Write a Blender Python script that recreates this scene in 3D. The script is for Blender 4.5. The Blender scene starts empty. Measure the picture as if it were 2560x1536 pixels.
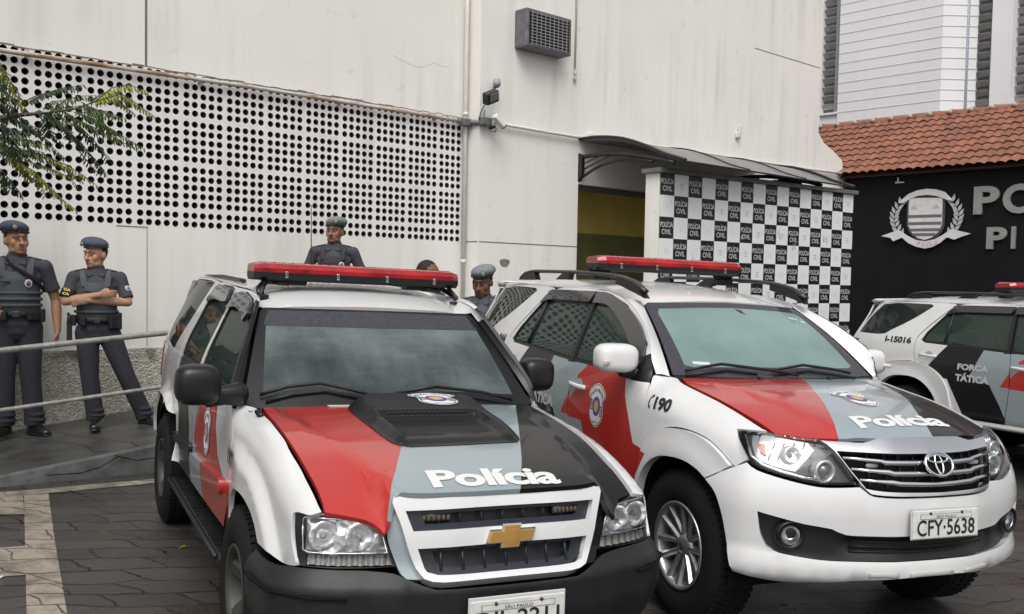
import bpy, bmesh, math, random
from mathutils import Vector, Matrix
from mathutils.geometry import delaunay_2d_cdt
random.seed(7)
scene = bpy.context.scene
COL = scene.collection
# ------------------------------------------------------------------ camera, sky, sun, exposure
PITCH, ROLL, CAMZ, FPX = .04575798, .01867955, 1.78513, 2452.338
def cam_axes():
    cp, sp = math.cos(PITCH), math.sin(PITCH)
    F = Vector((0, cp, -sp)); U = Vector((0, sp, cp)); R = Vector((1, 0, 0))
    cr, sr = math.cos(ROLL), math.sin(ROLL)
    return cr*R + sr*U, -sr*R + cr*U, F
R_, U_, F_ = cam_axes()
cd = bpy.data.cameras.new('camera'); cam = bpy.data.objects.new('camera', cd); COL.objects.link(cam)
cd.sensor_width = 36; cd.lens = 36*FPX/2560; cd.shift_y = 47/2560; cd.clip_start = .05; cd.clip_end = 400
cam.matrix_world = Matrix(((R_.x, U_.x, -F_.x, 0), (R_.y, U_.y, -F_.y, 0), (R_.z, U_.z, -F_.z, CAMZ), (0, 0, 0, 1)))
scene.camera = cam
SUN_EL, SUN_AZ = math.radians(56), math.radians(182)
w = bpy.data.worlds.new('World'); scene.world = w; w.use_nodes = True
nt = w.node_tree; nt.nodes.clear()
sky = nt.nodes.new('ShaderNodeTexSky'); sky.sky_type = 'NISHITA'; sky.sun_disc = False
sky.sun_elevation = SUN_EL; sky.sun_rotation = SUN_AZ; sky.air_density = 1; sky.dust_density = 4; sky.ozone_density = 1
hs = nt.nodes.new('ShaderNodeHueSaturation'); hs.inputs['Saturation'].default_value = .14
bg = nt.nodes.new('ShaderNodeBackground'); bg.inputs['Strength'].default_value = .105
wo = nt.nodes.new('ShaderNodeOutputWorld')
nt.links.new(sky.outputs[0], hs.inputs['Color']); nt.links.new(hs.outputs[0], bg.inputs['Color']); nt.links.new(bg.outputs[0], wo.inputs[0])
sl = bpy.data.lights.new('overcast_sun', 'SUN'); sl.energy = 1.15; sl.angle = math.radians(40); sl.color = (1, .97, .93)
so = bpy.data.objects.new('overcast_sun', sl); COL.objects.link(so)
sd = Vector((math.sin(SUN_AZ)*math.cos(SUN_EL), math.cos(SUN_AZ)*math.cos(SUN_EL), math.sin(SUN_EL)))
so.rotation_euler = sd.to_track_quat('Z', 'Y').to_euler(); so.location = sd*40
scene.view_settings.view_transform = 'Standard'; scene.view_settings.look = 'None'
scene.view_settings.exposure = .60; scene.view_settings.gamma = 1
# ------------------------------------------------------------------ materials
def lin(r, g, b):
    f = lambda c: ((c/255+.055)/1.055)**2.4 if c > 10 else c/255/12.92
    return (f(r), f(g), f(b))
class NB:
    def __init__(s, m): s.t = m.node_tree; s.n = s.t.nodes; s.l = s.t.links
    def add(s, typ, **kw):
        n = s.n.new(typ)
        for k, v in kw.items():
            if k.startswith('_'): setattr(n, k[1:], v)
            else:
                key = int(k[1:]) if k[0] == 'i' and k[1:].isdigit() else k.replace('__', ' ')
                if hasattr(v, 'is_output') : s.l.new(v, n.inputs[key])
                else: n.inputs[key].default_value = v
        return n
    def math(s, op, a, b=0.0, c=None):
        n = s.n.new('ShaderNodeMath'); n.operation = op
        for i, v in enumerate((a, b) if c is None else (a, b, c)):
            if hasattr(v, 'is_output'): s.l.new(v, n.inputs[i])
            else: n.inputs[i].default_value = v
        return n.outputs[0]
    def mix(s, f, a, b):
        n = s.n.new('ShaderNodeMix'); n.data_type = 'RGBA'
        for k, v in ((0, f), (6, a), (7, b)):
            if hasattr(v, 'is_output'): s.l.new(v, n.inputs[k])
            else: n.inputs[k].default_value = (v if k == 0 else (*v[:3], 1))
        return n.outputs[2]
    def ramp(s, f, stops):
        n = s.n.new('ShaderNodeValToRGB'); e = n.color_ramp.elements
        while len(e) < len(stops): e.new(.5)
        for i, (p, c) in enumerate(stops):
            e[i].position = p; e[i].color = (*(c if hasattr(c, '__len__') else (c, c, c)), 1)
        s.l.new(f, n.inputs[0]); return n.outputs[0]
    def obj(s): return s.add('ShaderNodeTexCoord').outputs['Object']
    def noise(s, v, scale, detail=3, rough=.5): return s.add('ShaderNodeTexNoise', Vector=v, Scale=scale, Detail=detail, Roughness=rough).outputs['Fac']
    def mapv(s, v, scale=(1, 1, 1), rot=(0, 0, 0), loc=(0, 0, 0)):
        return s.add('ShaderNodeMapping', Vector=v, Scale=scale, Rotation=rot, Location=loc).outputs[0]
MATS = {}
def mat(name, color, rough=.5, metal=0., coat=0., spec=.5, var=0., vscale=8, bump=0., bscale=60, **kw):
    if name in MATS: return MATS[name]
    m = bpy.data.materials.new(name); m.use_nodes = True; b = m.node_tree.nodes['Principled BSDF']; MATS[name] = m
    b.inputs['Base Color'].default_value = (*color, 1); b.inputs['Roughness'].default_value = rough; b.inputs['Metallic'].default_value = metal
    b.inputs['Coat Weight'].default_value = coat; b.inputs['Coat Roughness'].default_value = .03; b.inputs['Specular IOR Level'].default_value = spec
    for k, v in kw.items(): b.inputs[k.replace('__', ' ')].default_value = v
    q = NB(m)
    if var or bump: o = q.obj()
    if var:
        f = q.noise(o, vscale, 5, .6)
        c = q.mix(q.ramp(f, [(.3, 0), (.7, 1)]), tuple(x*(1-var) for x in color), tuple(min(1, x*(1+var)) for x in color))
        q.l.new(c, b.inputs['Base Color'])
        q.l.new(q.math('MULTIPLY_ADD', f, .25, rough-.12), b.inputs['Roughness'])
    if bump:
        f = q.noise(o, bscale, 3, .6)
        q.l.new(q.add('ShaderNodeBump', Height=f, Strength=bump, Distance=.004).outputs[0], b.inputs['Normal'])
    return m
def paint(name, color, coat=1., flake=0.):
    """wet automotive paint: clear coat, fine dirt film and scattered water beads"""
    if name in MATS: return MATS[name]
    m = mat(name, color, .42, 0, coat, .5 if max(color) > .1 else .12); b = m.node_tree.nodes['Principled BSDF']; q = NB(m); o = q.obj()
    dirt = q.noise(o, 2.3, 6, .65)
    c = q.mix(q.ramp(dirt, [(.42, 0), (.75, .12)]), color, (.20, .18, .16) if max(color) > .1 else (.035, .032, .03)); q.l.new(c, b.inputs['Base Color'])
    big = q.add('ShaderNodeTexVoronoi', Vector=o, Scale=46., Randomness=1.)
    d = q.ramp(big.outputs['Distance'], [(.12, 1), (.26, 0)])
    keep = q.ramp(q.add('ShaderNodeSeparateColor', Color=big.outputs['Color']).outputs[0], [(.60, 0), (.64, 1)])
    patch = q.ramp(q.noise(o, 3., 2), [(.44, .15), (.6, 1)])
    fine = q.add('ShaderNodeTexVoronoi', Vector=o, Scale=150.)
    h = q.math('ADD', q.math('MULTIPLY', q.math('MULTIPLY', d, keep), patch), q.math('MULTIPLY', q.ramp(fine.outputs['Distance'], [(.1, 1), (.4, 0)]), .12))
    bp = q.add('ShaderNodeBump', Height=h, Strength=.55, Distance=.0025)
    q.l.new(bp.outputs[0], b.inputs['Coat Normal']); q.l.new(bp.outputs[0], b.inputs['Normal'])
    q.l.new(q.math('MULTIPLY_ADD', q.ramp(dirt, [(.4, 0), (.7, 1)]), .07, .02), b.inputs['Coat Roughness'])
    return m
def glass(name, tint, fog, fogamt, alpha, rough=.02, lowfog=.4, ior=1.5):
    """dark, partly see-through automotive glass with a film of mist and rain beads"""
    if name in MATS: return MATS[name]
    m = mat(name, tint, rough, 0, 0, .5, IOR=ior); b = m.node_tree.nodes['Principled BSDF']; q = NB(m); o = q.obj()
    n1 = q.noise(q.mapv(o, (1.2, 1, 1), (.3, .9, .4)), 1.5, 5, .52)
    v = q.mapv(o, (10, 1.6, 2), (0, .6, .5)); n2 = q.noise(v, 2.6, 6, .72); n3 = q.noise(q.mapv(o, (1.2, 7, 2), (.2, .3, .9)), 3.2, 5, .7)
    f = q.math('MULTIPLY', q.ramp(q.math('ADD', q.math('ADD', q.math('MULTIPLY', n1, .78), q.math('MULTIPLY', n2, .13)), q.math('MULTIPLY', n3, .09)), [(.36, lowfog), (.62, 1)]), fogamt)
    q.l.new(q.mix(f, tint, fog), b.inputs['Base Color'])
    bead = q.add('ShaderNodeTexVoronoi', Vector=o, Scale=62.)
    d = q.ramp(bead.outputs['Distance'], [(.12, 1), (.24, 0)])
    k = q.ramp(q.add('ShaderNodeSeparateColor', Color=bead.outputs['Color']).outputs[1], [(.74, 0), (.78, 1)])
    bp = q.add('ShaderNodeBump', Height=q.math('MULTIPLY', d, k), Strength=.5, Distance=.002)
    q.l.new(bp.outputs[0], b.inputs['Normal'])
    q.l.new(q.math('ADD', q.math('MULTIPLY', f, 1-alpha), alpha), b.inputs['Alpha'])
    return m
def clear_cover(name):
    m = bpy.data.materials.new(name); m.use_nodes = True; q = NB(m); q.n.clear(); f = q.add('ShaderNodeFresnel', IOR=1.4)
    mx = q.add('ShaderNodeMixShader', i0=f.outputs[0], i1=q.add('ShaderNodeBsdfTransparent').outputs[0], i2=q.add('ShaderNodeBsdfGlossy', Roughness=.03).outputs[0]); q.add('ShaderNodeOutputMaterial', i0=mx.outputs[0]); return m
# ------------------------------------------------------------------ object helpers
def link(name, me, parent=None, mats=()):
    o = bpy.data.objects.new(name, me); COL.objects.link(o)
    for m in (mats if isinstance(mats, (list, tuple)) else [mats]): me.materials.append(m)
    if parent: o.parent = parent
    return o
def thing(name, label, cat, loc=(0, 0, 0), rotz=0, group=None):
    o = bpy.data.objects.new(name, None); COL.objects.link(o); o.location = loc; o.rotation_euler = (0, 0, rotz)
    o.empty_display_size = .2
    return tag(o, label, cat, group)
def tag(o, label, cat, group=None, kind=None):
    o['label'] = label; o['category'] = cat
    if group: o['group'] = group
    if kind: o['kind'] = kind
    return o
def struct(o): o['kind'] = 'structure'; return o
class MB:
    """collects shapes into one mesh"""
    def __init__(s): s.v = []; s.f = []; s.m = []; s.sm = []; s.M = Matrix()
    def raw(s, vs, fs, mi=0, smooth=False):
        n = len(s.v); s.v += [tuple(s.M @ Vector(p)) for p in vs]
        for f in fs: s.f.append(tuple(i+n for i in f)); s.m.append(mi); s.sm.append(smooth)
    def box(s, c, d, mi=0, bev=0, rot=None):
        x, y, z = (k/2 for k in d); bv = min(bev, x*.9, y*.9, z*.9); R = rot or Matrix.Identity(3); c = Vector(c)
        if not bv:
            vs = [(i*x, j*y, k*z) for i in (-1, 1) for j in (-1, 1) for k in (-1, 1)]
            fs = [(0, 1, 3, 2), (4, 6, 7, 5), (0, 4, 5, 1), (2, 3, 7, 6), (0, 2, 6, 4), (1, 5, 7, 3)]
        else:
            bm = bmesh.new(); bmesh.ops.create_cube(bm, size=2)
            for v in bm.verts: v.co = (v.co.x*x, v.co.y*y, v.co.z*z)
            bmesh.ops.bevel(bm, geom=bm.edges[:], offset=bv, segments=2, affect='EDGES', profile=.5)
            bm.verts.index_update(); vs = [tuple(v.co) for v in bm.verts]; fs = [tuple(v.index for v in f.verts) for f in bm.faces]; bm.free()
        s.raw([R @ Vector(v) + c for v in vs], fs, mi)
    def tube(s, pts, r, n=10, mi=0, caps=True, squash=None, smooth=True):
        """swept tube; r number, list, or list of (wide, thin); squash = direction of the wide axis"""
        pts = [Vector(p) for p in pts]; k = len(pts); rings = []
        if not hasattr(r, '__len__'): r = [r]*k
        prev = None
        for i, p in enumerate(pts):
            t = (pts[min(i+1, k-1)]-pts[max(i-1, 0)]).normalized()
            if squash is not None: a = Vector(squash)
            else: a = prev if prev is not None else (Vector((0, 0, 1)) if abs(t.z) < .9 else Vector((1, 0, 0)))
            a = (a - t*a.dot(t)).normalized(); prev = a; b = t.cross(a)
            ra, rb = r[i] if hasattr(r[i], '__len__') else (r[i], r[i])
            rings.append([p+a*ra*math.cos(2*math.pi*j/n)+b*rb*math.sin(2*math.pi*j/n) for j in range(n)])
        vs = [q for ring in rings for q in ring]; fs = []
        for i in range(k-1):
            for j in range(n): fs.append((i*n+j, i*n+(j+1) % n, (i+1)*n+(j+1) % n, (i+1)*n+j))
        if caps: fs += [tuple(reversed(range(n))), tuple((k-1)*n+j for j in range(n))]
        s.raw(vs, fs, mi, smooth)
    def capsule(s, pts, r, n=12, mi=0, squash=None):
        """tube with rounded ends"""
        pts = [Vector(p) for p in pts]; k = len(pts)
        if not hasattr(r, '__len__'): r = [r]*k
        r = [q if hasattr(q, '__len__') else (q, q) for q in r]
        P, Rr = [], []
        d = (pts[0]-pts[1]).normalized(); h = min(r[0])
        for a in (86, 60, 30): P.append(pts[0]+d*h*math.sin(math.radians(a))); c = math.cos(math.radians(a)); Rr.append((r[0][0]*c, r[0][1]*c))
        P += pts; Rr += r
        d = (pts[-1]-pts[-2]).normalized(); h = min(r[-1])
        for a in (30, 60, 86): P.append(pts[-1]+d*h*math.sin(math.radians(a))); c = math.cos(math.radians(a)); Rr.append((r[-1][0]*c, r[-1][1]*c))
        s.tube(P, Rr, n, mi, True, squash)
    def lathe(s, prof, n=32, axis='y', c=(0, 0, 0), mi=0, smooth=True, closed=False):
        """prof: (radius, height) rows turned about the axis"""
        vs = []; k = len(prof)
        for r, h in prof:
            for j in range(n):
                a = 2*math.pi*j/n; x, z = r*math.cos(a), r*math.sin(a)
                vs.append({'y': (x, h, z), 'z': (x, z, h), 'x': (h, x, z)}[axis])
        c = Vector(c); vs = [Vector(v)+c for v in vs]
        fs = [(i*n+j, i*n+(j+1) % n, (i+1)*n+(j+1) % n, (i+1)*n+j) for i in range(k-1) for j in range(n)]
        s.raw(vs, fs, mi, smooth)
    def ellipsoid(s, c, r, mi=0, nu=16, nv=10, e=1., rot=None):
        c = Vector(c); R = rot or Matrix.Identity(3); sg = lambda x: math.copysign(abs(x)**e, x); vs = []
        for i in range(nv+1):
            th = -math.pi/2+math.pi*i/nv
            th = max(-1.55, min(1.55, th))
            for j in range(nu):
                ph = 2*math.pi*j/nu
                vs.append(c+R @ Vector((r[0]*sg(math.cos(th))*sg(math.cos(ph)), r[1]*sg(math.cos(th))*sg(math.sin(ph)), r[2]*sg(math.sin(th)))))
        fs = [(i*nu+j, i*nu+(j+1) % nu, (i+1)*nu+(j+1) % nu, (i+1)*nu+j) for i in range(nv) for j in range(nu)]
        fs += [tuple(reversed(range(nu))), tuple(nv*nu+j for j in range(nu))]
        s.raw(vs, fs, mi, True)
    def poly(s, pts, mi=0): s.raw(pts, [tuple(range(len(pts)))], mi)
    def prism(s, pts, ext, mi=0):
        """flat polygon pushed along vector ext"""
        n = len(pts); e = Vector(ext); vs = [Vector(p) for p in pts]; vs += [p+e for p in vs]
        fs = [tuple(reversed(range(n))), tuple(range(n, 2*n))]+[(i, (i+1) % n, n+(i+1) % n, n+i) for i in range(n)]
        s.raw(vs, fs, mi)
    def mesh(s, name, fix=True):
        me = bpy.data.meshes.new(name); me.from_pydata(s.v, [], s.f)
        me.polygons.foreach_set('material_index', s.m); me.polygons.foreach_set('use_smooth', s.sm); me.validate()
        if fix:
            bm = bmesh.new(); bm.from_mesh(me); bmesh.ops.recalc_face_normals(bm, faces=bm.faces); bm.to_mesh(me); bm.free()
        me.update(); return me
    def build(s, name, mats, parent=None, fix=True): return link(name, s.mesh(name, fix), parent, mats)
def evaluated(o):
    dg = bpy.context.evaluated_depsgraph_get(); me = bpy.data.meshes.new_from_object(o.evaluated_get(dg)); return me
def blob(name, mb, voxel, it, mats, parent, fac=.5):
    """union of overlapping closed shapes as one continuous smooth surface"""
    o = mb.build('tmp', []); r = o.modifiers.new('r', 'REMESH'); r.mode = 'VOXEL'; r.voxel_size = voxel; r.use_smooth_shade = True
    k = o.modifiers.new('s', 'SMOOTH'); k.iterations = it; k.factor = fac
    me = evaluated(o); bpy.data.objects.remove(o); me.name = name; me.materials.clear()
    me.polygons.foreach_set('use_smooth', [True]*len(me.polygons))
    return link(name, me, parent, mats)
_TX = {}
def text2d(s, bold=.0, shear=0., spacing=1.):
    """text as a flat triangulated outline in a unit box: (verts, faces, aspect)"""
    key = (s, bold, shear, spacing)
    if key in _TX: return _TX[key]
    c = bpy.data.curves.new('t', 'FONT'); c.body = s; c.size = 1; c.offset = bold; c.shear = shear; c.space_character = spacing; c.fill_mode = 'BOTH'; c.resolution_u = 4
    o = bpy.data.objects.new('t', c); COL.objects.link(o); me = evaluated(o); bpy.data.objects.remove(o)
    bm = bmesh.new(); bm.from_mesh(me); bmesh.ops.remove_doubles(bm, verts=bm.verts, dist=1e-5); bmesh.ops.triangulate(bm, faces=bm.faces)
    bm.verts.index_update()
    V = [(v.co.x, v.co.y) for v in bm.verts]; Fc = [tuple(v.index for v in f.verts) for f in bm.faces]; bm.free()
    x0, x1 = min(p[0] for p in V), max(p[0] for p in V); y0, y1 = min(p[1] for p in V), max(p[1] for p in V)
    V = [((x-x0)/(x1-x0), (y-y0)/(y1-y0)) for x, y in V]
    _TX[key] = (V, Fc, (x1-x0)/(y1-y0)); return _TX[key]
def densify(V, Fc, maxlen, scale=(1, 1)):
    bm = bmesh.new(); vs = [bm.verts.new((x*scale[0], y*scale[1], 0)) for x, y in V]
    for f in Fc:
        try: bm.faces.new([vs[i] for i in f])
        except ValueError: pass
    for _ in range(5):
        es = [e for e in bm.edges if e.calc_length() > maxlen]
        if not es: break
        bmesh.ops.subdivide_edges(bm, edges=es, cuts=1); bmesh.ops.triangulate(bm, faces=bm.faces)
    bm.verts.index_update(); r = ([(v.co.x/scale[0], v.co.y/scale[1]) for v in bm.verts], [tuple(v.index for v in f.verts) for f in bm.faces]); bm.free(); return r
def blank_text(mb, s, p00, ux, uy, mi=0, bold=0., shear=0., spacing=1.):
    """text filling the parallelogram p00, p00+ux, p00+uy"""
    V, Fc, a = text2d(s, bold, shear, spacing); p00, ux, uy = Vector(p00), Vector(ux), Vector(uy)
    mb.raw([p00+ux*x+uy*y for x, y in V], Fc, mi)
def copy_tree(o, parent=None):
    c = o.copy(); COL.objects.link(c)
    if parent: c.parent = parent
    for ch in [k for k in o.children]: copy_tree(ch, c)
    return c
def pip(p, poly):
    x, y = p; c = False; j = len(poly)-1
    for i in range(len(poly)):
        xi, yi = poly[i]; xj, yj = poly[j]
        if (yi > y) != (yj > y) and x < (xj-xi)*(y-yi)/(yj-yi)+xi: c = not c
        j = i
    return c
def smooth_poly(P, res, corner=38, closed=True):
    """Catmull-Rom through the points, keeping sharp corners"""
    n = len(P); out = []
    def ang(i):
        a, b, c = P[(i-1) % n], P[i], P[(i+1) % n]
        v = (b[0]-a[0], b[1]-a[1]); q = (c[0]-b[0], c[1]-b[1])
        return abs(math.degrees(math.atan2(v[0]*q[1]-v[1]*q[0], v[0]*q[0]+v[1]*q[1])))
    sharp = [ang(i) > corner if closed or 0 < i < n-1 else True for i in range(n)]
    for i in range(n if closed else n-1):
        p1, p2 = P[i], P[(i+1) % n]
        p0 = P[i-1] if not sharp[i] else (2*p1[0]-p2[0], 2*p1[1]-p2[1])
        p3 = P[(i+2) % n] if not sharp[(i+1) % n] else (2*p2[0]-p1[0], 2*p2[1]-p1[1])
        L = math.hypot(p2[0]-p1[0], p2[1]-p1[1]); k = max(1, int(L/res+.5))
        for j in range(k):
            t = j/k; h = []
            for d in (0, 1):
                h.append(.5*((2*p1[d])+(-p0[d]+p2[d])*t+(2*p0[d]-5*p1[d]+4*p2[d]-p3[d])*t*t+(-p0[d]+3*p1[d]-3*p2[d]+p3[d])*t**3))
            out.append(tuple(h))
    if not closed: out.append(P[-1])
    return out
def offset_poly(P, d):
    """positive d shrinks the polygon"""
    A = sum(P[i][0]*P[(i+1) % len(P)][1]-P[(i+1) % len(P)][0]*P[i][1] for i in range(len(P))); s = 1 if A > 0 else -1; out = []; n = len(P)
    for i in range(n):
        a, b, c = P[i-1], P[i], P[(i+1) % n]
        u = Vector((b[0]-a[0], b[1]-a[1])); v = Vector((c[0]-b[0], c[1]-b[1]))
        if u.length < 1e-7 or v.length < 1e-7: out.append(b); continue
        u.normalize(); v.normalize(); nu = Vector((-u.y, u.x)); nv = Vector((-v.y, v.x)); m = nu+nv
        if m.length < .2: m = nu
        m.normalize(); k = min(2., 1/max(.5, m.dot(nu))); out.append((b[0]+s*m.x*d*k, b[1]+s*m.y*d*k))
    return out
def fnormal(fn, a, b, e=2e-3):
    u = Vector(fn(a+e, b))-Vector(fn(a-e, b)); v = Vector(fn(a, b+e))-Vector(fn(a, b-e)); n = u.cross(v)
    return n.normalized() if n.length > 1e-12 else Vector((0, 0, 1))
CEN = Vector((-1.3, 0, .75))
def panel(name, fn, outline, mats, parent=None, res=.05, holes=(), zones=(), gap=.0025, lip=.02, mirror=False, off=0., smooth=True, corner=38, cen=None, creases=()):
    """a trimmed piece of the surface fn(a,b)->xyz with turned-in edges; zones = [(material index, polygon)]"""
    sm = (lambda P: smooth_poly(P, res*.8, corner)) if smooth else (lambda P: smooth_poly(P, res*.8, 0))
    out = offset_poly(sm(list(outline)), gap); hol = [offset_poly(sm(list(h)), -gap) for h in holes]
    V, E = [], []
    def add(P, closed=True):
        n = len(V); V.extend(Vector(p) for p in P); k = len(P)
        E.extend((n+i, n+(i+1) % k) for i in range(k if closed else k-1))
    add(out)
    for h in hol: add(h)
    for _, zp in zones: add(smooth_poly(list(zp), res, 0))
    for zp in creases: add([p for p in zp if pip(p, out)], False)
    x0, x1 = min(p[0] for p in out), max(p[0] for p in out); y0, y1 = min(p[1] for p in out), max(p[1] for p in out)
    nx, ny = max(1, int((x1-x0)/res)), max(1, int((y1-y0)/res)); loops = [out]+hol
    for i in range(1, nx):
        for j in range(1, ny):
            p = (x0+(x1-x0)*i/nx+.0007*((i*7+j*3) % 5), y0+(y1-y0)*j/ny+.0007*((i*3+j*5) % 7))
            if pip(p, out) and not any(pip(p, h) for h in hol):
                if min((p[0]-q[0])**2+(p[1]-q[1])**2 for L in loops for q in L) > (res*.38)**2: V.append(Vector(p))
    r = delaunay_2d_cdt(V, E, [], 0, 1e-6)
    vs, tris = r[0], r[2]; keep = []; mi = []
    for t in tris:
        c = (sum(vs[i].x for i in t)/3, sum(vs[i].y for i in t)/3)
        if not pip(c, out) or any(pip(c, h) for h in hol): continue
        k = 0
        for zi, zp in zones:
            if pip(c, zp): k = zi
        keep.append(tuple(t)); mi.append(k)
    used = sorted({i for t in keep for i in t}); idx = {u: k for k, u in enumerate(used)}
    P = []; N = []; s = -1 if mirror else 1; tot = 0; C_ = Vector(cen) if cen else CEN
    for u in used:
        a, b = vs[u].x, vs[u].y; p = Vector(fn(a, b)); n = fnormal(fn, a, b); P.append(p); N.append(n); tot += n.dot(p-C_)
    if tot < 0: N = [-n for n in N]
    P = [p+n*off for p, n in zip(P, N)]
    if mirror:
        P = [Vector((p.x, -p.y, p.z)) for p in P]; N = [Vector((n.x, -n.y, n.z)) for n in N]
    F = []
    for t in keep:
        q = tuple(idx[i] for i in t); nn = (P[q[1]]-P[q[0]]).cross(P[q[2]]-P[q[0]])
        F.append(q if nn.dot(N[q[0]]+N[q[1]]+N[q[2]]) > 0 else q[::-1])
    cnt = {}
    for q, m_ in zip(F, mi):
        for i in range(3):
            e = (q[i], q[(i+1) % 3]); cnt.setdefault(tuple(sorted(e)), []).append((e, m_))
    nf = len(F); nrm = [tuple(n) for n in N]
    if lip:
        base = {}
        def dupv(i, d):
            if (i, d) not in base: base[(i, d)] = len(P); P.append(P[i]-N[i]*d); nrm.append((0, 0, 0))
            return base[(i, d)]
        for k, L in cnt.items():
            if len(L) == 1:
                (a, b), m_ = L[0]; F.append((dupv(b, 0), dupv(a, 0), dupv(a, lip), dupv(b, lip))); mi.append(m_)
    me = bpy.data.meshes.new(name); me.from_pydata([tuple(p) for p in P], [], F)
    me.polygons.foreach_set('material_index', mi); me.polygons.foreach_set('use_smooth', [i < nf for i in range(len(F))]); me.update()
    me.normals_split_custom_set_from_vertices(nrm)
    return link(name, me, parent, mats)
def drape(mb, fn, V, Fc, mapper, off, mi=0, cen=None):
    """flat unit-box shape laid on the surface: mapper (x,y)->(a,b)"""
    P = []
    C_ = Vector(cen) if cen else CEN
    for x, y in V:
        a, b = mapper(x, y); p = Vector(fn(a, b)); n = fnormal(fn, a, b)
        if n.dot(p-C_) < 0: n = -n
        P.append(p+n*off)
    mb.raw(P, Fc, mi)
def bil(c00, c10, c01, c11):
    return lambda x, y: tuple((c00[i]*(1-x)+c10[i]*x)*(1-y)+(c01[i]*(1-x)+c11[i]*x)*y for i in (0, 1))
def drape_text(mb, fn, s, corners, off=.003, mi=0, bold=0., shear=0., spacing=1., size=.3):
    V, Fc, a = text2d(s, bold, shear, spacing); V, Fc = densify(V, Fc, .2, (a, 1)); drape(mb, fn, V, Fc, bil(*corners), off, mi)
def loft(name, A, B, mats, parent, n=6, bulge=.0, cen=None, extra=None):
    """surface between two equally sampled curves"""
    mb = MB(); k = len(A); vs = []
    for i in range(k):
        a, b = Vector(A[i]), Vector(B[i]); m = (a+b)/2-Vector(cen or CEN); m.x = 0; m.normalize()
        for j in range(n+1):
            t = j/n; vs.append(a.lerp(b, t)+m*bulge*math.sin(math.pi*t))
    fs = [(i*(n+1)+j, i*(n+1)+j+1, (i+1)*(n+1)+j+1, (i+1)*(n+1)+j) for i in range(k-1) for j in range(n)]
    mb.raw(vs, fs, 0, True); return mb.build(name, mats, parent)
def circle(r, n=24, c=(0, 0), ry=None): return [(c[0]+r*math.cos(2*math.pi*i/n), c[1]+(ry or r)*math.sin(2*math.pi*i/n)) for i in range(n)]
def hermite(nodes):
    xs=[n[0] for n in nodes];ys=[n[1] for n in nodes];n=len(xs)
    d=[(ys[i+1]-ys[i])/(xs[i+1]-xs[i]) for i in range(n-1)]
    m=[d[0]]+[0 if d[i-1]*d[i]<=0 else 2*d[i-1]*d[i]/(d[i-1]+d[i]) for i in range(1,n-1)]+[d[-1]]
    def f(x):
        if x<=xs[0]: return ys[0]+m[0]*(x-xs[0])
        if x>=xs[-1]: return ys[-1]+m[-1]*(x-xs[-1])
        i=0
        while x>xs[i+1]: i+=1
        h=xs[i+1]-xs[i];t=(x-xs[i])/h
        return (2*t**3-3*t*t+1)*ys[i]+(t**3-2*t*t+t)*h*m[i]+(-2*t**3+3*t*t)*ys[i+1]+(t**3-t*t)*h*m[i+1]
    return f
def sstep(a,b,x):
    t=min(1,max(0,(x-a)/(b-a)));return t*t*(3-2*t)
def lerp(a,b,t): return a+(b-a)*t
def plan_curve(nodes):
    # nodes (y,x) half plan from centre; returns fn u->(x,y,nx,ny), u signed arclength (right side negative y for u<0)
    n=60;ts=[i/(n) for i in range(n+1)]
    k=len(nodes)-1
    fy=hermite([(i,p[0]) for i,p in enumerate(nodes)]);fx=hermite([(i,p[1]) for i,p in enumerate(nodes)])
    pts=[(fx(t*k),fy(t*k)) for t in ts];acc=[0]
    for i in range(n): acc.append(acc[-1]+math.hypot(pts[i+1][0]-pts[i][0],pts[i+1][1]-pts[i][1]))
    gx=hermite(list(zip(acc,[p[0] for p in pts])));gy=hermite(list(zip(acc,[p[1] for p in pts])))
    def f(u):
        s=-1 if u<0 else 1;a=abs(u)
        x,y=gx(a),gy(a);e=.02
        tx,ty=gx(a+e)-gx(max(a-e,0)) if a>e else 0,gy(a+e)-gy(max(a-e,0)) if a>e else 1
        l=math.hypot(tx,ty);nx,ny=ty/l,-tx/l
        return x,s*y,nx,s*ny
    return f,acc[-1]
# ---------------- second car (rounded suv)
_W2=hermite([(-3.75,.70),(-3.5,.79),(-3.2,.84),(-2.7,.875),(-2,.885),(-1.4,.89),(-.6,.885),(-.3,.88),(0,.875),(.25,.86),(.45,.83),(.6,.77),(.75,.66)])
_P2=hermite([(.38,-.06),(.5,-.02),(.6,0),(.85,.008),(1.05,0),(1.15,-.012),(1.25,-.035),(1.35,-.078),(1.45,-.128),(1.6,-.205),(1.7,-.262),(1.78,-.33)])
ZE2=hermite([(-.5,1.245),(-.385,1.229),(-.257,1.206),(.141,1.144),(.501,1.052),(.62,1.01),(.75,.95)])
YE2=hermite([(-.5,.63),(-.385,.66),(-.257,.70),(.141,.70),(.501,.68),(.62,.64),(.75,.55)])
def Y2(x,z):
    y=_W2(x)+_P2(z)
    if x>-.52:
        w=sstep(-.52,-.36,x);R=.17;s=min(1,max(0,(z-(ZE2(x)-R))/R))*.985
        k=(1-math.sqrt(1-s*s))/(1-math.sqrt(1-.985**2))
        yb=_W2(x)+_P2(min(z,1.1))
        y=lerp(y,yb-(yb-YE2(x))*k,w)
    return y
def S2(x,z): return (x,-Y2(x,z),z)
def S2f(x,z):
    # flare surface
    r=min(math.hypot(x,z-.388),math.hypot(x+2.70,z-.388))
    return (x,-(_W2(x)+_P2(min(z,1.0))+.022+.02*(1-sstep(.47,.62,r))),z)
_pl2,_L2=plan_curve([(0,.88),(.2,.866),(.42,.80),(.58,.737),(.70,.677),(.80,.61),(.87,.54),(.905,.46),(.92,.38),(.925,.30)])
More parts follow.
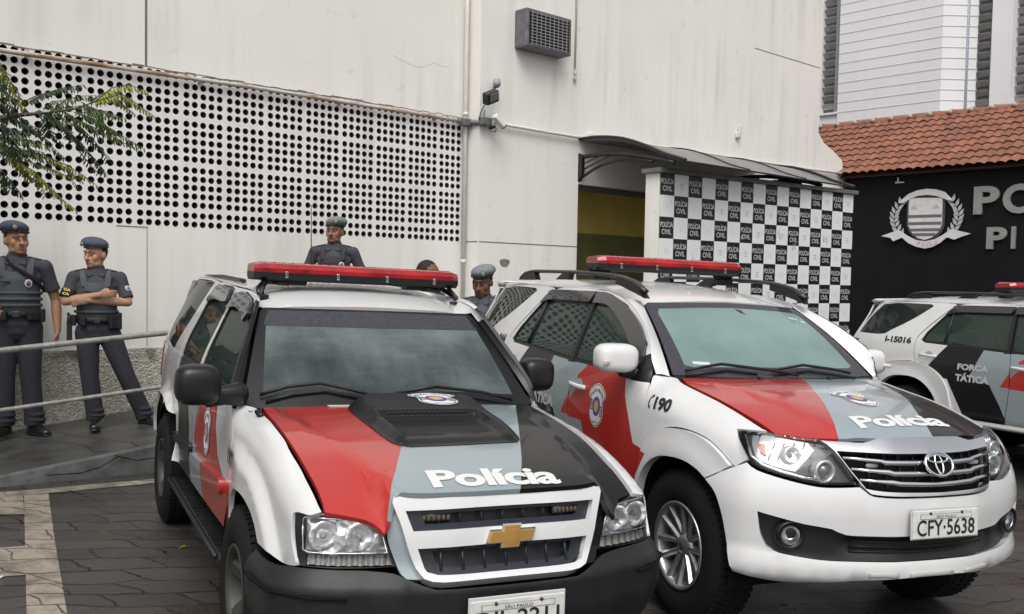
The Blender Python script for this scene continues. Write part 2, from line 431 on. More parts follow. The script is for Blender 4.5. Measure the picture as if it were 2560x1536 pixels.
_D2=hermite([(.36,-.06),(.395,-.012),(.43,.012),(.48,.008),(.53,-.004),(.60,0),(.72,.005),(.80,-.005),(.86,-.022),(.95,-.06),(1.0,-.088),(1.06,-.145),(1.12,-.22)])
def F2(u,z,off=0):
    x,y,nx,ny=_pl2(u);k=1+.1*sstep(.5,1.1,abs(u)) if z>.8 else 1
    d=_D2(z)*k+off
    return (x+nx*d,y+ny*d,z)
_HC2=hermite([(-.45,1.236),(-.2,1.218),(.1,1.185),(.4,1.135),(.6,1.092),(.716,1.06),(.85,1.0)])
def H2(x,y):
    a=abs(y);ze=ZE2(x);ye=YE2(x);zc=_HC2(x)
    t=min(1.15,a/max(ye,.3));z=lerp(zc,ze,t**3*.75+.25*t**2)
    yr=lerp(.56,.34,min(1,max(0,(x+.4)/1.1)))
    z+=.010*(1-sstep(yr-.02,yr+.05,a))*sstep(-.4,-.1,x)*(1-.5*sstep(.5,.7,x))-.004
    return (x,y,z)
_wb2x=hermite([(0,-.33),(.4,-.35),(.717,-.40)]);_wb2z=hermite([(0,1.222),(.717,1.23)])
_wt2x=hermite([(0,-.965),(.3,-.978),(.58,-1.03)]);_wt2z=hermite([(0,1.647),(.58,1.632)])
def W2s(a,t):
    b=abs(a);yb=.717*b;yt=.572*b;y=lerp(yb,yt,t);bul=.02*math.sin(math.pi*min(1,max(0,t)))
    return (lerp(_wb2x(yb),_wt2x(yt),t)+bul*.6,y*(1 if a>=0 else -1),lerp(_wb2z(yb),_wt2z(yt),t)+bul)
_RC2=hermite([(-3.5,1.70),(-3.2,1.735),(-2.6,1.765),(-1.9,1.765),(-1.4,1.73),(-1.15,1.69),(-.96,1.647)])
def R2(x,y):
    a=abs(y);return (x,y,_RC2(x)-.045*(a/.62)**2-.03*(a/.62)**6)
# ---------------- first car (boxy suv)
_W1=hermite([(-3.75,.74),(-3.3,.80),(-2.7,.825),(-1.4,.83),(-.5,.825),(0,.81),(.4,.80),(.65,.785),(.78,.76),(.9,.68)])
_P1=hermite([(.38,-.03),(.5,0),(.7,.01),(.95,.005),(1.1,-.005),(1.2,-.02),(1.3,-.058),(1.4,-.105),(1.55,-.175),(1.64,-.222),(1.7,-.275)])
ZE1=hermite([(-.5,1.13),(-.25,1.115),(0,1.10),(.3,1.055),(.55,.985),(.7,.93),(.82,.87),(.95,.79)])
YE1=hermite([(-.5,.70),(-.25,.70),(0,.70),(.3,.70),(.6,.69),(.82,.675),(.95,.66)])
def blist1(x,z):
    # wheel blister strength: a crease over the wheel that fades out towards the door
    if x>0: q=math.hypot(x/.70,(z-.365)/.58);k=1
    else: q=(z-.365)/(.58-.08*x);k=1-sstep(.0,.46,-x)
    return (1-sstep(.915,1.05,q))*k
def Y1(x,z,e=0):
    y=_W1(x)+_P1(z)
    if x>-.5:
        w=sstep(-.5,-.3,x);R=.15;s=min(1,max(0,(z-(ZE1(x)-R))/R))*.985
        k=(1-(1-s**2.7)**(1/2.7))/(1-(1-.985**2.7)**(1/2.7))
        y=lerp(y,y-(y-YE1(x)+e)*k,w)
    y+=.040*blist1(x,z)
    q=math.hypot((x+2.718)/.62,(z-.365)/.56);y+=.05*(1-sstep(.90,1.06,q))
    return y
def S1(x,z): return (x,-Y1(x,z),z)
def S1L(x,z): return (x,-Y1(x,z,.05*sstep(-.4,0,x)),z)
_pl1,_L1=plan_curve([(0,.93),(.2,.928),(.42,.905),(.58,.87),(.70,.825),(.79,.76),(.845,.67),(.86,.58),(.865,.48),(.865,.40),(.865,.3)])
_D1=hermite([(.30,-.06),(.40,0),(.5,.03),(.60,.03),(.66,-.01),(.7,-.03),(.8,-.045),(.9,-.07),(1.0,-.11)])
def F1(u,z,off=0):
    x,y,nx,ny=_pl1(u);d=_D1(z)+off
    return (x+nx*d,y+ny*d,z)
_HC1=hermite([(-.5,1.12),(-.2,1.11),(.1,1.09),(.4,1.055),(.65,1.015),(.83,.975),(.95,.94)])
def H1(x,y):
    a=abs(y);zc=_HC1(x);ze=ZE1(x);ye=YE1(x)-(.05*sstep(-.4,0,x) if y>0 else 0)
    t=min(1,max(0,(x+.3)/1.15));yr=lerp(.60,.43,t)
    s=sstep(yr-.005,yr+.065,a)
    z=zc-.015*(a/.7)**2
    z=lerp(z,lerp(ze+.012,ze,a/ye),s)
    return (x,y,z)
_wb1x=hermite([(0,-.33),(.4,-.35),(.784,-.41)]);_wb1z=hermite([(0,1.07),(.784,1.095)])
_wt1x=hermite([(0,-.88),(.3,-.885),(.61,-.93)]);_wt1z=hermite([(0,1.565),(.61,1.565)])
def W1s(a,t):
    b=abs(a);yb=.784*b;yt=.604*b;y=lerp(yb,yt,t);bul=.012*math.sin(math.pi*min(1,max(0,t)))
    return (lerp(_wb1x(yb),_wt1x(yt),t)+bul*.6,y*(1 if a>=0 else -1),lerp(_wb1z(yb),_wt1z(yt),t)+bul)
_RC1=hermite([(-3.45,1.68),(-3.2,1.70),(-2.4,1.715),(-1.6,1.70),(-1.2,1.655),(-1.0,1.61),(-.88,1.575)])
def R1(x,y):
    a=abs(y);return (x,y,_RC1(x)-.03*(a/.6)**2-.03*(a/.6)**6)
# ------------------------------------------------------------------ the place: ground, ramp, buildings
WA = .7449848
D1 = Vector((math.cos(WA), math.sin(WA), 0)); N1 = Vector((-math.sin(WA), math.cos(WA), 0))
def wl(t, n, z=0): return D1*t+N1*n+Vector((0, 0, z))
POSE = {1: (-.42984661, 4.58369382, -1.1171074, -.027357, .01861471, .03012733),
        2: (1.68488838, 5.39642464, -1.18716117, -.02266224, .01088184, .01422194),
        3: (6.29172329, 8.75723629, -1.14386118, .01604690, -.00394600, -.04434905)}
def zg(x, y):
    W = G = 0
    for X, Y, a, ro, pi, dz in POSE.values():
        fw = (math.cos(a), math.sin(a)); lf = (-fw[1], fw[0]); mx, my = X-1.36*fw[0], Y-1.36*fw[1]; dx, dy = x-X, y-Y
        g = dz+math.sin(ro)*(dx*lf[0]+dy*lf[1])-math.sin(pi)*(dx*fw[0]+dy*fw[1])
        wgt = 1/((x-mx)**2+(y-my)**2+1.5)**1.5; W += wgt; G += wgt*max(-.25, min(.25, g))
    return G/W
def stone_nodes(q):
    """irregular coursed flagstones: returns (joint mask 1=joint, random per stone, object coords)"""
    o = q.obj(); wob = q.add('ShaderNodeTexNoise', Vector=o, Scale=1.5, Detail=4.).outputs['Color']
    o2 = q.add('ShaderNodeVectorMath', _operation='MULTIPLY_ADD', i0=wob, i1=(.42, .30, 0), i2=o).outputs[0]
    sk = q.add('ShaderNodeVectorMath', _operation='MULTIPLY_ADD', i0=q.add('ShaderNodeTexNoise', Vector=o, Scale=9., Detail=2.).outputs['Color'], i1=(.035, .025, 0), i2=o2).outputs[0]
    v = q.add('ShaderNodeVectorMath', _operation='MULTIPLY_ADD', i0=q.add('ShaderNodeCombineXYZ', X=q.add('ShaderNodeSeparateXYZ', Vector=q.mapv(sk, (1, 1, 0), (0, 0, math.radians(-14)))).outputs[1]).outputs[0], i1=(.75, 0, 0), i2=q.mapv(sk, (1, 1, 0), (0, 0, math.radians(-14)))).outputs[0]
    br = q.add('ShaderNodeTexBrick', Vector=v, Color1=(0, 0, 0, 1), Color2=(1, 1, 1, 1), Mortar=(.5, .5, .5, 1), Scale=1., _offset=.42, _squash=1.25, _squash_frequency=3)
    for k, x in (('Mortar Size', .0095), ('Mortar Smooth', .3), ('Bias', 0.), ('Brick Width', .40), ('Row Height', .215)): br.inputs[k].default_value = x
    fade = q.ramp(q.noise(o, 2.6, 4, .7), [(.30, .25), (.55, 1)])
    return q.math('MULTIPLY', br.outputs['Fac'], fade), q.add('ShaderNodeSeparateColor', Color=br.outputs['Color']).outputs[0], o
def stone_mat():
    m = mat('wet_flagstone', (.07, .065, .06), .5); b = m.node_tree.nodes['Principled BSDF']; q = NB(m)
    j, rnd, o = stone_nodes(q); big = q.noise(o, .8, 4); fine = q.noise(o, 38., 5, .7)
    c = q.mix(rnd, (.030, .026, .023), (.052, .047, .043))
    c = q.mix(q.math('MULTIPLY', q.ramp(fine, [(.35, 0), (.7, 1)]), .5), c, (.085, .078, .072))
    c = q.mix(q.math('MULTIPLY', q.ramp(big, [(.5, 0), (.65, 1)]), .5), c, (.028, .025, .023))
    moss = q.ramp(q.noise(o, 2.1, 4, .6), [(.55, 0), (.63, 1)])
    jc = q.mix(moss, (.005, .0045, .004), (.06, .05, .015)); c = q.mix(j, c, jc)
    mfr = q.math('MULTIPLY', q.ramp(q.noise(o, 3.3, 5, .7), [(.63, 0), (.70, 1)]), .7)
    c = q.mix(mfr, c, (.09, .075, .03)); q.l.new(c, b.inputs['Base Color'])
    q.l.new(q.math('MULTIPLY_ADD', q.ramp(q.noise(o, 1.1, 4), [(.35, 0), (.65, 1)]), .45, .17), b.inputs['Roughness'])
    h = q.math('ADD', q.math('MULTIPLY', j, -1.), q.math('MULTIPLY', fine, .32))
    q.l.new(q.add('ShaderNodeBump', Height=h, Strength=1., Distance=.014).outputs[0], b.inputs['Normal']); return m
def line_mat():
    m = mat('worn_cream_road_paint', (.36, .30, .21), .6); b = m.node_tree.nodes['Principled BSDF']; q = NB(m)
    j, rnd, o = stone_nodes(q); f = q.noise(o, 30., 5, .7); f2 = q.noise(o, 5., 4, .6)
    c = q.mix(q.ramp(f, [(.3, 0), (.7, 1)]), (.25, .22, .17), (.35, .31, .25))
    c = q.mix(q.ramp(f2, [(.45, 0), (.66, .8)]), c, (.09, .08, .068)); c = q.mix(q.math('MULTIPLY', j, .8), c, (.03, .026, .02)); q.l.new(c, b.inputs['Base Color'])
    q.l.new(q.add('ShaderNodeBump', Height=q.math('MULTIPLY', j, -1.), Strength=.7, Distance=.012).outputs[0], b.inputs['Normal']); return m
def wall_mat(name, col, streak=.5, dirt=(.26, .235, .19), bump=.12):
    m = mat(name, col, .7); b = m.node_tree.nodes['Principled BSDF']; q = NB(m); o = q.obj()
    s1 = q.noise(q.mapv(o, (2.2, 2.2, .18)), 1.6, 6, .6); s2 = q.noise(o, .7, 4, .6); s3 = q.noise(o, 55., 4, .7)
    reg = q.ramp(q.noise(o, .55, 3, .5), [(.42, .12), (.66, 1)])
    c = q.mix(q.math('MULTIPLY', q.math('MULTIPLY', q.ramp(s1, [(.46, 0), (.74, 1)]), reg), streak*1.5), col, dirt)
    sp = q.noise(o, 4.2, 7, .72); c = q.mix(q.math('MULTIPLY', q.ramp(sp, [(.60, 0), (.72, 1)]), streak*1.1), c, dirt)
    c = q.mix(q.math('MULTIPLY', q.ramp(s2, [(.4, 0), (.75, 1)]), .22), c, tuple(x*.72 for x in col))
    c = q.mix(q.math('MULTIPLY', q.ramp(s3, [(.35, 0), (.7, 1)]), .10), c, tuple(x*.6 for x in col)); q.l.new(c, b.inputs['Base Color'])
    q.l.new(q.add('ShaderNodeBump', Height=q.math('ADD', s3, q.noise(o, 9., 3)), Strength=bump, Distance=.006).outputs[0], b.inputs['Normal']); return m
M_STONE, M_LINE = stone_mat(), line_mat()
M_WALL = wall_mat('off_white_render', (.82, .80, .755), 0.26)
M_SCR = wall_mat('white_painted_block', (.785, .78, .76), .34)
M_CONC = mat('wet_concrete', (.062, .060, .057), .38, var=.35, vscale=3.5, bump=.5, bscale=28)
M_KERB = mat('worn_kerb_concrete', (.085, .085, .085), .6, var=.45, vscale=6, bump=.7, bscale=22)
M_BLK = mat('black_plastic', (.012, .012, .013), .45, bump=.05, bscale=200)
M_GALV = mat('galvanised_pipe', (.30, .29, .27), .55, .3, var=.3, vscale=20)
M_PVC = mat('painted_pvc', (.64, .62, .57), .5, var=.1)
M_DARK = mat('dark_void', (.010, .008, .007), .9, spec=.1)
M_GROOVE = mat('dirt_line', (.16, .145, .13), .9)
# ---- ground sheet
def axis(lo, hi, a, b, f, c):
    r = [lo]
    while r[-1] < hi: r.append(r[-1]+(f if a <= r[-1] < b else c))
    return r
xs, ys = axis(-60, 60, -9, 10, .4, 4), axis(-30, 90, 0, 18, .4, 4)
mb = MB(); vs = [(x, y, zg(x, y)) for x in xs for y in ys]; k = len(ys)
mb.raw(vs, [(i*k+j, (i+1)*k+j, (i+1)*k+j+1, i*k+j+1) for i in range(len(xs)-1) for j in range(k-1)], 0, True)
struct(mb.build('ground', M_STONE))
# ---- painted parking lines, laid as a sheet on the stones
mb = MB()
def strip(P, n=10):
    """quad a,b,c,d draped on the ground"""
    a, b, c, d = [Vector((*p, 0)) for p in P]; vs = []
    for i in range(n+1):
        for j in range(3):
            p = a.lerp(b, i/n).lerp(d.lerp(c, i/n), j/2); vs.append((p.x, p.y, zg(p.x, p.y)+.005))
    mb.raw(vs, [(i*3+j, i*3+j+1, (i+1)*3+j+1, (i+1)*3+j) for i in range(n) for j in range(2)])
xy = lambda t, n: tuple(wl(t, n))[:2]
strip([xy(.4, 8.02), xy(3.9, 7.70), xy(3.9, 7.58), xy(.4, 7.77)], 14)
VR = [(-3.437, 7.256), (-2.811, 6.017), (-2.184, 4.804), (-1.6, 3.66)]; VL = [(-3.63, 7.275), (-3.10, 6.25), (-2.75, 5.56), (-2.356, 4.78), (-1.76, 3.60)]
for i in range(3):
    t0, t1 = i/3, (i+1)/3
    L = lambda t: tuple(Vector((-3.63, 7.275)).lerp(Vector((-1.77, 3.58)), t))
    strip([VR[i], VR[i+1], L(t1), L(t0)], 8)
strip([(-3.63, 7.26), (-3.30, 6.62), (-4.6, 6.30), (-4.6, 7.0)], 4)
strip([(-2.925, 5.90), (-2.65, 5.365), (-3.6, 4.9), (-3.6, 5.55)], 4)
strip([(-2.33, 4.73), (-2.09, 4.2), (-3.2, 3.6), (-3.2, 4.2)], 4)
struct(mb.build('parking_lines', M_LINE))
# ---- raised ramp beside the wall
def rz(t): return .325+.1*(max(0, min(t, 7.5))-3.12)
mb = MB(); ts = [0, 1, 2, 2.6, 3.2, 4, 5, 6, 7, 7.5, 8, 10, 14, 17.45]
for i in range(len(ts)-1):
    a, b = ts[i], ts[i+1]; n0 = 8.08 if a < 8 else 7.5; g = lambda t, n: zg(*xy(t, n))-.1
    mb.raw([wl(a, n0+.02, rz(a)), wl(b, n0+.02, rz(b)), wl(b, 9.95, rz(b)), wl(a, 9.95, rz(a))], [(0, 1, 2, 3)], 0)
    mb.raw([wl(a, n0, rz(a)-.02), wl(b, n0, rz(b)-.02), wl(b, n0+.02, rz(b)), wl(a, n0+.02, rz(a)), wl(a, n0-.05, g(a, n0)), wl(b, n0-.05, g(b, n0))], [(0, 1, 2, 3), (4, 5, 1, 0)], 1)
n0 = 7.5; mb.raw([wl(8, n0, -.1), wl(8, 8.08, -.1), wl(8, 8.08, rz(8)), wl(8, n0, rz(8))], [(0, 1, 2, 3)], 1)
struct(mb.build('raised_ramp', [M_CONC, M_KERB]))
mb = MB()
def crack(P, wd, z=.003):
    for a, b in zip(P, P[1:]):
        a, b = Vector(a), Vector(b); d = (b-a).normalized(); s = Vector((-d.y, d.x)).to_3d()*wd
        f = lambda p, s: wl(p.x, p.y, rz(p.x)+z)+s
        mb.raw([f(a, s*-1), f(b, s*-.6), f(b, s*.6), f(a, s)], [(0, 1, 2, 3)])
crack([(2.62, 9.7), (2.80, 9.3), (2.87, 9.0), (2.98, 8.6), (2.94, 8.3), (3.0, 8.11)], .005)
crack([(3.02, 9.4), (3.08, 9.05), (3.2, 8.6), (3.28, 8.35), (3.25, 8.12)], .005)
crack([(4.3, 9.8), (4.2, 9.2), (4.35, 8.5), (4.3, 8.11)], .005)
for P in ([(2.5, 8.07, .20), (2.75, 8.05, .19), (2.9, 8.05, .22), (3.05, 8.07, .285)], [(3.02, 8.07, .30), (3.2, 8.06, .24), (3.45, 8.06, .25), (3.8, 8.07, .33)]):
    for a, b in zip(P, P[1:]):
        mb.raw([wl(a[0], a[1]-.03, a[2]-.004), wl(b[0], b[1]-.03, b[2]-.006), wl(b[0], b[1]-.03, b[2]+.003), wl(a[0], a[1]-.03, a[2]+.003)], [(0, 1, 2, 3)])
struct(mb.build('ramp_cracks', M_DARK))
# ---- main building
B = thing('station_building', 'off-white rendered building with a screen of round-holed blocks and a glazed doorway', 'building', wl(8.25, 9.9, 0), WA)
def wmb(e=None, t0=8.25, n0=9.9, z0=0): m_ = MB(); m_.M = Matrix.Translation((-t0, -n0, -z0)); return m_
mb = wmb()
TL, TR, ZT = -6, 8.25, 8.6; C0, CP, BP = 2.7095-.0925*2, .0925, .4845; RZ0, RP, RB = 2.315, .0907, .478
Z0S, Z1S = 2.262, 3.875; T0S = C0-2*BP-.055; T1S = 8.25
mb.box(((TL+TR)/2, 10.02, (1.03+Z0S)/2), (TR-TL, .24, Z0S-1.03)); mb.box(((TL+TR)/2, 10.02, (ZT+Z1S)/2), (TR-TL, .24, ZT-Z1S)); mb.box(((TL+T0S)/2, 10.02, (Z0S+Z1S)/2), (T0S-TL, .24, Z1S-Z0S))
mb.prism([(8.25, 9.63, -.1), (10.1, 9.63, -.1), (10.1, 9.63, 3.17), (13.5, 9.63, 3.17), (13.5, 9.63, -.1), (16.49, 9.63, -.1), (16.49, 9.63, ZT), (8.25, 9.63, ZT)], (0, .3, 0))
mb.prism([(16.492, 9.63, -.1), (17.47, 9.63, -.1), (17.44, 9.63, 3.93), (17.37, 9.63, 4.2), (17.0, 9.63, 4.36), (16.7, 9.63, 4.45), (16.492, 9.63, 4.62)], (0, .25, 0))
mb.box((12.37, 14.6, 4.2), (8.24, 6.0, 8.8)); mb.box((12.37, 10.9, 6.2), (8.24, 1.6, 4.8))
mb.build('facade_wall', M_WALL, B)
# screen of blocks pierced by round holes
mb = wmb(); NS = 16; HR = .0335
rows = [RZ0+i*RP for i in (0, 1)]+[2.516+RB*b+RP*i for b in (0, 1, 2) for i in range(5)]
cols = [C0-2*BP+BP*b+CP*i for b in range(15) for i in range(5)]; cols = [c for c in cols if T0S < c < T1S-.03]
def edges(c, lo, hi): return [lo]+[(a+b)/2 for a, b in zip(c, c[1:])]+[hi]
ce, re_ = edges(cols, T0S, T1S), edges(rows, Z0S, Z1S); rr = random.Random(3)
for i, c in enumerate(cols):
    for j, z in enumerate(rows):
        l, r_, b_, t_ = ce[i], ce[i+1], re_[j], re_[j+1]; cc, zz = c+rr.uniform(-.0012, .0012), z+rr.uniform(-.0012, .0012); vs = []; dn = rr.uniform(-.001, .001)
        for k in range(NS):
            a = 2*math.pi*(k+.5)/NS; x, y = math.cos(a), math.sin(a)
            s = min(((r_-cc) if x > 0 else (l-cc))/x, ((t_-zz) if y > 0 else (b_-zz))/y); vs.append((cc+x*s, 9.9, zz+y*s))
        cn = []
        for k in range(NS): a = 2*math.pi*(k+.5)/NS; vs.append((cc+HR*math.cos(a), 9.9+dn, zz+HR*math.sin(a)))
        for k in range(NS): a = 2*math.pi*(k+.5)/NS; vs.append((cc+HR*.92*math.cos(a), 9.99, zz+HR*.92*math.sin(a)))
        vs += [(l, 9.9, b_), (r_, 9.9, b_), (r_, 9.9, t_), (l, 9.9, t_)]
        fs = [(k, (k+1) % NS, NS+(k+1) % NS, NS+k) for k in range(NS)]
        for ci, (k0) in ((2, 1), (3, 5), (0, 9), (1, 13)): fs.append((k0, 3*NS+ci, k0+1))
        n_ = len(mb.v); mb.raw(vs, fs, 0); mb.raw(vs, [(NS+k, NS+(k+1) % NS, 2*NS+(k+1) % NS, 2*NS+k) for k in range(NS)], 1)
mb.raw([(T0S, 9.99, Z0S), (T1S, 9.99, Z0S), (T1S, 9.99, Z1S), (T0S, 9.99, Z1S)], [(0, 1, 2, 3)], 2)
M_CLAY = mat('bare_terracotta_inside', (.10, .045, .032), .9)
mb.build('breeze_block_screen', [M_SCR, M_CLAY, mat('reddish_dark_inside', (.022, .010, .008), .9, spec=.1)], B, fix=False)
mb = wmb()
for i in range(60):   # dark ragged crack along the top of the screen
    a = 1.7+i*.11; b = a+.11; z = 3.872+.0035*(a-3)+rr.uniform(-.008, .008)
    if a < 8.1: mb.box(((a+b)/2, 9.899, z), (.112, .006, rr.choice((.006, .012, .02, .014)) if a < 7 else .005), 0)
mb.build('wall_crack', M_GROOVE, B)
for c_, d_ in (((4.035, 9.899, (ZT+3.88)/2), (.022, .006, ZT-3.9)), ((4.05, 9.899, 1.65), (.005, .006, 1.2)), ((3.9, 9.899, 2.262), (.32, .006, .008)), ((9.2, 9.629, 2.285), (1.85, .006, .011)), ((8.249, 9.765, 2.285), (.006, .26, .011)), ((15.4, 9.629, 5.80), (2.1, .006, .010))): mb = wmb(); mb.box(c_, d_); mb.build('wall_joint', M_GROOVE, B)
mb = wmb(); P = [(7.083, 4.5), (7.15, 4.475), (7.288, 4.442), (7.4, 4.42), (7.522, 4.42), (7.62, 4.47), (7.711, 4.511), (7.83, 4.49), (7.956, 4.493)]
for a, b in zip(P, P[1:]): mb.raw([(a[0], 9.898, a[1]), (b[0], 9.898, b[1]), (b[0], 9.898, b[1]+.0025), (a[0], 9.898, a[1]+.0025)], [(0, 1, 2, 3)])
mb.build('wall_crack', M_GROOVE, B)
m = mat('roughcast_plinth', (.46, .43, .37), .85); q = NB(m); b = m.node_tree.nodes['Principled BSDF']; o = q.obj(); rc = q.add('ShaderNodeTexVoronoi', Vector=o, Scale=52., _feature='SMOOTH_F1').outputs['Distance']; gn = q.noise(o, 30., 5, .75)
top = q.ramp(q.math('ADD', q.add('ShaderNodeSeparateXYZ', Vector=o).outputs[2], q.math('MULTIPLY_ADD', q.noise(o, 7., 4), .3, -.15)), [(.88, 0), (1.02, 1)])
c = q.mix(q.math('MULTIPLY', q.ramp(gn, [(.42, 0), (.62, 1)]), .7), (.60, .57, .49), (.27, .245, .20)); c = q.mix(q.math('MULTIPLY', top, q.ramp(q.noise(o, 3.5, 4), [(.45, 0), (.6, .75)])), c, (.07, .06, .045)); q.l.new(c, b.inputs['Base Color'])
q.l.new(q.add('ShaderNodeBump', Height=q.math('ADD', gn, rc), Strength=1., Distance=.022).outputs[0], b.inputs['Normal'])
mb = wmb(); mb.box((1.12, 10., .4), (14.25, .24, 1.255)); mb.build('plinth', m, B)
mb = wmb(); mb.box((11.8, 10.45, 2.54+.6), (3.9, .05, 1.2), 0); mb.box((11.8, 10.45, 1.65), (3.9, .05, 1.78), 1)
mb.box((10.08, 10.45, 2.2), (.03, 1.1, 3.0), 0); mb.box((13.6, 10.45, 2.2), (.03, 1.1, 3.0), 0); mb.box((11.8, 10.4, 3.5), (3.9, 1.2, .03), 2); mb.box((11.8, 10.4, .745), (3.9, 1.2, .03), 2)
mb.build('entrance_hall', [mat('ochre_yellow_paint', (.86, .66, .17), .6, var=.15, vscale=2), mat('olive_green_dado', (.24, .235, .09), .5, var=.2, vscale=2), mat('hall_grey', (.2, .19, .17), .8)], B)
mb = wmb(); mb.box((11.8, 9.75, 3.13), (3.4, .06, .08), 0); mb.box((10.13, 9.74, 1.9), (.04, .05, 2.3), 0)
mb.build('door_frame', [mat('grey_frame', (.10, .10, .10), .5), mat('pale_mullion', (.34, .32, .22), .5)], B)
mb = wmb(); mb.box((10.5, 10.33, 1.93), (.7, .03, .10), 0)
for i in range(5): mb.prism([(10.18+i*.14, 10.313, 1.885), (10.25+i*.14, 10.313, 1.885), (10.29+i*.14, 10.313, 1.975), (10.22+i*.14, 10.313, 1.975)], (0, -.002, 0), 1)
mb.build('hazard_tape', [mat('tape_black', (.02, .02, .02), .5), mat('tape_yellow', (.6, .42, .03), .5)], B)
mb = wmb(); mb.prism([(8.725+.085*math.cos(a)*(1+.2*math.sin(3*a)), 9.628, 2.022+.06*math.sin(a)*(1+.15*math.cos(2*a))) for a in [i*2*math.pi/14 for i in range(14)]], (0, -.003, 0), 0)
mb.build('plaster_hole', mat('exposed_grey_plaster', (.20, .18, .15), .9, var=.5, vscale=30), B)
# ---- pipes, lamps and boxes fixed to the wall
M_RUST = mat('rusty_white_conduit', (.55, .52, .47), .6); q = NB(M_RUST); b = M_RUST.node_tree.nodes['Principled BSDF']; f = q.noise(q.mapv(q.obj(), (1.3, 6, 6)), 2.2, 5, .7)
q.l.new(q.ramp(f, [(.42, (.52, .49, .44)), (.56, (.38, .28, .20)), (.66, (.24, .10, .05))]), b.inputs['Base Color'])
M_PVC = mat('painted_pvc', (.64, .62, .57), .5, var=.1)
def wthing(name, label, cat, t, n, z, group=None): return thing(name, label, cat, wl(t, n, z), WA, group)
def wbuild(name, label, cat, t, n, z, mats, fill, group=None):
    m_ = wmb(None, t, n, z); fill(m_); o = m_.build(name, mats); o.location = wl(t, n, z); o.rotation_euler = (0, 0, WA); return tag(o, label, cat, group)
def f(mb):
    mb.tube([(-1, 9.85, 3.76), (2.68, 9.85, 3.80), (5.2, 9.85, 3.832), (7.3, 9.85, 3.832), (8.12, 9.85, 3.826)], .023, 10)
    for t in (1.2, 2.9, 4.6, 6.3, 7.7): mb.box((t, 9.875, 3.82), (.03, .05, .06), 0)
wbuild('conduit_pipe', 'long rusty white conduit running along the top rows of holes in the block screen', 'pipe', 3, 9.85, 3.8, M_RUST, f)
def f(mb):
    mb.tube([(8.46, 9.58, 3.822), (9.3, 9.58, 3.812), (10.0, 9.58, 3.812), (10.42, 9.58, 3.85), (12.5, 9.58, 3.885), (15.8, 9.58, 3.91), (17.4, 9.58, 3.94)], .022, 8); mb.box((10.33, 9.59, 3.87), (.16, .07, .05), 0, .01)
wbuild('conduit_pipe', 'grey-white conduit sloping from the camera to the roofed corner just above the awning', 'pipe', 12, 9.58, 3.85, M_PVC, f)
def f(mb):
    mb.tube([(8.19, 9.84, .8), (8.19, 9.84, 5.0), (8.19, 9.84, 8.55)], .028, 10); mb.tube([(8.232, 9.86, 2.0), (8.232, 9.86, 8.55)], .011, 8)
    for z in (2.0, 3.9, 5.6): mb.tube([(8.19, 9.84, z), (8.19, 9.84, z+.05)], .033, 10)
wbuild('downpipe', 'thin white downpipe in the inner corner right of the block screen', 'pipe', 8.19, 9.84, .8, M_PVC, f)
def f(mb):
    mb.tube([(9.968, 9.61, 8.5), (9.966, 9.61, 4.75)], .014, 8); mb.tube([(9.966, 9.61, 4.76), (9.97, 9.61, 4.56)], .009, 6); mb.box((9.968, 9.60, 4.70), (.045, .03, .05), 0, .006); mb.box((9.968, 9.60, 4.62), (.06, .03, .02), 0)
wbuild('conduit_drop', 'thin white conduit hanging down beside the air conditioner, its lower end broken off', 'pipe', 9.968, 9.61, 4.6, M_PVC, f)
M_GREY = mat('weathered_grey_metal', (.14, .14, .145), .55, .2, var=.3, vscale=14)
e = wthing('floodlight', 'small black floodlight on a white wall, a grey sensor cap above it', 'floodlight', 8.42, 9.6, 4.25)
g = wmb(None, 8.42, 9.6, 4.25); R = Matrix.Rotation(math.radians(-24), 3, 'Y') @ Matrix.Rotation(math.radians(22), 3, 'X'); g.box((8.285, 9.46, 4.11), (.21, .10, .15), 0, .012, R); g.build('lamp_housing', mat('black_metal', (.02, .02, .021), .5), e)
g = wmb(None, 8.42, 9.6, 4.25); g.box((8.30, 9.405, 4.105), (.155, .012, .10), 0, .004, R); g.build('lamp_glass', mat('grey_green_glass', (.16, .19, .17), .12), e)
g = wmb(None, 8.42, 9.6, 4.25); g.tube([(8.34, 9.5, 4.17), (8.40, 9.55, 4.23), (8.445, 9.55, 4.27)], .016, 8); g.tube([(8.445, 9.60, 4.27), (8.445, 9.5, 4.27)], .012, 8); g.build('bracket_arm', M_GREY, e)
g = wmb(None, 8.42, 9.6, 4.25); g.tube([(8.445, 9.53, 4.27), (8.445, 9.53, 4.30), (8.445, 9.53, 4.37)], [.035, .055, .046], 12); g.build('light_sensor', mat('grey_sensor', (.30, .30, .31), .5), e)
def f(mb): mb.tube([(8.30, 9.55, 4.06), (8.27, 9.6, 3.98), (8.24, 9.6, 3.92), (8.20, 9.58, 3.84)], .007, 6)
wbuild('loose_cable', 'thin dark cable hanging from the floodlight down to the junction boxes', 'cable', 8.25, 9.6, 3.84, M_BLK, f)
e = wthing('junction_boxes', 'grey junction boxes and dark sleeve on the conduit in the inner wall corner', 'junction box', 8.2, 9.7, 3.8)
g = wmb(None, 8.2, 9.7, 3.8); g.tube([(8.06, 9.85, 3.825), (8.22, 9.80, 3.82), (8.24, 9.6, 3.80)], .035, 10); g.build('sleeve', M_GREY, e)
g = wmb(None, 8.2, 9.7, 3.8); g.box((8.30, 9.575, 3.815), (.17, .09, .10), 0, .01); g.box((8.16, 9.80, 3.81), (.14, .11, .09), 0, .01); g.build('box_body', M_GREY, e)
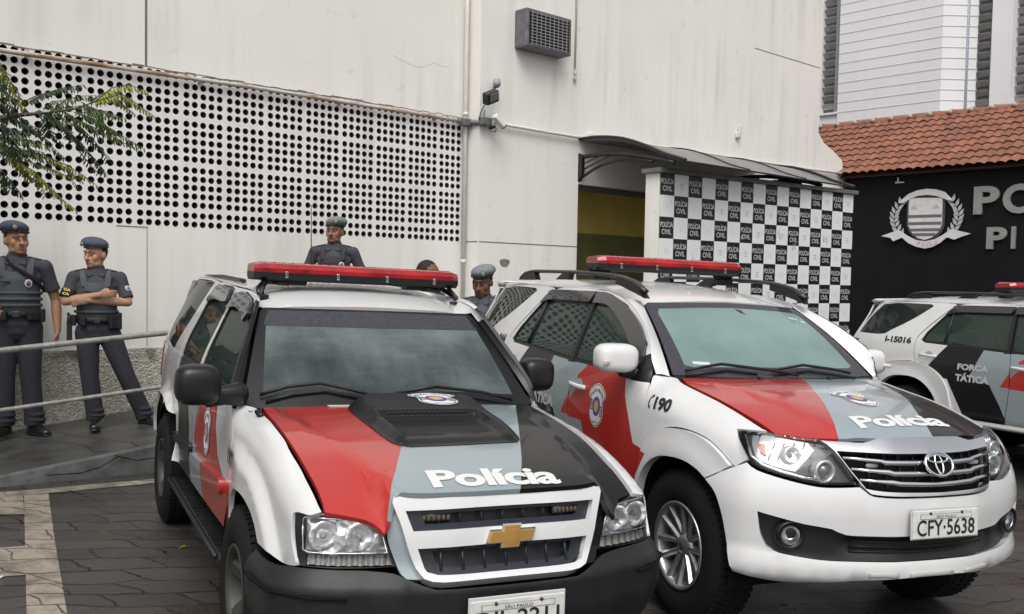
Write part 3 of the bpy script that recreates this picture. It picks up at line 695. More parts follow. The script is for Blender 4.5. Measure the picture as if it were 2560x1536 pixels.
g = wmb(None, 8.2, 9.7, 3.8); g.tube([(8.26, 9.56, 3.86), (8.265, 9.55, 3.96)], .006, 6); g.tube([(8.25, 9.52, 3.78), (8.29, 9.45, 3.68), (8.37, 9.45, 3.68), (8.42, 9.5, 3.74)], .006, 6); g.build('wire', M_BLK, e)
e = wthing('security_camera', 'small white security camera pointing down from the wall corner', 'camera', 8.42, 9.5, 3.8)
R = Matrix.Rotation(math.radians(35), 3, 'Y')
g = wmb(None, 8.42, 9.5, 3.8); g.box((8.43, 9.46, 3.83), (.20, .09, .075), 0, .012, R); g.build('camera_housing', mat('white_enamel', (.75, .75, .74), .4), e)
g = wmb(None, 8.42, 9.5, 3.8); g.box((8.52, 9.46, 3.765), (.012, .07, .06), 0, .004, R); g.tube([(8.38, 9.58, 3.74), (8.40, 9.5, 3.76)], .022, 8); g.build('lens', M_BLK, e)
e = wthing('air_conditioner', 'grey window air conditioner box with a grille, set high in the white wall', 'air conditioner', 9.1, 9.62, 4.78)
g = wmb(None, 9.1, 9.62, 4.78); g.box((9.25, 9.52, 5.09), (.84, .24, .50), 0, .02); g.build('housing', mat('dirty_grey_steel', (.16, .155, .165), .5, .4, var=.3), e)
g = wmb(None, 9.1, 9.62, 4.78)
for i in range(9): g.box((8.93+i*.08, 9.397, 5.09), (.012, .012, .44))
for i in range(11): g.box((9.25, 9.397, 4.89+i*.04), (.70, .01, .012))
g.build('grille', mat('grille_grey', (.22, .22, .23), .5), e)
g = wmb(None, 9.1, 9.62, 4.78); g.box((9.25, 9.402, 5.09), (.74, .008, .42)); g.build('grille_back', M_DARK, e)
def f(mb): mb.box((13.9, 9.6, 4.28), (.12, .06, .1), 0, .02); mb.box((13.93, 9.59, 4.38), (.05, .05, .14), 0, .02)
wbuild('wall_bracket', 'broken bit of white bracket on the white wall above the awning', 'bracket', 13.9, 9.6, 4.28, M_PVC, f)
# ---- awning
e = wthing('awning', 'curved smoky grey awning on black metal arms above the doorway', 'awning', 12.2, 9.63, 3.3)
PR = smooth_poly([(9.63, 3.785), (9.234, 3.775), (8.821, 3.715), (8.424, 3.588), (8.093, 3.45), (7.75, 3.346)], .12, 60, False)
g = wmb(None, 12.2, 9.63, 3.3); vs = []; nt_ = 9
for i in range(nt_):
    for a, z in PR: vs.append((10.1+4.3*i/(nt_-1), a, z))
k = len(PR); g.raw(vs, [(i*k+j, i*k+j+1, (i+1)*k+j+1, (i+1)*k+j) for i in range(nt_-1) for j in range(k-1)], 0, True)
o = g.build('canopy_sheet', mat('smoky_polycarbonate', (.17, .165, .16), .35, var=.25, vscale=3), e); md = o.modifiers.new('th', 'SOLIDIFY'); md.thickness = .012
g = wmb(None, 12.2, 9.63, 3.3)
for t in (10.1, 11.53, 12.97, 14.4): g.tube([(t, a, z+.018) for a, z in PR], .022 if t in (10.1, 14.4) else .010, 6)
g.tube([(10.1, 7.75, 3.346), (14.4, 7.75, 3.346)], .012, 6); g.tube([(10.1, 9.60, 3.79), (14.4, 9.60, 3.79)], .014, 6); g.build('edge_trim', mat('black_trim', (.015, .015, .015), .5), e)
for t in (10.12, 13.75):
    g = wmb(None, 12.2, 9.63, 3.3); g.prism([(t-.03, 9.63, 3.20), (t-.03, 9.56, 3.28), (t-.03, 9.56, 3.57), (t-.03, 9.63, 3.60)], (.06, 0, 0))
    g.tube([(t, a, z) for a, z in smooth_poly([(9.6, 3.545), (9.243, 3.555), (8.95, 3.54), (8.697, 3.505), (8.18, 3.405), (7.95, 3.34)], .15, 60, False)], .03, 8)
    g.tube([(t, a, z) for a, z in smooth_poly([(9.58, 3.255), (9.35, 3.36), (9.1, 3.425), (8.7, 3.455), (8.3, 3.385)], .15, 60, False)], .02, 8)
    g.tube([(t, 9.58, 3.36), (t, 9.05, 3.53)], .011, 6); g.tube([(t, 9.58, 3.44), (t, 9.2, 3.55)], .009, 6); g.build('support_arm', mat('black_trim', (.015, .015, .015), .5), e)
# ---- annex: black wall with tiled roof
T = 17.493
A = wthing('annex', 'low annex with a black front wall under a terracotta tiled roof', 'building', T, 8, 0)
amb = lambda: wmb(None, T, 8, 0)
g = amb(); g.box((T+.1, 5.3, 1.96), (.2, 8.6, 3.93)); m_ = mat('black_wall_paint', (.0055, .0055, .007), .7, spec=.18, var=.35, vscale=2.5, bump=.15, bscale=30); g.build('front_wall', m_, A)
m = mat('terracotta_tile', (.35, .11, .055), .75); q = NB(m); b = m.node_tree.nodes['Principled BSDF']; o = q.obj()
vo = q.add('ShaderNodeTexVoronoi', Vector=q.mapv(o, (3.4, 5.7, .01)), Scale=1., Randomness=.2); rc = q.add('ShaderNodeSeparateColor', Color=vo.outputs['Color']).outputs[0]
c = q.mix(rc, (.165, .058, .032), (.26, .100, .058)); c = q.mix(q.ramp(q.noise(o, 2.4, 5, .65), [(.48, 0), (.68, .8)]), c, (.085, .048, .036)); c = q.mix(q.ramp(q.noise(o, 40, 3), [(.4, 0), (.8, .3)]), c, (.5, .25, .16)); q.l.new(c, b.inputs['Base Color'])
g = amb(); nr, cl = 9, 2.62/9; sx, sz = 2.25, 1.30; vs = []; fs = []; ns = [3.6+.025*i for i in range(341)]; L = math.hypot(sx, sz); ux, uz = sx/L, sz/L
rw = random.Random(5); row = []
for r_ in range(nr):
    for f_, lift in ((-.03, .032), (.5, .022), (1.0, .006)):
        s = r_*cl+f_*cl
        row.append([])
        for i, n_ in enumerate(ns):
            tile = int((n_-3.6)/.175); jt = ((tile*73+r_*151) % 17)/17*.010-.005
            ph = ((n_-3.6) % .175)/.175; h = .034*abs(math.sin(math.pi*ph))**.8 if ph < .72 else .010
            row[-1].append(len(vs)); vs.append((T-.27+ux*s-uz*(lift+h+jt), n_, 3.90+uz*s+ux*(lift+h+jt)))
for a, b_ in zip(row, row[1:]):
    for i in range(len(ns)-1): fs.append((a[i], a[i+1], b_[i+1], b_[i]))
g.raw(vs, fs, 0, False); g.build('tiled_roof', m, A)
g = amb(); g.prism([(T-.2, 3.6, 3.86), (T+2.0, 3.6, 5.13), (T+4.0, 3.6, 3.9)], (0, 8.5, 0)); g.build('roof_base', mat('roof_under', (.09, .04, .03), .9), A)
g = amb()
for i in range(21):
    n_ = 3.7+i*.4; g.tube([(T+2.0, n_, 5.20), (T+2.0, n_+.36, 5.215), (T+2.0, n_+.42, 5.225)], [.085, .095, .10], 10); g.ellipsoid((T+1.93, n_+.4, 5.255), (.07, .05, .05), 1, 8, 6)
g.build('ridge_tiles', [m, mat('ridge_mortar', (.42, .36, .31), .9)], A)
g = amb(); g.box((T-.03, 8.52, 3.72), (.03, .16, .02)); g.box((T-.03, 8.55, 3.76), (.03, .02, .10)); o = g.build('wall_hook', M_PVC); o.location = wl(T, 8, 0); o.rotation_euler = (0, 0, WA); tag(o, 'small white hook left on the black wall above the shield emblem', 'hook')
# lettering on the black wall: x runs to the viewer's right (= -n)
M_LET = mat('brushed_letter_metal', (.30, .30, .29), .45, .3, var=.12)
S = wthing('wall_lettering', 'large grey metal letters PO over PI fixed to the black wall', 'sign', T, 6.8, 2.5)
def letter(ch, n0, n1_, z0, z1, bold=.035):
    g = wmb(None, T, 6.8, 2.5); V, Fc, a = text2d(ch, bold)
    bm = bmesh.new(); vv = [bm.verts.new((T-.05, n0+(n1_-n0)*x, z0+(z1-z0)*y)) for x, y in V]
    for f_ in Fc:
        try: bm.faces.new([vv[i] for i in f_])
        except ValueError: pass
    r = bmesh.ops.extrude_face_region(bm, geom=bm.faces[:]); bmesh.ops.translate(bm, verts=[v for v in r['geom'] if isinstance(v, bmesh.types.BMVert)], vec=(.045, 0, 0)); bm.verts.index_update()
    g.raw([v.co for v in bm.verts], [tuple(v.index for v in f_.verts) for f_ in bm.faces]); bm.free(); g.build('letter', M_LET, S)
letter('P', 7.172, 6.745, 3.085, 3.565); letter('O', 6.69, 6.14, 3.075, 3.575); letter('P', 6.932, 6.60, 2.485, 2.86); letter('I', 6.528, 6.46, 2.485, 2.86)
# shield emblem
S = wthing('shield_emblem', 'white shield emblem with laurel branches and ribbons on the black wall', 'emblem', T, 8, 2.5)
EW = mat('emblem_white', (.62, .60, .61), .5, var=.1); ED = mat('emblem_dark', (.06, .06, .06), .6); EG = mat('emblem_grey', (.42, .44, .44), .5); EP = mat('faded_pink_letters', (.55, .36, .38), .6)
def pr(g, pts, d, mi=0, th=.02): g.prism([(T-d, n_, z) for n_, z in pts], (-th, 0, 0), mi)
g = wmb(None, T, 8, 2.5); pr(g, [(8.36, 3.46), (7.67, 3.44), (7.67, 2.90), (7.72, 2.78), (7.85, 2.66), (8.01, 2.60), (8.17, 2.66), (8.30, 2.79), (8.36, 2.92)], .01, 0); g.build('shield_edge', ED, S)
g = wmb(None, T, 8, 2.5); pr(g, [(8.32, 3.425), (7.71, 3.40), (7.71, 2.92), (7.77, 2.79), (7.88, 2.70), (8.01, 2.66), (8.14, 2.70), (8.25, 2.80), (8.32, 2.93)], .032, 0)
for z in (3.085, 2.955, 2.84, 2.755): 
    wd = .30 if z > 2.95 else (.27 if z > 2.8 else .2); pr(g, [(8.015+wd, z+.03), (8.015-wd, z+.025), (8.015-wd, z-.025), (8.015+wd, z-.02)], .053, 1, .004)
for n_ in (8.22, 7.82): pr(g, [(n_+.07, 3.22), (n_-.07, 3.22), (n_, 3.30)], .053, 2, .003)
g.build('shield', [EW, mat('shield_bar_grey', (.13, .13, .13), .5), EG], S)
RT = [(8.526, 3.341), (8.333, 3.497), (8.17, 3.555), (8.002, 3.575), (7.83, 3.555), (7.674, 3.503), (7.508, 3.335), (7.641, 3.365), (7.82, 3.44), (7.997, 3.466), (8.17, 3.455), (8.315, 3.40), (8.40, 3.345)]
g = wmb(None, T, 8, 2.5); pr(g, RT, .045); g.build('ribbon', EW, S)
RB_ = [(8.82, 2.744), (8.493, 2.85), (8.32, 2.74), (8.16, 2.66), (7.99, 2.635), (7.82, 2.665), (7.68, 2.74), (7.528, 2.845), (7.19, 2.753), (7.36, 2.70), (7.47, 2.655), (7.60, 2.70), (7.72, 2.60), (7.86, 2.53), (7.99, 2.505), (8.15, 2.54), (8.30, 2.61), (8.42, 2.71), (8.586, 2.645), (8.64, 2.71)]
g = wmb(None, T, 8, 2.5); pr(g, RB_, .05); g.build('ribbon', EW, S)
g = wmb(None, T, 8, 2.5)
for i, ch in enumerate('PAULO'):
    n_ = 8.12-.075*i; z = 2.545+.9*(n_-7.99)**2*1.0; blank_text(g, ch, (T-.075, n_, z), (0, -.05, .02*(7.99-n_)*3), (0, 0, .075), 0, .02)
g.build('ribbon_lettering', EP, S)
for s_ in (1, -1):
    g = wmb(None, T, 8, 2.5); c0 = 8.012
    for i in range(9):
        u = i/8; nn = c0+s_*(.36+.23*math.sin(math.pi*(.12+.80*u))*1.05-.02*u); z = 2.74+.66*u
        if i < 8:
            for sd_ in (1, -1):
                a = math.radians(90+s_*(8-40*u*0)-sd_*38-s_*(30-55*u)); d = (math.cos(a), math.sin(a)); p_ = (-d[1], d[0]); l_ = .15
                pr(g, [(nn, z), (nn+d[0]*l_*.45+p_[0]*.032, z+d[1]*l_*.45+p_[1]*.032), (nn+d[0]*l_, z+d[1]*l_), (nn+d[0]*l_*.45-p_[0]*.032, z+d[1]*l_*.45-p_[1]*.032)], .02+.004*(sd_ > 0), 0, .012)
    g.build('laurel_branch', EG, S)
# ---- pale clapboard block with louvred windows far behind
K = wthing('clapboard_building', 'pale grey boarded building with tall louvred windows rising behind the tiled roof', 'building', 22.5, 11, 0)
kmb = lambda: wmb(None, 22.5, 11, 0)
g = kmb(); g.box((22.65, 11.37, 5.2), (.3, 2.56, 10.4)); g.prism([(22.5, 10.09, 0), (23.1, 9.55, 0), (23.4, 9.8, 0), (22.8, 10.09, 0)], (0, 0, 10.4)); g.box((22.7, 12.9, 3.0), (.3, .5, 6.2)); g.box((22.65, 14.0, 5.2), (.3, 1.76, 10.4))
g.box((23.25, 7.5, 2.9), (.3, 4.6, 5.9)); g.box((23.2, 8.955, 8.1), (.5, .45, 4.6)); g.box((23.25, 9.68, 8.1), (.3, .17, 4.6)); g.box((23.25, 6.9, 8.1), (.3, 1.7, 4.6)); g.box((22.62, 12.9, 6.10), (.28, .5, .05))
g.build('boarded_wall', wall_mat('pale_lilac_board', (.78, .77, .785), .08, bump=.05), K)
g = kmb()
for i in range(14):
    z = 5.86+.24*i; g.box((22.497, 11.37, z), (.008, 2.56, .014)); g.prism([(22.497, 10.09, z-.007), (23.093, 9.547, z-.007), (23.093, 9.547, z+.007), (22.497, 10.09, z+.007)], (-.004, -.004, 0))
g.build('board_joint', mat('joint_grey', (.58, .57, .58), .8), K)
for n0, n1_, z0, tt in ((12.66, 13.14, 6.13, 22.6), (9.18, 9.6, 5.9, 23.2), (7.75, 8.72, 5.9, 23.2)):
    g = kmb(); z1 = 10.4; g.box((tt+.1, (n0+n1_)/2, (z0+z1)/2), (.04, n1_-n0, z1-z0), 0); wslat = (n1_-n0)*.74; k0 = n1_-wslat/2 if n0 > 12 else n1_-wslat/2
    g.box((tt-.02, n0+(n1_-n0)*.13, (z0+z1)/2), (.05, (n1_-n0)*.22, z1-z0), 1)
    for i in range(18):
        z = z0+.16+i*.215
        if z < z1: g.box((tt, k0, z), (.15, wslat, .012), 2, 0, Matrix.Rotation(math.radians(52), 3, 'Y'))
    g.build('louvred_window', [mat('louvre_dark', (.09, .10, .10), .4), mat('louvre_frame', (.24, .24, .235), .5), mat('louvre_slat', (.38, .38, .365), .3, var=.15)], K)
g = kmb(); g.tube([(22.95, 9.72, 3), (22.95, 9.72, 10.3)], .045, 10); g.build('drainpipe', mat('blue_grey_pipe', (.28, .31, .37), .5), K)
# ---- free-standing chequered wall
DP = Vector((.7986, .6018, 0)); PA = math.atan2(DP.y, DP.x); PL = Vector((5.327, 15.5, 0))-DP*4.28
Q = thing('chequered_wall', 'free-standing wall covered with black and white printed squares, grey cap on top', 'wall', (PL.x, PL.y, .7), PA)
CW, RH, ZP = 4.28/16, .2845, 3.237-.7; Z0 = ZP-8*RH
g = MB(); g.box((2.14, .135, ZP/2), (4.30, .25, ZP)); g.build('wall_core', M_WALL, Q)
g = MB(); g.box((2.14, .12, ZP+.032), (4.42, .34, .06), 0, .006); g.build('wall_cap', mat('grey_cap', (.13, .13, .125), .7, var=.3), Q)
g = MB(); g.box((2.14, .004, Z0/2), (4.28, .006, Z0)); g.build('dark_base', mat('black_wall_paint', (.0055, .0055, .007), .7, spec=.18), Q)
g = MB(); rp = random.Random(9)
for c_ in range(16):
    for r_ in range(8):
        x, z = c_*CW, ZP-(r_+1)*RH; blk = (c_+r_) % 2 == 0; dx = rp.uniform(-.004, .006) if c_ == 15 else 0
        g.raw([(x, 0, z), (x+CW+dx, 0, z), (x+CW+dx, 0, z+RH), (x, 0, z+RH)], [(0, 1, 2, 3)], 0 if blk else 1)
        if blk:
            blank_text(g, 'POLÍCIA', (x+.015, -.002, z+.148), (CW-.03, 0, 0), (0, 0, .088), 2, .012); blank_text(g, 'CIVIL', (x+.045, -.002, z+.055), (CW-.09, 0, 0), (0, 0, .068), 2, .012)
        else:
            fade = 3 if rp.random() < .35 else 4
            for k in range(3): wd = .035-.006*k; g.raw([(x+CW/2-wd, -.002, z+.155-.03*k), (x+CW/2+wd, -.002, z+.155-.03*k), (x+CW/2+wd, -.002, z+.163-.03*k), (x+CW/2-wd, -.002, z+.163-.03*k)], [(0, 1, 2, 3)], fade)
            for sg in (1, -1):
                for k in range(6):
                    a = math.radians(-50+k*22); p = (x+CW/2+sg*.072*math.cos(a), z+.15+.075*math.sin(a)); g.raw([(p[0]-.006, -.002, p[1]-.006), (p[0]+.006, -.002, p[1]-.004), (p[0]+sg*.006, -.002, p[1]+.016)], [(0, 1, 2)], 4)
for cx, cz, s_ in ((10.55, 4.75, .05), (9.2, 5.4, .04), (6.1, 5.3, .03), (13.4, 5.2, .05), (2.5, 3.9, .04)):
    for k in range(4): x, z = cx*CW+rp.uniform(-.05, .05), cz*RH+Z0+rp.uniform(-.05, .05); g.raw([(x, -.0025, z), (x+s_*.5, -.0025, z+.01), (x+s_*.1, -.0025, z+s_*2)], [(0, 1, 2)], 5)
x, z = 15*CW, Z0; g.raw([(x+.0, -.004, z-.02), (x+CW+.01, -.004, z-.02), (x+CW+.01, -.004, z+.16), (x+.19, -.004, z+.13), (x+.15, -.004, z+.15), (x+.10, -.004, z+.07), (x+.05, -.004, z+.05)], [(0, 1, 2, 3, 4, 5, 6)], 1)
g.build('printed_sheet', [mat('print_black', (.013, .012, .014), .35), mat('print_white', (.74, .74, .75), .35), mat('print_letter', (.55, .55, .54), .5), mat('print_grey', (.30, .30, .31), .5), mat('print_faint', (.58, .57, .575), .5), mat('print_scuff', (.45, .42, .36), .7)], Q, fix=False)
# ---- handrail of the ramp
H = wthing('handrail', 'two-bar galvanised handrail along the ramp in front of the wall', 'railing', 4.5, 8.25, .4)
hz = lambda t, o: 1.175+.083*(t-2.26)+o
for zo, r_ in ((0, .024), (-.465, .017)):
    g = wmb(None, 4.5, 8.25, .4); g.tube([(-.3, 8.25, hz(-.3, zo)), (3, 8.25, hz(3, zo)), (5, 8.25, hz(5, zo)), (7.45, 8.25, hz(7.45, zo))], r_, 12); g.build('rail', M_GALV, H)
for t in (.2, 1.95, 3.95, 5.7, 7.4):
    g = wmb(None, 4.5, 8.25, .4); g.tube([(t, 8.25, rz(t)-.02), (t, 8.25, hz(t, 0))], .02, 10); g.build('post', M_GALV, H)
# ------------------------------------------------------------------ cars
WHITE = paint('wet_white_paint', (.66, .66, .66)); RED = paint('wet_red_paint', lin(176, 33, 24)); GREY = paint('wet_grey_paint', lin(140, 153, 158)); BLACK = paint('wet_black_paint', (.008, .008, .009), .42)
LIV = [WHITE, RED, GREY, BLACK]
RUB = mat('black_rubber', (.014, .014, .015), .55); TRIM = mat('satin_black_trim', (.009, .009, .010), .36, spec=.4); TYRE = mat('tyre_rubber', (.010, .010, .010), .8, spec=.2, bump=.2, bscale=90)
CHR = mat('chrome', (.78, .79, .80), .09, 1.); CHR2 = mat('dull_chrome', (.80, .81, .83), .2, 1., bump=.05, bscale=160); SILV = mat('silver_alloy', (.42, .425, .44), .28, .85); UND = mat('underbody_black', (.008, .008, .008), .9, spec=.1)
PLAST = mat('grained_bumper_plastic', (.013, .0135, .015), .45, spec=.35, coat=.06, bump=.25, bscale=350, var=.25)
SMOKE = mat('smoky_deflector', (.022, .020, .024), .12, coat=.5)
G_SIDE = glass('side_glass', (.012, .022, .018), (.05, .07, .058), .5, .88, .03, .4, 1.38); G_SIDE1 = glass('side_glass_dark', (.010, .018, .014), (.05, .065, .055), .5, .965, .02, .3, 1.12); G_Q1 = glass('rear_glass_dark', (.008, .012, .010), (.035, .04, .034), .4, .97, .02, .3, 1.12); G_Q = glass('rear_glass', (.010, .015, .013), (.04, .05, .045), .4, .9)
G_WS1 = glass('misted_windscreen', (.016, .024, .027), (.135, .16, .164), 1., .55, .02, .12); G_WS2 = glass('fogged_windscreen', (.06, .10, .095), (.20, .29, .275), 1., .88, .02, .55)
FRIT = mat('dark_glass_band', (.045, .043, .052), .12, spec=.6, var=.2, vscale=40)
LENSC = clear_cover('clear_lamp_cover'); BOWL = mat('lamp_reflector', (.66, .67, .68), .22, .65); AMB = mat('amber_bulb', (.40, .13, .06), .25)
LRED = mat('red_lamp_dome', (.29, .008, .010), .16, coat=.35, var=.45, vscale=11); PLT = mat('number_plate_white', (.60, .60, .575), .45, var=.12, vscale=30); INK = mat('black_ink', (.012, .012, .012), .5); INKW = mat('white_lettering', (.66, .66, .65), .45); INKG = mat('grey_lettering', (.50, .52, .53), .45)
GOLD = mat('gold_emblem', (.48, .27, .075), .35, .55, var=.15); SEAT = mat('dark_seat_cloth', (.10, .105, .11), .9); LRED2 = mat('tail_lamp', (.18, .02, .02), .15, coat=1.)
B_BLUE = mat('badge_blue', (.05, .06, .25), .4); B_RED = mat('badge_red', (.42, .03, .03), .4); B_GOLD = mat('badge_gold', (.62, .42, .06), .4); B_GRY = mat('badge_grey', (.35, .35, .36), .4)
for g_ in (G_SIDE1, G_Q1): g_.node_tree.nodes['Principled BSDF'].inputs['Specular IOR Level'].default_value = .22
def car_root(name, label, cat, i, group):
    X, Y, a, ro, pi, dz = POSE[i]; o = thing(name, label, cat, (X, Y, dz), 0, group)
    o.rotation_mode = 'QUATERNION'; o.rotation_quaternion = (Matrix.Rotation(a, 3, 'Z') @ Matrix.Rotation(pi, 3, 'Y') @ Matrix.Rotation(ro, 3, 'X')).to_quaternion(); return o
def both(f):
    for m_ in (False, True): f(m_)
def my(p, m_): return (p[0], -p[1], p[2]) if m_ else p
def badge(fn, mapper, parent, off=.003):
    """heraldic police badge lying on a panel: mapper maps (-1..1, -1..1) to the panel"""
    mb = MB()
    def lay(P, k, mi, grid=True):
        r = delaunay_2d_cdt([Vector(p) for p in P], [(i, (i+1) % len(P)) for i in range(len(P))], [], 1, 1e-6)
        V = [(v.x, v.y) for v in r[0]]; V, Fc = densify(V, [tuple(f) for f in r[2]], .35); drape(mb, fn, V, Fc, mapper, off+.0006*k, mi)
    sh = smooth_poly([(-.74, .62), (-.40, .86), (0, .98), (.40, .86), (.74, .62), (.80, .40), (.58, .22), (.60, -.10), (.64, -.40), (.50, -.72), (.20, -.95), (0, -1.), (-.20, -.95), (-.50, -.72), (-.64, -.40), (-.60, -.10), (-.58, .22), (-.80, .40)], .08, 50)
    lay(sh, 0, 0); lay(offset_poly(sh, .045), 1, 1); lay(offset_poly(sh, .085), 2, 0)
    for i in range(5):
        y = .20-.1*i
        for s_ in (-1, 1):
            yy = y if s_ < 0 else y-.22; lay([(s_*.34, yy), (s_*.56, yy), (s_*.56, yy-.05), (s_*.34, yy-.05)], 3, 1)
    lay(circle(.36, 28, (0, -.06), .44), 3, 2); lay(circle(.27, 24, (0, -.06), .33), 4, 3); lay(circle(.22, 24, (0, -.06), .27), 5, 5)
    lay([((.20 if i % 2 == 0 else .09)*math.sin(i*math.pi/5), -.06+(.24 if i % 2 == 0 else .11)*math.cos(i*math.pi/5)) for i in range(10)], 6, 4)
    tx = 'POLICIA MILITAR'
    for i, ch in enumerate(tx):
        if ch == ' ': continue
        a = math.radians(142-104*i/(len(tx)-1)); r0 = .80; c = (r0*.80*math.cos(a)*1.05, -.02+r0*math.sin(a)*.88); u = (math.sin(a), -math.cos(a)); n_ = (math.cos(a), math.sin(a)); wd = .045 if ch == 'I' else .085; h = .15
        V, Fc, _ = text2d(ch, .03); V = [(c[0]+u[0]*(x-.5)*wd+n_[0]*(y-.5)*h, c[1]+u[1]*(x-.5)*wd+n_[1]*(y-.5)*h) for x, y in V]; drape(mb, fn, V, Fc, mapper, off+.0022, 1)
    V, Fc, _ = text2d('SÃO PAULO', .02); drape(mb, fn, [(-.24+.48*x, -.80+.09*y) for x, y in V], Fc, mapper, off+.0022, 1)
    return mb.build('badge', [mat('badge_white', (.70, .70, .70), .4), INK, B_BLUE, B_RED, B_GOLD, B_GRY], parent, fix=False)
def lettering(fn, s, corners, parent, m_, off=.003, bold=0., shear=0., spacing=1.):
    mb = MB(); drape_text(mb, fn, s, corners, off, 0, bold, shear, spacing); return mb.build('lettering', m_, parent, fix=False)
def handset(fn, c, h, parent):
    """small telephone receiver mark beside the emergency number"""
    mb = MB(); w_ = h*.22
    P = [(c[0]+w_*(.9-1.0*math.sin(math.pi*t)), c[1]+h*(t-.5)) for t in [i/8 for i in range(9)]]; Q_ = [(x+w_*.55*(1 if 0 < i < 8 else 1.), z) for i, (x, z) in enumerate(P)]
    V = P+Q_; Fc = [(i, i+1, 10+i, 9+i) for i in range(8)]; drape(mb, fn, V, Fc, lambda x, y: (x, y), .003)
    for z in (.42, -.42): x0 = c[0]+w_*1.1; V = [(x0, c[1]+h*z-h*.10), (x0+w_*.5, c[1]+h*z-h*.10), (x0+w_*.5, c[1]+h*z+h*.10), (x0, c[1]+h*z+h*.10)]; drape(mb, fn, V, [(0, 1, 2, 3)], lambda x, y: (x, y), .003)
    return mb.build('phone_mark', INK, parent, fix=False)
def wheel(parent, x, y, r, wd, rr, kind, m_):
    """wheel standing at (x, +-y); y = outer face of the tyre"""
    w_ = thing('wheel', '', 'x', my((x, -y, r), m_)); w_.parent = parent; del w_['label']; del w_['category']
    s = -1 if not m_ else 1   # outward direction along local y
    mb = MB(); P = [(rr*.98, .03), (rr+.012, .012), (rr+.03, .004), (rr+(r-rr)*.5, -.006), (r-.035, .006), (r-.012, .022), (r, .04), (r+.001, wd-.04), (r-.012, wd-.02), (r-.035, wd), (rr, wd)]
    mb.lathe([(a, -s*h) for a, h in P], 56)
    for i in range(64):
        a = 2*math.pi*i/64
        for h, t0 in ((.045, 0), (.10, .5), (.155, 0), (wd-.045, .5)):
            b = a+t0*math.pi/64; c = Vector((math.cos(b)*(r+.001), -s*h, math.sin(b)*(r+.001))); mb.box(c, (.012, .038, .020), 0, 0, Matrix.Rotation(-b, 3, 'Y'))
    mb.build('tyre', TYRE, w_)
    if kind == 'twin':
        mb = MB(); mb.lathe([(rr+.004, -s*.012), (rr+.002, -s*.004), (rr-.012, -s*.006), (rr-.022, -s*.03), (rr-.03, -s*.10), (rr-.035, -s*.16)], 56)
        mb.lathe([(.0, -s*.030), (.030, -s*.032), (.044, -s*.040), (.062, -s*.052), (.070, -s*.075), (.072, -s*.10)], 32)
        for k in range(6):
            for d in (-1, 1):
                a = 2*math.pi*k/6+math.radians(16)+d*math.radians(10.5); c, sn = math.cos(a), math.sin(a); n_ = Vector((-sn, 0, c)); pts = []; i0, i1 = Vector((c*.050, 0, sn*.050))+n_*d*.012, Vector((c*(rr-.012), 0, sn*(rr-.012)))+n_*d*.010
                vs = []
                for p, hw, h0 in ((i0, .017, .046), (i0.lerp(i1, .5), .0165, .034), (i1, .021, .016)):
                    for o_, hh in ((-1, h0+.012), (-.35, h0), (.55, h0), (1, h0+.016), (1, h0+.06), (-1, h0+.06)): vs.append(p+n_*(o_*hw)+Vector((0, -s*hh, 0)))
                fs = [(i*6+j, i*6+(j+1) % 6, (i+1)*6+(j+1) % 6, (i+1)*6+j) for i in (0, 1) for j in range(6)]; mb.raw(vs, fs)
        for k in range(6): a = 2*math.pi*(k+.5)/6+math.radians(16); mb.tube([(.052*math.cos(a), -s*.050, .052*math.sin(a)), (.052*math.cos(a), -s*.078, .052*math.sin(a))], .010, 8, 0)
        mb.build('rim', SILV, w_)
        mb = MB(); mb.lathe([(0, -s*.10), (.10, -s*.10), (.15, -s*.115), (.15, -s*.13)], 32); mb.build('brake_disc', mat('brake_iron', (.06, .055, .05), .5, .6), w_)
        mb = MB(); mb.lathe([(.0, -s*.026), (.024, -s*.028), (.028, -s*.034)], 24); mb.build('hub_cap', mat('hub_grey', (.10, .10, .105), .3, .6), w_)
    else:
        mb = MB(); mb.lathe([(rr+.004, -s*.012), (rr, -s*.004), (rr-.012, -s*.008), (rr-.022, -s*.035), (rr-.03, -s*.10), (rr-.035, -s*.18)], 48)
        mb.lathe([(0, -s*.045), (.045, -s*.048), (.052, -s*.062), (.075, -s*.070), (.085, -s*.10)], 32)
        for k in range(5):
            a = 2*math.pi*k/5+.3; c, sn = math.cos(a), math.sin(a); n_ = Vector((-sn, 0, c)); vs = []
            for q, hw, h0 in ((.06, .040, .066), (.12, .036, .05), (rr-.012, .048, .022)):
                p = Vector((c*q, 0, sn*q))
                for o_, hh in ((-1, h0+.012), (-.6, h0), (.6, h0), (1, h0+.012), (1, h0+.06), (-1, h0+.06)): vs.append(p+n_*(o_*hw)+Vector((0, -s*hh, 0)))
            mb.raw(vs, [(i*6+j, i*6+(j+1) % 6, (i+1)*6+(j+1) % 6, (i+1)*6+j) for i in (0, 1) for j in range(6)])
        mb.build('rim', mat('dark_alloy', (.055, .053, .05), .5, .4, var=.2), w_)
        mb = MB(); mb.lathe([(0, -s*.11), (.10, -s*.11), (.15, -s*.12), (.15, -s*.14)], 32); mb.build('brake_disc', mat('brake_iron', (.06, .055, .05), .5, .6), w_)
    return w_
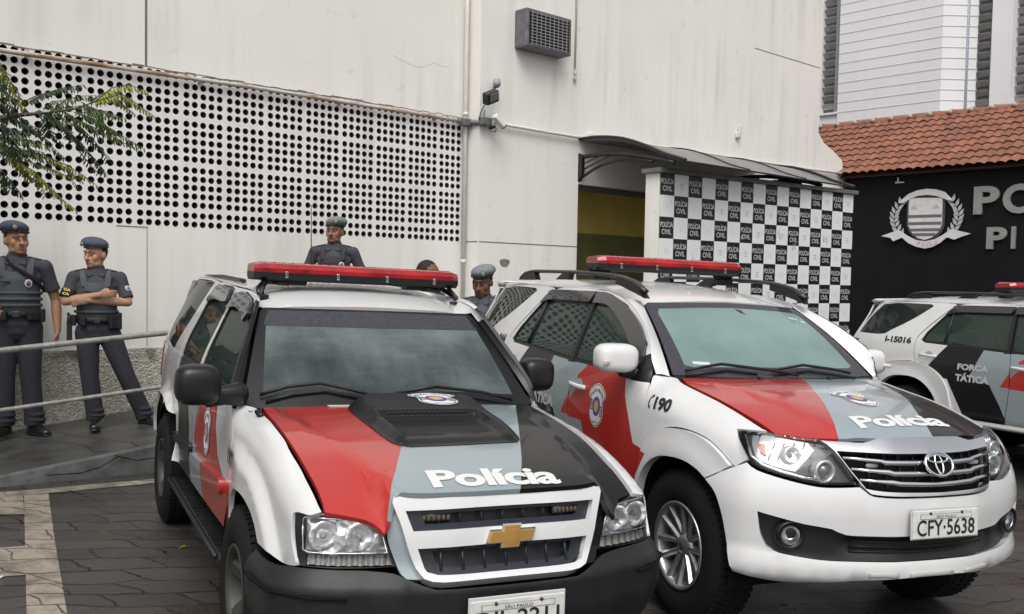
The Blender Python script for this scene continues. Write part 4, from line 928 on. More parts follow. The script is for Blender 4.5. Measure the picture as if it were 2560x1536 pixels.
def plate_box(parent, c, tilt, yaw, text, state, wd=.40, h=.13, txh=.075):
    R = Matrix.Rotation(yaw, 3, 'Z') @ Matrix.Rotation(tilt, 3, 'Y'); c = Vector(c)
    M = Matrix.Translation(c) @ R.to_4x4()
    mb = MB(); mb.M = M; mb.box((0, 0, 0), (.008, wd, h), 0, .006); mb.box((-.006, 0, .004), (.008, wd+.012, h+.018), 2, .004)
    mb.box((.005, 0, h/2-.028), (.0015, wd*.78, .024), 3); mb.box((.0058, 0, h/2-.028), (.0010, wd*.765, .020), 0)
    for s_ in (-1, 1): mb.tube([(.003, s_*wd*.24, h/2-.014), (.009, s_*wd*.24, h/2-.014)], .007, 8, 4)
    p = parent; o = mb.build('number_plate', [PLT, INK, mat('plate_backing', (.5, .5, .49), .5), mat('plate_line', (.16, .14, .12), .6), mat('screw_rust', (.07, .05, .04), .5, .5)], p)
    mb = MB(); mb.M = M; blank_text(mb, text, (.0062, -wd*.44, -h*.40), (0, wd*.88, 0), (0, 0, txh), 0, .012); mb.build('plate_lettering', INK, o, fix=False); mb = MB(); mb.M = M; blank_text(mb, state, (.0066, -wd*.15, h/2-.036), (0, wd*.30, 0), (0, 0, .015), 0, .015)
    mb.build('plate_lettering', INK, o, fix=False); return o
def lightbar(parent, c, ln, dp, nseg, feet, yaw=0):
    """red warning-light bar across the roof (runs along y)"""
    L = thing('light_bar', '', 'x', c, yaw); L.parent = parent; del L['label']; del L['category']
    pr_ = [(-dp*.5, .0), (dp*.5, .0), (dp*.5, .026), (dp*.43, .052), (dp*.32, .058), (-dp*.32, .058), (-dp*.43, .052), (-dp*.5, .026)]
    mb = MB(); vs = []; st = [(-ln/2, .72), (-ln/2+.05, 1)]+[(ln*(i/14-.5), 1) for i in range(1, 14)]+[(ln/2-.05, 1), (ln/2, .72)]
    st = sorted(st)
    for y, k in st: vs += [(x*k, y, z*(.80 if k < 1 else 1)+.0) for x, z in pr_]
    n = len(pr_); mb.raw(vs, [(i*n+j, i*n+(j+1) % n, (i+1)*n+(j+1) % n, (i+1)*n+j) for i in range(len(st)-1) for j in range(n)]+[tuple(range(n)), tuple((len(st)-1)*n+j for j in range(n))]); mb.build('red_dome', LRED, L)
    mb = MB()
    for i in range(22): y = ln*(i/21-.5)*.9; mb.box((dp*.06, y, .059), (dp*.5, .018, .003), 0)  # dark dashes added on the dome top to stand in for reflected holes
    mb.build('dome_dashes', mat('dark_red_dash', (.16, .006, .008), .2, coat=1.), L)
    mb = MB(); vs = []; pb = [(-dp*.5-.004, .004), (dp*.5+.004, .004), (dp*.5+.004, -.022), (dp*.36, -.042), (-dp*.36, -.042), (-dp*.5-.004, -.022)]
    for y, k in st: vs += [(x*k, y, z) for x, z in pb]
    n = 6; mb.raw(vs, [(i*n+j, i*n+(j+1) % n, (i+1)*n+(j+1) % n, (i+1)*n+j) for i in range(len(st)-1) for j in range(n)]+[tuple(range(n)), tuple((len(st)-1)*n+j for j in range(n))]); mb.build('bar_base', TRIM, L)
    for i in range(nseg): y = ln*((i+.5)/nseg-.5)*.96; mb = MB(); mb.box((dp*.5+.006, y, -.006), (.008, .018, .034), 0, .003); mb.build('clip', CHR, L)
    for p in feet:
        mb = MB()
        for q in p: mb.tube(q[0], q[1], 8, 0, True, (0, 1, 0)) if len(q) == 2 else mb.box(q[0], q[1], 0, q[2])
        mb.build('bar_foot', TRIM, L)
    return L
def mirror_cap(parent, c, r, m_, col, base, turn=None, arm=None, e=.62):
    o = thing('side_mirror', '', 'x', my(c, m_)); o.parent = parent; del o['label']; del o['category']; s = -1 if m_ else 1
    mb = MB(); mb.ellipsoid((0, 0, 0), r, 0, 28, 18, e)
    mb.v = [(x if x > 0 else x*.55, y, z+(.14*abs(y)*0)) for x, y, z in mb.v]; mb.build('mirror_shell', col, o)
    mb = MB(); mb.ellipsoid((-r[0]*.42, 0, 0), (r[0]*.35, r[1]*.93, r[2]*.88), 0, 20, 12, e); mb.build('mirror_back', TRIM, o)
    mb = MB()
    if arm: mb.capsule([(p[0], s*p[1], p[2]) for p in arm[0]], arm[1], 12)
    mb.build('mirror_arm', base, o)
    if turn: mb = MB(); mb.box((turn[0], s*turn[1], turn[2]), turn[3], 0, .008, Matrix.Rotation(s*turn[4], 3, 'Z')); mb.build('turn_indicator', [mat('pale_indicator', (.55, .48, .46), .15)], o)
    return o
def wiper(fn, P, parent, parkoff=.018):
    o = MB(); Q_ = [Vector(fn(a, b))+fnormal2(fn, a, b)*d for a, b, d in P]; o.tube(Q_, [(.0085, .005)]*len(Q_), 8, 0, True, (0, 0, 1)); return o.build('wiper', TRIM, parent)
def fnormal2(fn, a, b):
    n = fnormal(fn, a, b); return n if n.dot(Vector(fn(a, b))-CEN) > 0 else -n
def ell(c, rx, rz, n=24): return circle(rx, n, c, rz)
def core(parent, boxes):
    mb = MB()
    for b in boxes: mb.box(*b)
    return mb.build('underbody', UND, parent)
def cabin(parent, x, z):
    mb = MB(); mb.box((x, 0, z), (.42, 1.36, .10), 0, .04, Matrix.Rotation(-.12, 3, 'Y')); mb.box((x-.10, .37, z+.05), (.22, .40, .12), 0, .05); mb.build('dashboard', mat('dash_grey', (.05, .052, .055), .7), parent)
    mb = MB(); c = Vector((x-.30, .37, z+.06)); mb.tube([c+Vector((.06*math.cos(a), .185*math.sin(a), .175*math.cos(a))) for a in [2*math.pi*i/24 for i in range(25)]], .015, 8, 0, False); mb.tube([c+Vector((.1, 0, -.05)), c], .03, 8); mb.tube([c+Vector((0, -.17, 0)), c+Vector((0, .17, 0))], .014, 8); mb.build('steering_wheel', mat('wheel_grey', (.04, .04, .042), .6), parent)
    mb = MB(); mb.box((x+.12, -.25, z+.075), (.16, .24, .004)); mb.build('paper_sheet', mat('dash_paper', (.5, .5, .48), .8), parent)
    mb = MB(); mb.box((x-.30, 0, z+.34), (.02, .20, .06), 0, .015); mb.build('rear_view_mirror', TRIM, parent)
def seats(parent, xs, z):
    for x in xs:
        for y in (-.37, .37):
            mb = MB(); mb.box((x, y, z), (.14, .46, .62), 0, .06, Matrix.Rotation(-.2, 3, 'Y')); mb.box((x-.09, y, z+.42), (.09, .26, .18), 0, .04); mb.box((x+.22, y, z-.33), (.5, .48, .14), 0, .05); mb.build('seat', SEAT, parent)
# ================================================== rounded utility wagon (second and third car)
def build_rounded(root):
    ts = lambda P: [(a, b) for a, b in P]
    def neg(P): return [(-a, b) for a, b in reversed(P)]
    # ---- hood
    HE = [(-.402, -.65), (-.333, -.677), (-.269, -.693), (-.114, -.693), (.131, -.693), (.263, -.689), (.355, -.68), (.432, -.676), (.495, -.674)]
    HF = [(.587, -.558), (.650, -.428), (.684, -.315), (.705, -.26), (.722, -.12), (.726, 0)]
    half = HE+HF; out = half+[(x, -y) for x, y in reversed(half[:-1])]+[(-.398, .35), (-.40, 0), (-.398, -.35)]
    zr = [(-.6, -.9), (-.6, .285), (-.405, .173), (.03, -.074), (.264, -.197), (.70, -.452), (1., -.6), (1., -.9)]; zk = [(-.6, .85), (-.383, .719), (.048, .536), (.386, .30), (.75, .072), (1., -.06), (1., .9), (-.6, .9)]
    hood = panel('hood', H2, out, [GREY, RED, GREY, BLACK], root, .05, zones=[(1, zr), (3, zk)], corner=30)
    lettering(H2, 'Polícia', ((.612, -.256), (.602, .330), (.472, -.222), (.462, .350)), hood, INKW, bold=.035, spacing=.95)
    mp = lambda x, y: (.185-.145*y, .075+.135*x); badge(H2, mp, hood)
    for y in (-.17, .33):
        mb = MB(); p = Vector(H2(-.33, y)); mb.ellipsoid(p+Vector((0, 0, .004)), (.022, .014, .012)); mb.build('washer_jet', TRIM, hood)
    # ---- fenders
    def fender(m_):
        top = [(x, ZE2(x)-.002) for x in (-.402, -.30, -.2, -.1, 0, .1, .2, .3, .4, .470)]
        o = top+[(.42, 1.056), (.35, 1.053), (.416, 1.0), (.459, .963), (.493, .931), (.43, .884), (.41, .891), (.322, .944), (.21, .985), (.052, 1.003), (-.111, .992), (-.225, .957), (-.338, .883), (-.405, .80), (-.414, .836), (-.404, 1.036), (-.422, 1.152), (-.452, 1.215), (-.46, 1.233)]
        f = panel('front_fender', S2, o, [WHITE, RED] if not m_ else [WHITE, BLACK], root, .04, zones=[(1, [(-.5, .88), (-.416, .829), (-.298, .817), (-.36, .6), (-.5, .5)])], mirror=m_)
        if not m_: lettering(S2, '190', ((-.305, 1.060), (-.155, 1.060), (-.322, 1.128), (-.172, 1.128)), f, INK, bold=.045); handset(S2, (-.368, 1.098), .072, f)
        fl = [(-.385, .70), (-.36, .845), (-.338, .883), (-.225, .957), (-.111, .992), (.052, 1.003), (.21, .985), (.322, .944), (.42, .885), (.268, .796), (.205, .827), (.103, .85), (-.022, .85), (-.156, .828), (-.266, .77), (-.34, .68), (-.385, .56), (-.41, .50), (-.44, .50), (-.43, .60)]
        panel('wheel_arch', S2f, fl, [WHITE, RED] if not m_ else [WHITE, BLACK], root, .035, zones=[(1, [(-.55, .85), (-.416, .829), (-.298, .817), (-.385, .68), (-.43, .4), (-.55, .4)])], mirror=m_, lip=.05)
        fr = [(-3.22, .60), (-3.19, .80), (-3.058, .992), (-2.883, 1.034), (-2.665, 1.058), (-2.424, 1.044), (-2.222, .957), (-2.104, .827), (-2.05, .63), (-2.03, .50), (-2.20, .50), (-2.245, .676), (-2.336, .79), (-2.47, .869), (-2.641, .895), (-2.856, .873), (-3.004, .80), (-3.09, .70), (-3.13, .58)]
        panel('wheel_arch', S2f, fr, [WHITE], root, .04, mirror=m_, lip=.05)
    both(fender)
    # ---- doors
    FW = [(-1.449, 1.655), (-1.299, 1.648), (-1.032, 1.592), (-0.785, 1.50), (-0.584, 1.375), (-0.554, 1.33), (-.565, 1.238), (-1.36, 1.246)]
    RW = [(-1.509, 1.66), (-2.172, 1.655), (-2.278, 1.59), (-2.461, 1.37), (-2.490, 1.305), (-2.453, 1.288), (-2.163, 1.278), (-1.43, 1.248)]
    def doors(m_):
        liv = [WHITE, RED, GREY, BLACK, TRIM]
        if m_: liv = [WHITE, BLACK, GREY, RED, TRIM]
        fo = [(-.452, 1.212), (-.46, 1.233), (-0.486, 1.317), (-0.539, 1.399), (-0.753, 1.527), (-1.040, 1.634), (-1.312, 1.683), (-1.460, 1.692), (-1.459, 1.66), (-1.371, 1.223), (-1.353, .90), (-1.39, .62), (-1.415, .50), (-.45, .50), (-.43, .62), (-.405, .80), (-.414, .836), (-.404, 1.036), (-.422, 1.152)]
        red = [(-0.668, 1.30), (-.655, 1.193), (-.626, 1.091), (-.553, .962), (-.493, .842), (-.416, .829), (-.2, .81), (-.3, .4), (-.98, .4), (-1.119, .805), (-1.157, .871), (-1.462, .875), (-1.26, 1.065), (-1.269, 1.145), (-1.172, 1.208), (-1.168, 1.30)]
        z = [(2, [(-1.5, 1.26), (-1.0, 1.26), (-.98, .4), (-1.5, .4)]), (1, red), (4, offset_poly(FW, -.022)), (4, [(-1.411, 1.67), (-1.554, 1.67), (-1.45, 1.215), (-1.33, 1.222)]), (4, [(-.40, 1.19), (-.60, 1.19), (-0.608, 1.30), (-.40, 1.40)])]
        d = panel('front_door', S2, fo, liv, root, .05, holes=[FW], zones=z, mirror=m_)
        panel('window', S2, FW, [G_SIDE], d, .06, mirror=m_, off=-.008, lip=0)
        df = [(-1.466, 1.672), (-1.457, 1.595), (-1.272, 1.592), (-1.115, 1.552), (-0.930, 1.478), (-0.747, 1.385), (-0.607, 1.29), (-.565, 1.235), (-0.528, 1.30), (-0.561, 1.40), (-0.764, 1.518), (-1.030, 1.612), (-1.300, 1.668)]
        panel('rain_deflector', S2, df, [SMOKE], d, .05, mirror=m_, off=.022, lip=.025)
        ro = [(-1.467, 1.692), (-1.616, 1.698), (-2.030, 1.70), (-2.232, 1.658), (-2.396, 1.52), (-2.559, 1.351), (-2.591, 1.256), (-2.578, 1.15), (-2.549, 1.050), (-2.424, 1.044), (-2.222, .957), (-2.104, .827), (-2.05, .63), (-2.03, .50), (-1.422, .50), (-1.397, .62), (-1.360, .90), (-1.378, 1.223), (-1.466, 1.66)]
        blk = [(-1.696, 1.30), (-1.687, 1.234), (-1.83, .953), (-1.583, .891), (-1.46, .695), (-1.32, .4), (-1.85, .4), (-1.937, .596), (-2.111, .905), (-2.47, .925), (-2.141, 1.264), (-2.126, 1.30)]
        z = [(2, [(-1.756, 1.30), (-1.208, 1.30), (-1.2, .4), (-1.9, .4)]), (3, blk), (1, [(-1.30, 1.13), (-1.46, .883), (-1.2, .883), (-1.2, 1.13)]), (4, offset_poly(RW, -.022)), (4, [(-1.411, 1.67), (-1.554, 1.67), (-1.45, 1.215), (-1.33, 1.222)])]
        d2 = panel('rear_door', S2, ro, liv, root, .05, holes=[RW], zones=z, mirror=m_)
        panel('window', S2, RW, [G_SIDE], d2, .06, mirror=m_, off=-.008, lip=0)
        df = [(-1.485, 1.672), (-1.505, 1.60), (-2.109, 1.595), (-2.246, 1.572), (-2.308, 1.565), (-2.243, 1.64), (-2.172, 1.668)]
        panel('rain_deflector', S2, df, [SMOKE], d2, .05, mirror=m_, off=.022, lip=.025)
        mb = MB(); P = [S2(-2.20+.02*i-.01, 1.285+.36*i/6) for i in range(3)]; mb.tube([my(Vector(S2(-2.194, 1.285))+Vector((0, -.004, 0)), m_), my(Vector(S2(-2.216, 1.62))+Vector((0, -.004, 0)), m_)], .012, 6); mb.build('window_bar', RUB, d2)
        for dd, x0, x1, zz in ((d, -1.335, -1.125, 1.085), (d2, -2.49, -2.27, 1.135)):
            mb = MB(); y = Y2((x0+x1)/2, zz); mb.capsule([my((x0, -y-.012, zz+.006), m_), my((x0+.05, -y-.034, zz+.004), m_), my((x1-.05, -y-.034, zz-.002), m_), my((x1, -y-.012, zz-.004), m_)], [(.016, .010)]*4, 10, 0, (0, 0, 1)); mb.build('door_handle', WHITE, dd)
            mb = MB(); c = ((x0+x1)/2+.005, zz+.012); V = ell(c, .05, .034, 16); drape(mb, S2, V, [tuple(range(16))], lambda x, y: (x, y), .0015); 
            if m_: mb.v = [(x, -y_, z_) for x, y_, z_ in mb.v]
            mb.build('handle_recess', GREY, dd)
        if not m_:
            lettering(S2, 'FORÇA', ((-1.985, 1.003), (-1.605, 1.003), (-1.98, 1.082), (-1.60, 1.082)), d2, INKG, bold=.05); lettering(S2, 'TÁTICA', ((-2.005, .897), (-1.59, .897), (-2.0, .988), (-1.585, .988)), d2, INKG, bold=.05)
            badge(S2, lambda x, y: (-.955+.135*x, .995+.135*y), d)
    both(doors)
    def quarter(m_):
        QW = [(-3.567, 1.328), (-3.430, 1.531), (-3.279, 1.672), (-3.230, 1.682), (-2.570, 1.676), (-2.529, 1.658), (-2.740, 1.517), (-3.010, 1.381), (-3.143, 1.328)]
        o = [(-2.245, 1.692), (-2.540, 1.702), (-3.300, 1.702), (-3.380, 1.676), (-3.451, 1.545), (-3.606, 1.325), (-3.635, 1.232), (-3.70, 1.1), (-3.72, .85), (-3.70, .55), (-3.24, .50), (-3.22, .63), (-3.19, .80), (-3.058, .992), (-2.883, 1.034), (-2.665, 1.058), (-2.557, 1.053), (-2.586, 1.15), (-2.599, 1.256), (-2.567, 1.355), (-2.404, 1.527), (-2.239, 1.667)]
        q_ = panel('quarter_panel', S2, o, [WHITE], root, .05, holes=[QW], mirror=m_); panel('window', S2, QW, [G_Q], q_, .06, mirror=m_, off=-.004, lip=0)
        tl = [(-3.74, 1.12), (-3.66, 1.212), (-3.48, 1.205), (-3.47, 1.19), (-3.51, 1.11), (-3.60, 1.06), (-3.74, 1.0)]
        panel('tail_light', S2, tl, [LRED2, mat('tail_clear', (.30, .30, .31), .1, coat=1.)], root, .04, zones=[(1, [(-3.6, 1.25), (-3.4, 1.25), (-3.4, 1.0), (-3.6, 1.0)])], mirror=m_, off=.008, lip=.03)
    both(quarter)
    # ---- pillars and cant rails: from the door cut to the screen and roof edge
    def pillars(m_):
        A_ = [S2(*p) for p in smooth_poly([(-.455, 1.236), (-0.486, 1.317), (-0.539, 1.399), (-0.753, 1.527), (-1.040, 1.634), (-1.312, 1.683), (-1.556, 1.697), (-2.256, 1.695), (-3.300, 1.702)], .07, 60, False)]
        n_ = len(A_); cut = None; Bc = []
        tot = [0]
        for a, b in zip(A_, A_[1:]): tot.append(tot[-1]+(Vector(b)-Vector(a)).length)
        Wd = [W2s(-1.012, i/14) for i in range(15)]; Rf = [R2(x, -.595) for x in (-1.10, -1.3, -1.6, -2.0, -2.6, -3.0, -3.3)]; Bl = Wd+Rf; bt = [0]
        for a, b in zip(Bl, Bl[1:]): bt.append(bt[-1]+(Vector(b)-Vector(a)).length)
        # match: windscreen end (top) corresponds to door-cut point near x=-1.05
        ia = min(range(n_), key=lambda i: abs(A_[i][0]+1.02)); la, lb = tot[ia], bt[14]
        for s_ in tot:
            u = s_/la*lb if s_ <= la else lb+(s_-la)/(tot[-1]-la)*(bt[-1]-lb); i = 0
            while i < len(bt)-2 and bt[i+1] < u: i += 1
            f_ = min(1, max(0, (u-bt[i])/(bt[i+1]-bt[i]))); Bc.append(tuple(Vector(Bl[i]).lerp(Vector(Bl[i+1]), f_)))
        loft('pillar', [my(p, m_) for p in A_], [my(p, m_) for p in Bc], WHITE, root, 6, .016)
        sk = [S2(x, 1.236) for x in (-.46, -.43, -.40)]; 
    both(pillars)
    half = [(-.985, -.0), (-.988, -.30), (-1.035, -.575), (-1.15, -.60), (-1.5, -.602), (-2.2, -.602), (-3.0, -.60), (-3.38, -.58), (-3.44, -.40), (-3.47, 0)]
    panel('roof', R2, half+[(x, -y) for x, y in reversed(half[1:-1])], [WHITE], root, .08, corner=25, lip=.03)
    mb = MB(); vs = []
    for y in [-.60+.1*i for i in range(13)]: k = 1-(abs(y)/.6)**4*.12; vs += [(-3.30, y, 1.715), (-3.44*1+.06*(1-k), y, 1.725-.02*(1-k)), (-3.52+.25*(1-k), y, 1.70-.03*(1-k)), (-3.44, y, 1.668)]
    mb.raw(vs, [(i*4+j, i*4+(j+1) % 4, (i+1)*4+(j+1) % 4, (i+1)*4+j) for i in range(12) for j in range(4)]+[(0, 1, 2, 3), (48, 49, 50, 51)], 0, True); mb.build('roof_spoiler', WHITE, root)
    # ---- windscreen
    fw = lambda u, v: W2s(u/.70, v/.74)
    wo = [(-.69, .012), (-.695, .70), (-.66, .735), (-.35, .74), (0, .74), (.35, .74), (.66, .735), (.695, .70), (.69, .012), (.35, .006), (0, .004), (-.35, .006)]
    inner = smooth_poly([(-.60, .10), (-.625, .60), (-.60, .655), (-.3, .672), (0, .675), (.3, .672), (.60, .655), (.625, .60), (.60, .10), (.56, .085), (0, .095), (-.56, .085)], .05, 50)
    panel('windscreen', fw, wo, [FRIT, G_WS2], root, .06, zones=[(1, inner)], lip=.01, cen=(-1.6, 0, .8))
    mb = MB(); 
    for z0, P in ((0, [(.04, .625), (.085, .60), (.075, .655), (.03, .665)]),): drape(mb, fw, P, [(0, 1, 2, 3)], lambda x, y: (x, y), .002)
    mb.build('sensor_patch', FRIT, root, fix=False)
    mb = MB(); rs = random.Random(4)
    for x0, y0 in ((.475, .575), (.50, .57), (.525, .56), (.56, .535), (.575, .53)): drape(mb, fw, [(x0, y0), (x0+.022, y0-.004), (x0+.024, y0+.018), (x0+.002, y0+.02)], [(0, 1, 2, 3)], lambda x, y: (x, y), .002)
    drape(mb, fw, [(-.545, .105), (-.44, .10), (-.44, .125), (-.545, .13)], [(0, 1, 2, 3)], lambda x, y: (x, y), .002); mb.build('windscreen_sticker', mat('pale_sticker', (.5, .55, .55), .5), root, fix=False)
    for P in ([(-.62, .03, .02), (-.50, .058, .03), (-.39, .080, .034), (-.20, .055, .034), (.02, .026, .03), (.10, .012, .02)], [(-.06, .055, .02), (.17, .082, .034), (.38, .044, .034), (.49, .014, .03)]):
        wiper(fw, P, root)
        wiper(fw, [(a+.03 if i else a, b-.028, .012) for i, (a, b, c) in enumerate(P[:4])], root)
    mb = MB(); vs = []
    for i in range(15):
        y = -.70+.1*i; vs += [(-.385+.0*y*y, y, 1.212), W2s(y/.717, .012), W2s(y/.717, -.03)]
    mb.raw(vs, [(i*3+j, i*3+j+1, (i+1)*3+j+1, (i+1)*3+j) for i in range(14) for j in range(2)]); mb.build('cowl', TRIM, root)
    # ---- front bumper
    bh = [(0, .800), (-.30, .802), (-.375, .815), (-.418, .846), (-.575, .838), (-.666, .846), (-.78, .866), (-.902, .893), (-.968, .922), (-1.066, .880), (-1.216, .80), (-1.121, .75), (-1.069, .659), (-1.032, .522), (-.993, .401), (-.868, .383), (-.742, .375), (-.62, .385), (-.5, .395), (-.385, .410), (-.127, .428), (0, .430)]
    bo = bh+[(-a, b) for a, b in reversed(bh[1:-1])]
    ih = [(-.883, .704), (-.776, .683), (-.675, .663), (-.544, .645), (-.476, .620), (-.30, .618), (-.1, .620)]; il = [(-.12, .505), (-.451, .501), (-.573, .502), (-.665, .509), (-.779, .523), (-.835, .545), (-.865, .602)]
    io = ih+[(-a, b) for a, b in reversed(ih)]+[(-a, b) for a, b in reversed(il)][::1][::-1][::-1]
    io = ih+[(-a, b) for a, b in reversed(ih)]+[(-a, b) for a, b in reversed(il)][0:0]+[(-a, b) for a, b in reversed(il)]+il
    bump = panel('front_bumper', F2, bo, [WHITE], root, .045, holes=[io], lip=.05)
    panel('lower_intake', lambda u, v: F2(u, v, -.035-.03*sstep(.51, .56, v)*(1-sstep(.60, .64, v))*(1-sstep(.44, .52, abs(u)))), offset_poly(io, -.012), [PLAST], bump, .04, lip=0)
    for i in range(4):
        mb = MB(); z = .535+.024*i; mb.tube([F2(u, z, -.045) for u in [-.44+.08*j for j in range(12)]], .006, 6); mb.build('intake_slat', TRIM, bump)
    for s_ in (-1, 1):
        c = Vector(F2(s_*.73, .606, -.01)); n_ = fnormal2(F2, s_*.73, .606); n_ = (n_*.6+Vector((.6, 0, 0))).normalized(); u = Vector((0, 0, 1)); t_ = n_.cross(u).normalized(); Mx = Matrix((t_, n_, u)).transposed().to_4x4(); Mx.translation = c
        f = thing('fog_light', '', 'x'); f.parent = bump; del f['label']; del f['category']
        mb = MB(); mb.M = Mx; mb.lathe([(.046, -.02), (.058, .012), (.066, .008), (.072, -.03)], 28); mb.build('fog_bezel', TRIM, f)
        mb = MB(); mb.M = Mx; mb.lathe([(0, -.030), (.02, -.028), (.038, -.016), (.046, .0)], 24); mb.build('fog_reflector', BOWL, f)
        mb = MB(); mb.M = Mx; mb.lathe([(0, .008), (.025, .006), (.046, -.002)], 24); mb.build('fog_lens', LENSC, f)
    mb = MB()
    for u0, u1 in ((-.36, -.22), (-.16, .10), (.18, .38)): mb.tube([F2(u0+(u1-u0)*i/5, .438+.004*i*(5-i)/6, .002) for i in range(6)], [(.012, .004)]*6, 8, 0, True, (0, 0, 1))
    mb.build('lip_groove', mat('lip_grey', (.42, .42, .40), .5), bump)
    plate_box(root, Vector(F2(.012, .682, .022)), math.radians(-4), math.radians(0), 'CFY·5638', 'SÃO PAULO')
    # ---- grille
    gr = thing('grille', '', 'x'); gr.parent = root; del gr['label']; del gr['category']
    goR = [(-.592, 1.042), (-.527, .999), (-.46, .912), (-.388, .829), (-.335, .811), (-.14, .806), (0, .806)]; goT = [(0, 1.066), (-.25, 1.063), (-.318, 1.054), (-.378, 1.040), (-.48, 1.041)]
    go = goR+[(-a, b) for a, b in reversed(goR[:-1])]+[(-a, b) for a, b in reversed(goT[1:])]+goT
    hR = [(-.515, .998), (-.458, .922), (-.391, .842), (-.31, .832), (-.063, .826), (0, .826)]; hT = [(0, .992), (-.2, .993), (-.416, .996)]
    ho = hR+[(-a, b) for a, b in reversed(hR[:-1])]+[(-a, b) for a, b in reversed(hT[1:])]+hT
    panel('chrome_surround', lambda u, v: F2(u, v, .008), go, [CHR2], gr, .045, holes=[ho], lip=.03)
    panel('grille_back', lambda u, v: F2(u, v, -.05), offset_poly(ho, -.03), [UND], gr, .06, lip=0)
    for L in ([(-.490, .970), (-.40, .967), (-.307, .962), (-.281, .954), (-.16, .953), (0, .952)], [(-.456, .923), (-.37, .919), (-.274, .914), (-.247, .907), (-.13, .906), (0, .905)], [(-.420, .877), (-.34, .873), (-.261, .869), (-.22, .863), (-.1, .859), (0, .858)]):
        F = L+[(-a, b) for a, b in reversed(L[:-1])]; mb = MB(); mb.tube([F2(a, b, .004) for a, b in F], [((.0085 if abs(a) > .29 else .013), .010) for a, b in F], 10, 0, True, (0, 0, 1)); mb.build('grille_bar', CHR, gr)
    for i in range(9):
        mb = MB(); u = -.36+.09*i; mb.tube([F2(u, .84, -.03), F2(u, .985, -.03)], .006, 6); mb.build('grille_rib', TRIM, gr)
    for u in (-.345, .345): mb = MB(); mb.ellipsoid(F2(u, .937, -.02), (.01, .035, .011), 0, 16, 8, .6); mb.build('grille_lamp', mat('dim_led', (.25, .25, .24), .3), gr)
    ec = Vector(F2(.008, .952, .030)); en = fnormal2(F2, 0, .95); et = Vector((0, 1, 0)); eu = et.cross(en)*-1; eu = eu if eu.z > 0 else -eu
    def ering(rx, rz, cz, th, n=36): return [ec+et*rx*math.cos(2*math.pi*i/n)+eu*(cz+rz*math.sin(2*math.pi*i/n)) for i in range(n+1)], th
    mb = MB()
    for rx, rz, cz, th in ((.082, .057, 0, .0075), (.060, .0185, .0260, .0055), (.0215, .047, .0015, .0050)): P, t_ = ering(rx, rz, cz, th); mb.tube(P, t_, 10, 0, False)
    mb.build('emblem', CHR, gr)
    mb = MB(); mb.raw([ec-en*.008+et*.078*math.cos(2*math.pi*i/32)+eu*.054*math.sin(2*math.pi*i/32) for i in range(32)], [tuple(range(32))]); mb.build('emblem_back', UND, gr)
    # ---- headlights
    HL = [(-1.164, 1.050), (-1.06, .988), (-.967, .930), (-.901, .903), (-.78, .875), (-.666, .855), (-.575, .847), (-.432, .853), (-.475, .928), (-.526, .995), (-.592, 1.042), (-.701, 1.049), (-.825, 1.056), (-.994, 1.057)]
    def headlight(m_):
        h = thing('headlight', '', 'x'); h.parent = root; del h['label']; del h['category']
        bowl = lambda u, v: F2(u, v, -.055)
        inner = offset_poly(smooth_poly(HL, .04, 40), .020)
        chz = smooth_poly([(-1.06, 1.030), (-.97, .962), (-.90, .928), (-.80, .905), (-.71, .89), (-.61, .985), (-.64, 1.022), (-.80, 1.038)], .04, 40)
        panel('lamp_bowl', bowl, HL, [mat('lamp_dark_bezel', (.05, .053, .056), .25, .3), mat('lamp_reflector_grey', (.42, .43, .44), .25, .7)], h, .03, zones=[(1, chz)], mirror=m_, lip=0)
        panel('lamp_cover', lambda u, v: F2(u, v, .003), HL, [LENSC, TRIM], h, .04, mirror=m_, lip=.012)
        mb = MB()
        for rim, uc, vc, rr_, d0 in ((0, -.575, .902, .050, -.030), (0, -.735, .962, .040, -.042)):
            c = Vector(F2(uc, vc, d0)); n_ = (fnormal2(F2, uc, vc)*.4+Vector((.8, 0, .0))).normalized(); t_ = n_.cross(Vector((0, 0, 1))).normalized(); Mx = Matrix((t_, n_, t_.cross(n_)*-1 if False else Vector((0, 0, 1)))).transposed().to_4x4(); Mx.translation = c; mb.M = Mx
            mb.lathe([(rr_*.72, -.01), (rr_*.80, .012), (rr_, .016), (rr_*1.12, .006), (rr_*1.15, -.03)], 28, mi=0)
            if rr_ > .045: mb.lathe([(0, .020), (rr_*.4, .016), (rr_*.72, -.004)], 24, mi=1)
            else: mb.lathe([(0, -.03), (rr_*.4, -.025), (rr_*.8, .005)], 24, mi=0); mb.ellipsoid((0, -.01, 0), (.012, .02, .012), 1)
        mb.M = Matrix()
        if m_: mb.v = [(x, -y, z) for x, y, z in mb.v]
        mb.build('lamp_ring', [BOWL, mat('projector_glass', (.10, .11, .12), .03, spec=1.)], h)
        panel('turn_lamp', lambda u, v: F2(u, v, -.040), [(-.930, 1.005), (-.875, 1.004), (-.862, .950), (-.902, .965)], [AMB], h, .03, mirror=m_, lip=.01)
        mb = MB(); L = [(-1.09, 1.030), (-.962, .945), (-.88, .914), (-.78, .890), (-.68, .872), (-.58, .862)]; mb.tube([my(F2(a, b, -.028), m_) for a, b in L], .007, 8)
        for k in range(5): u = -.60-.055*k; mb.tube([my(F2(u, 1.02-.003*k, -.045), m_), my(F2(u-.035, .955-.006*k, -.048), m_)], .004, 6)
        mb.build('lamp_trim', CHR, h)
    both(headlight)
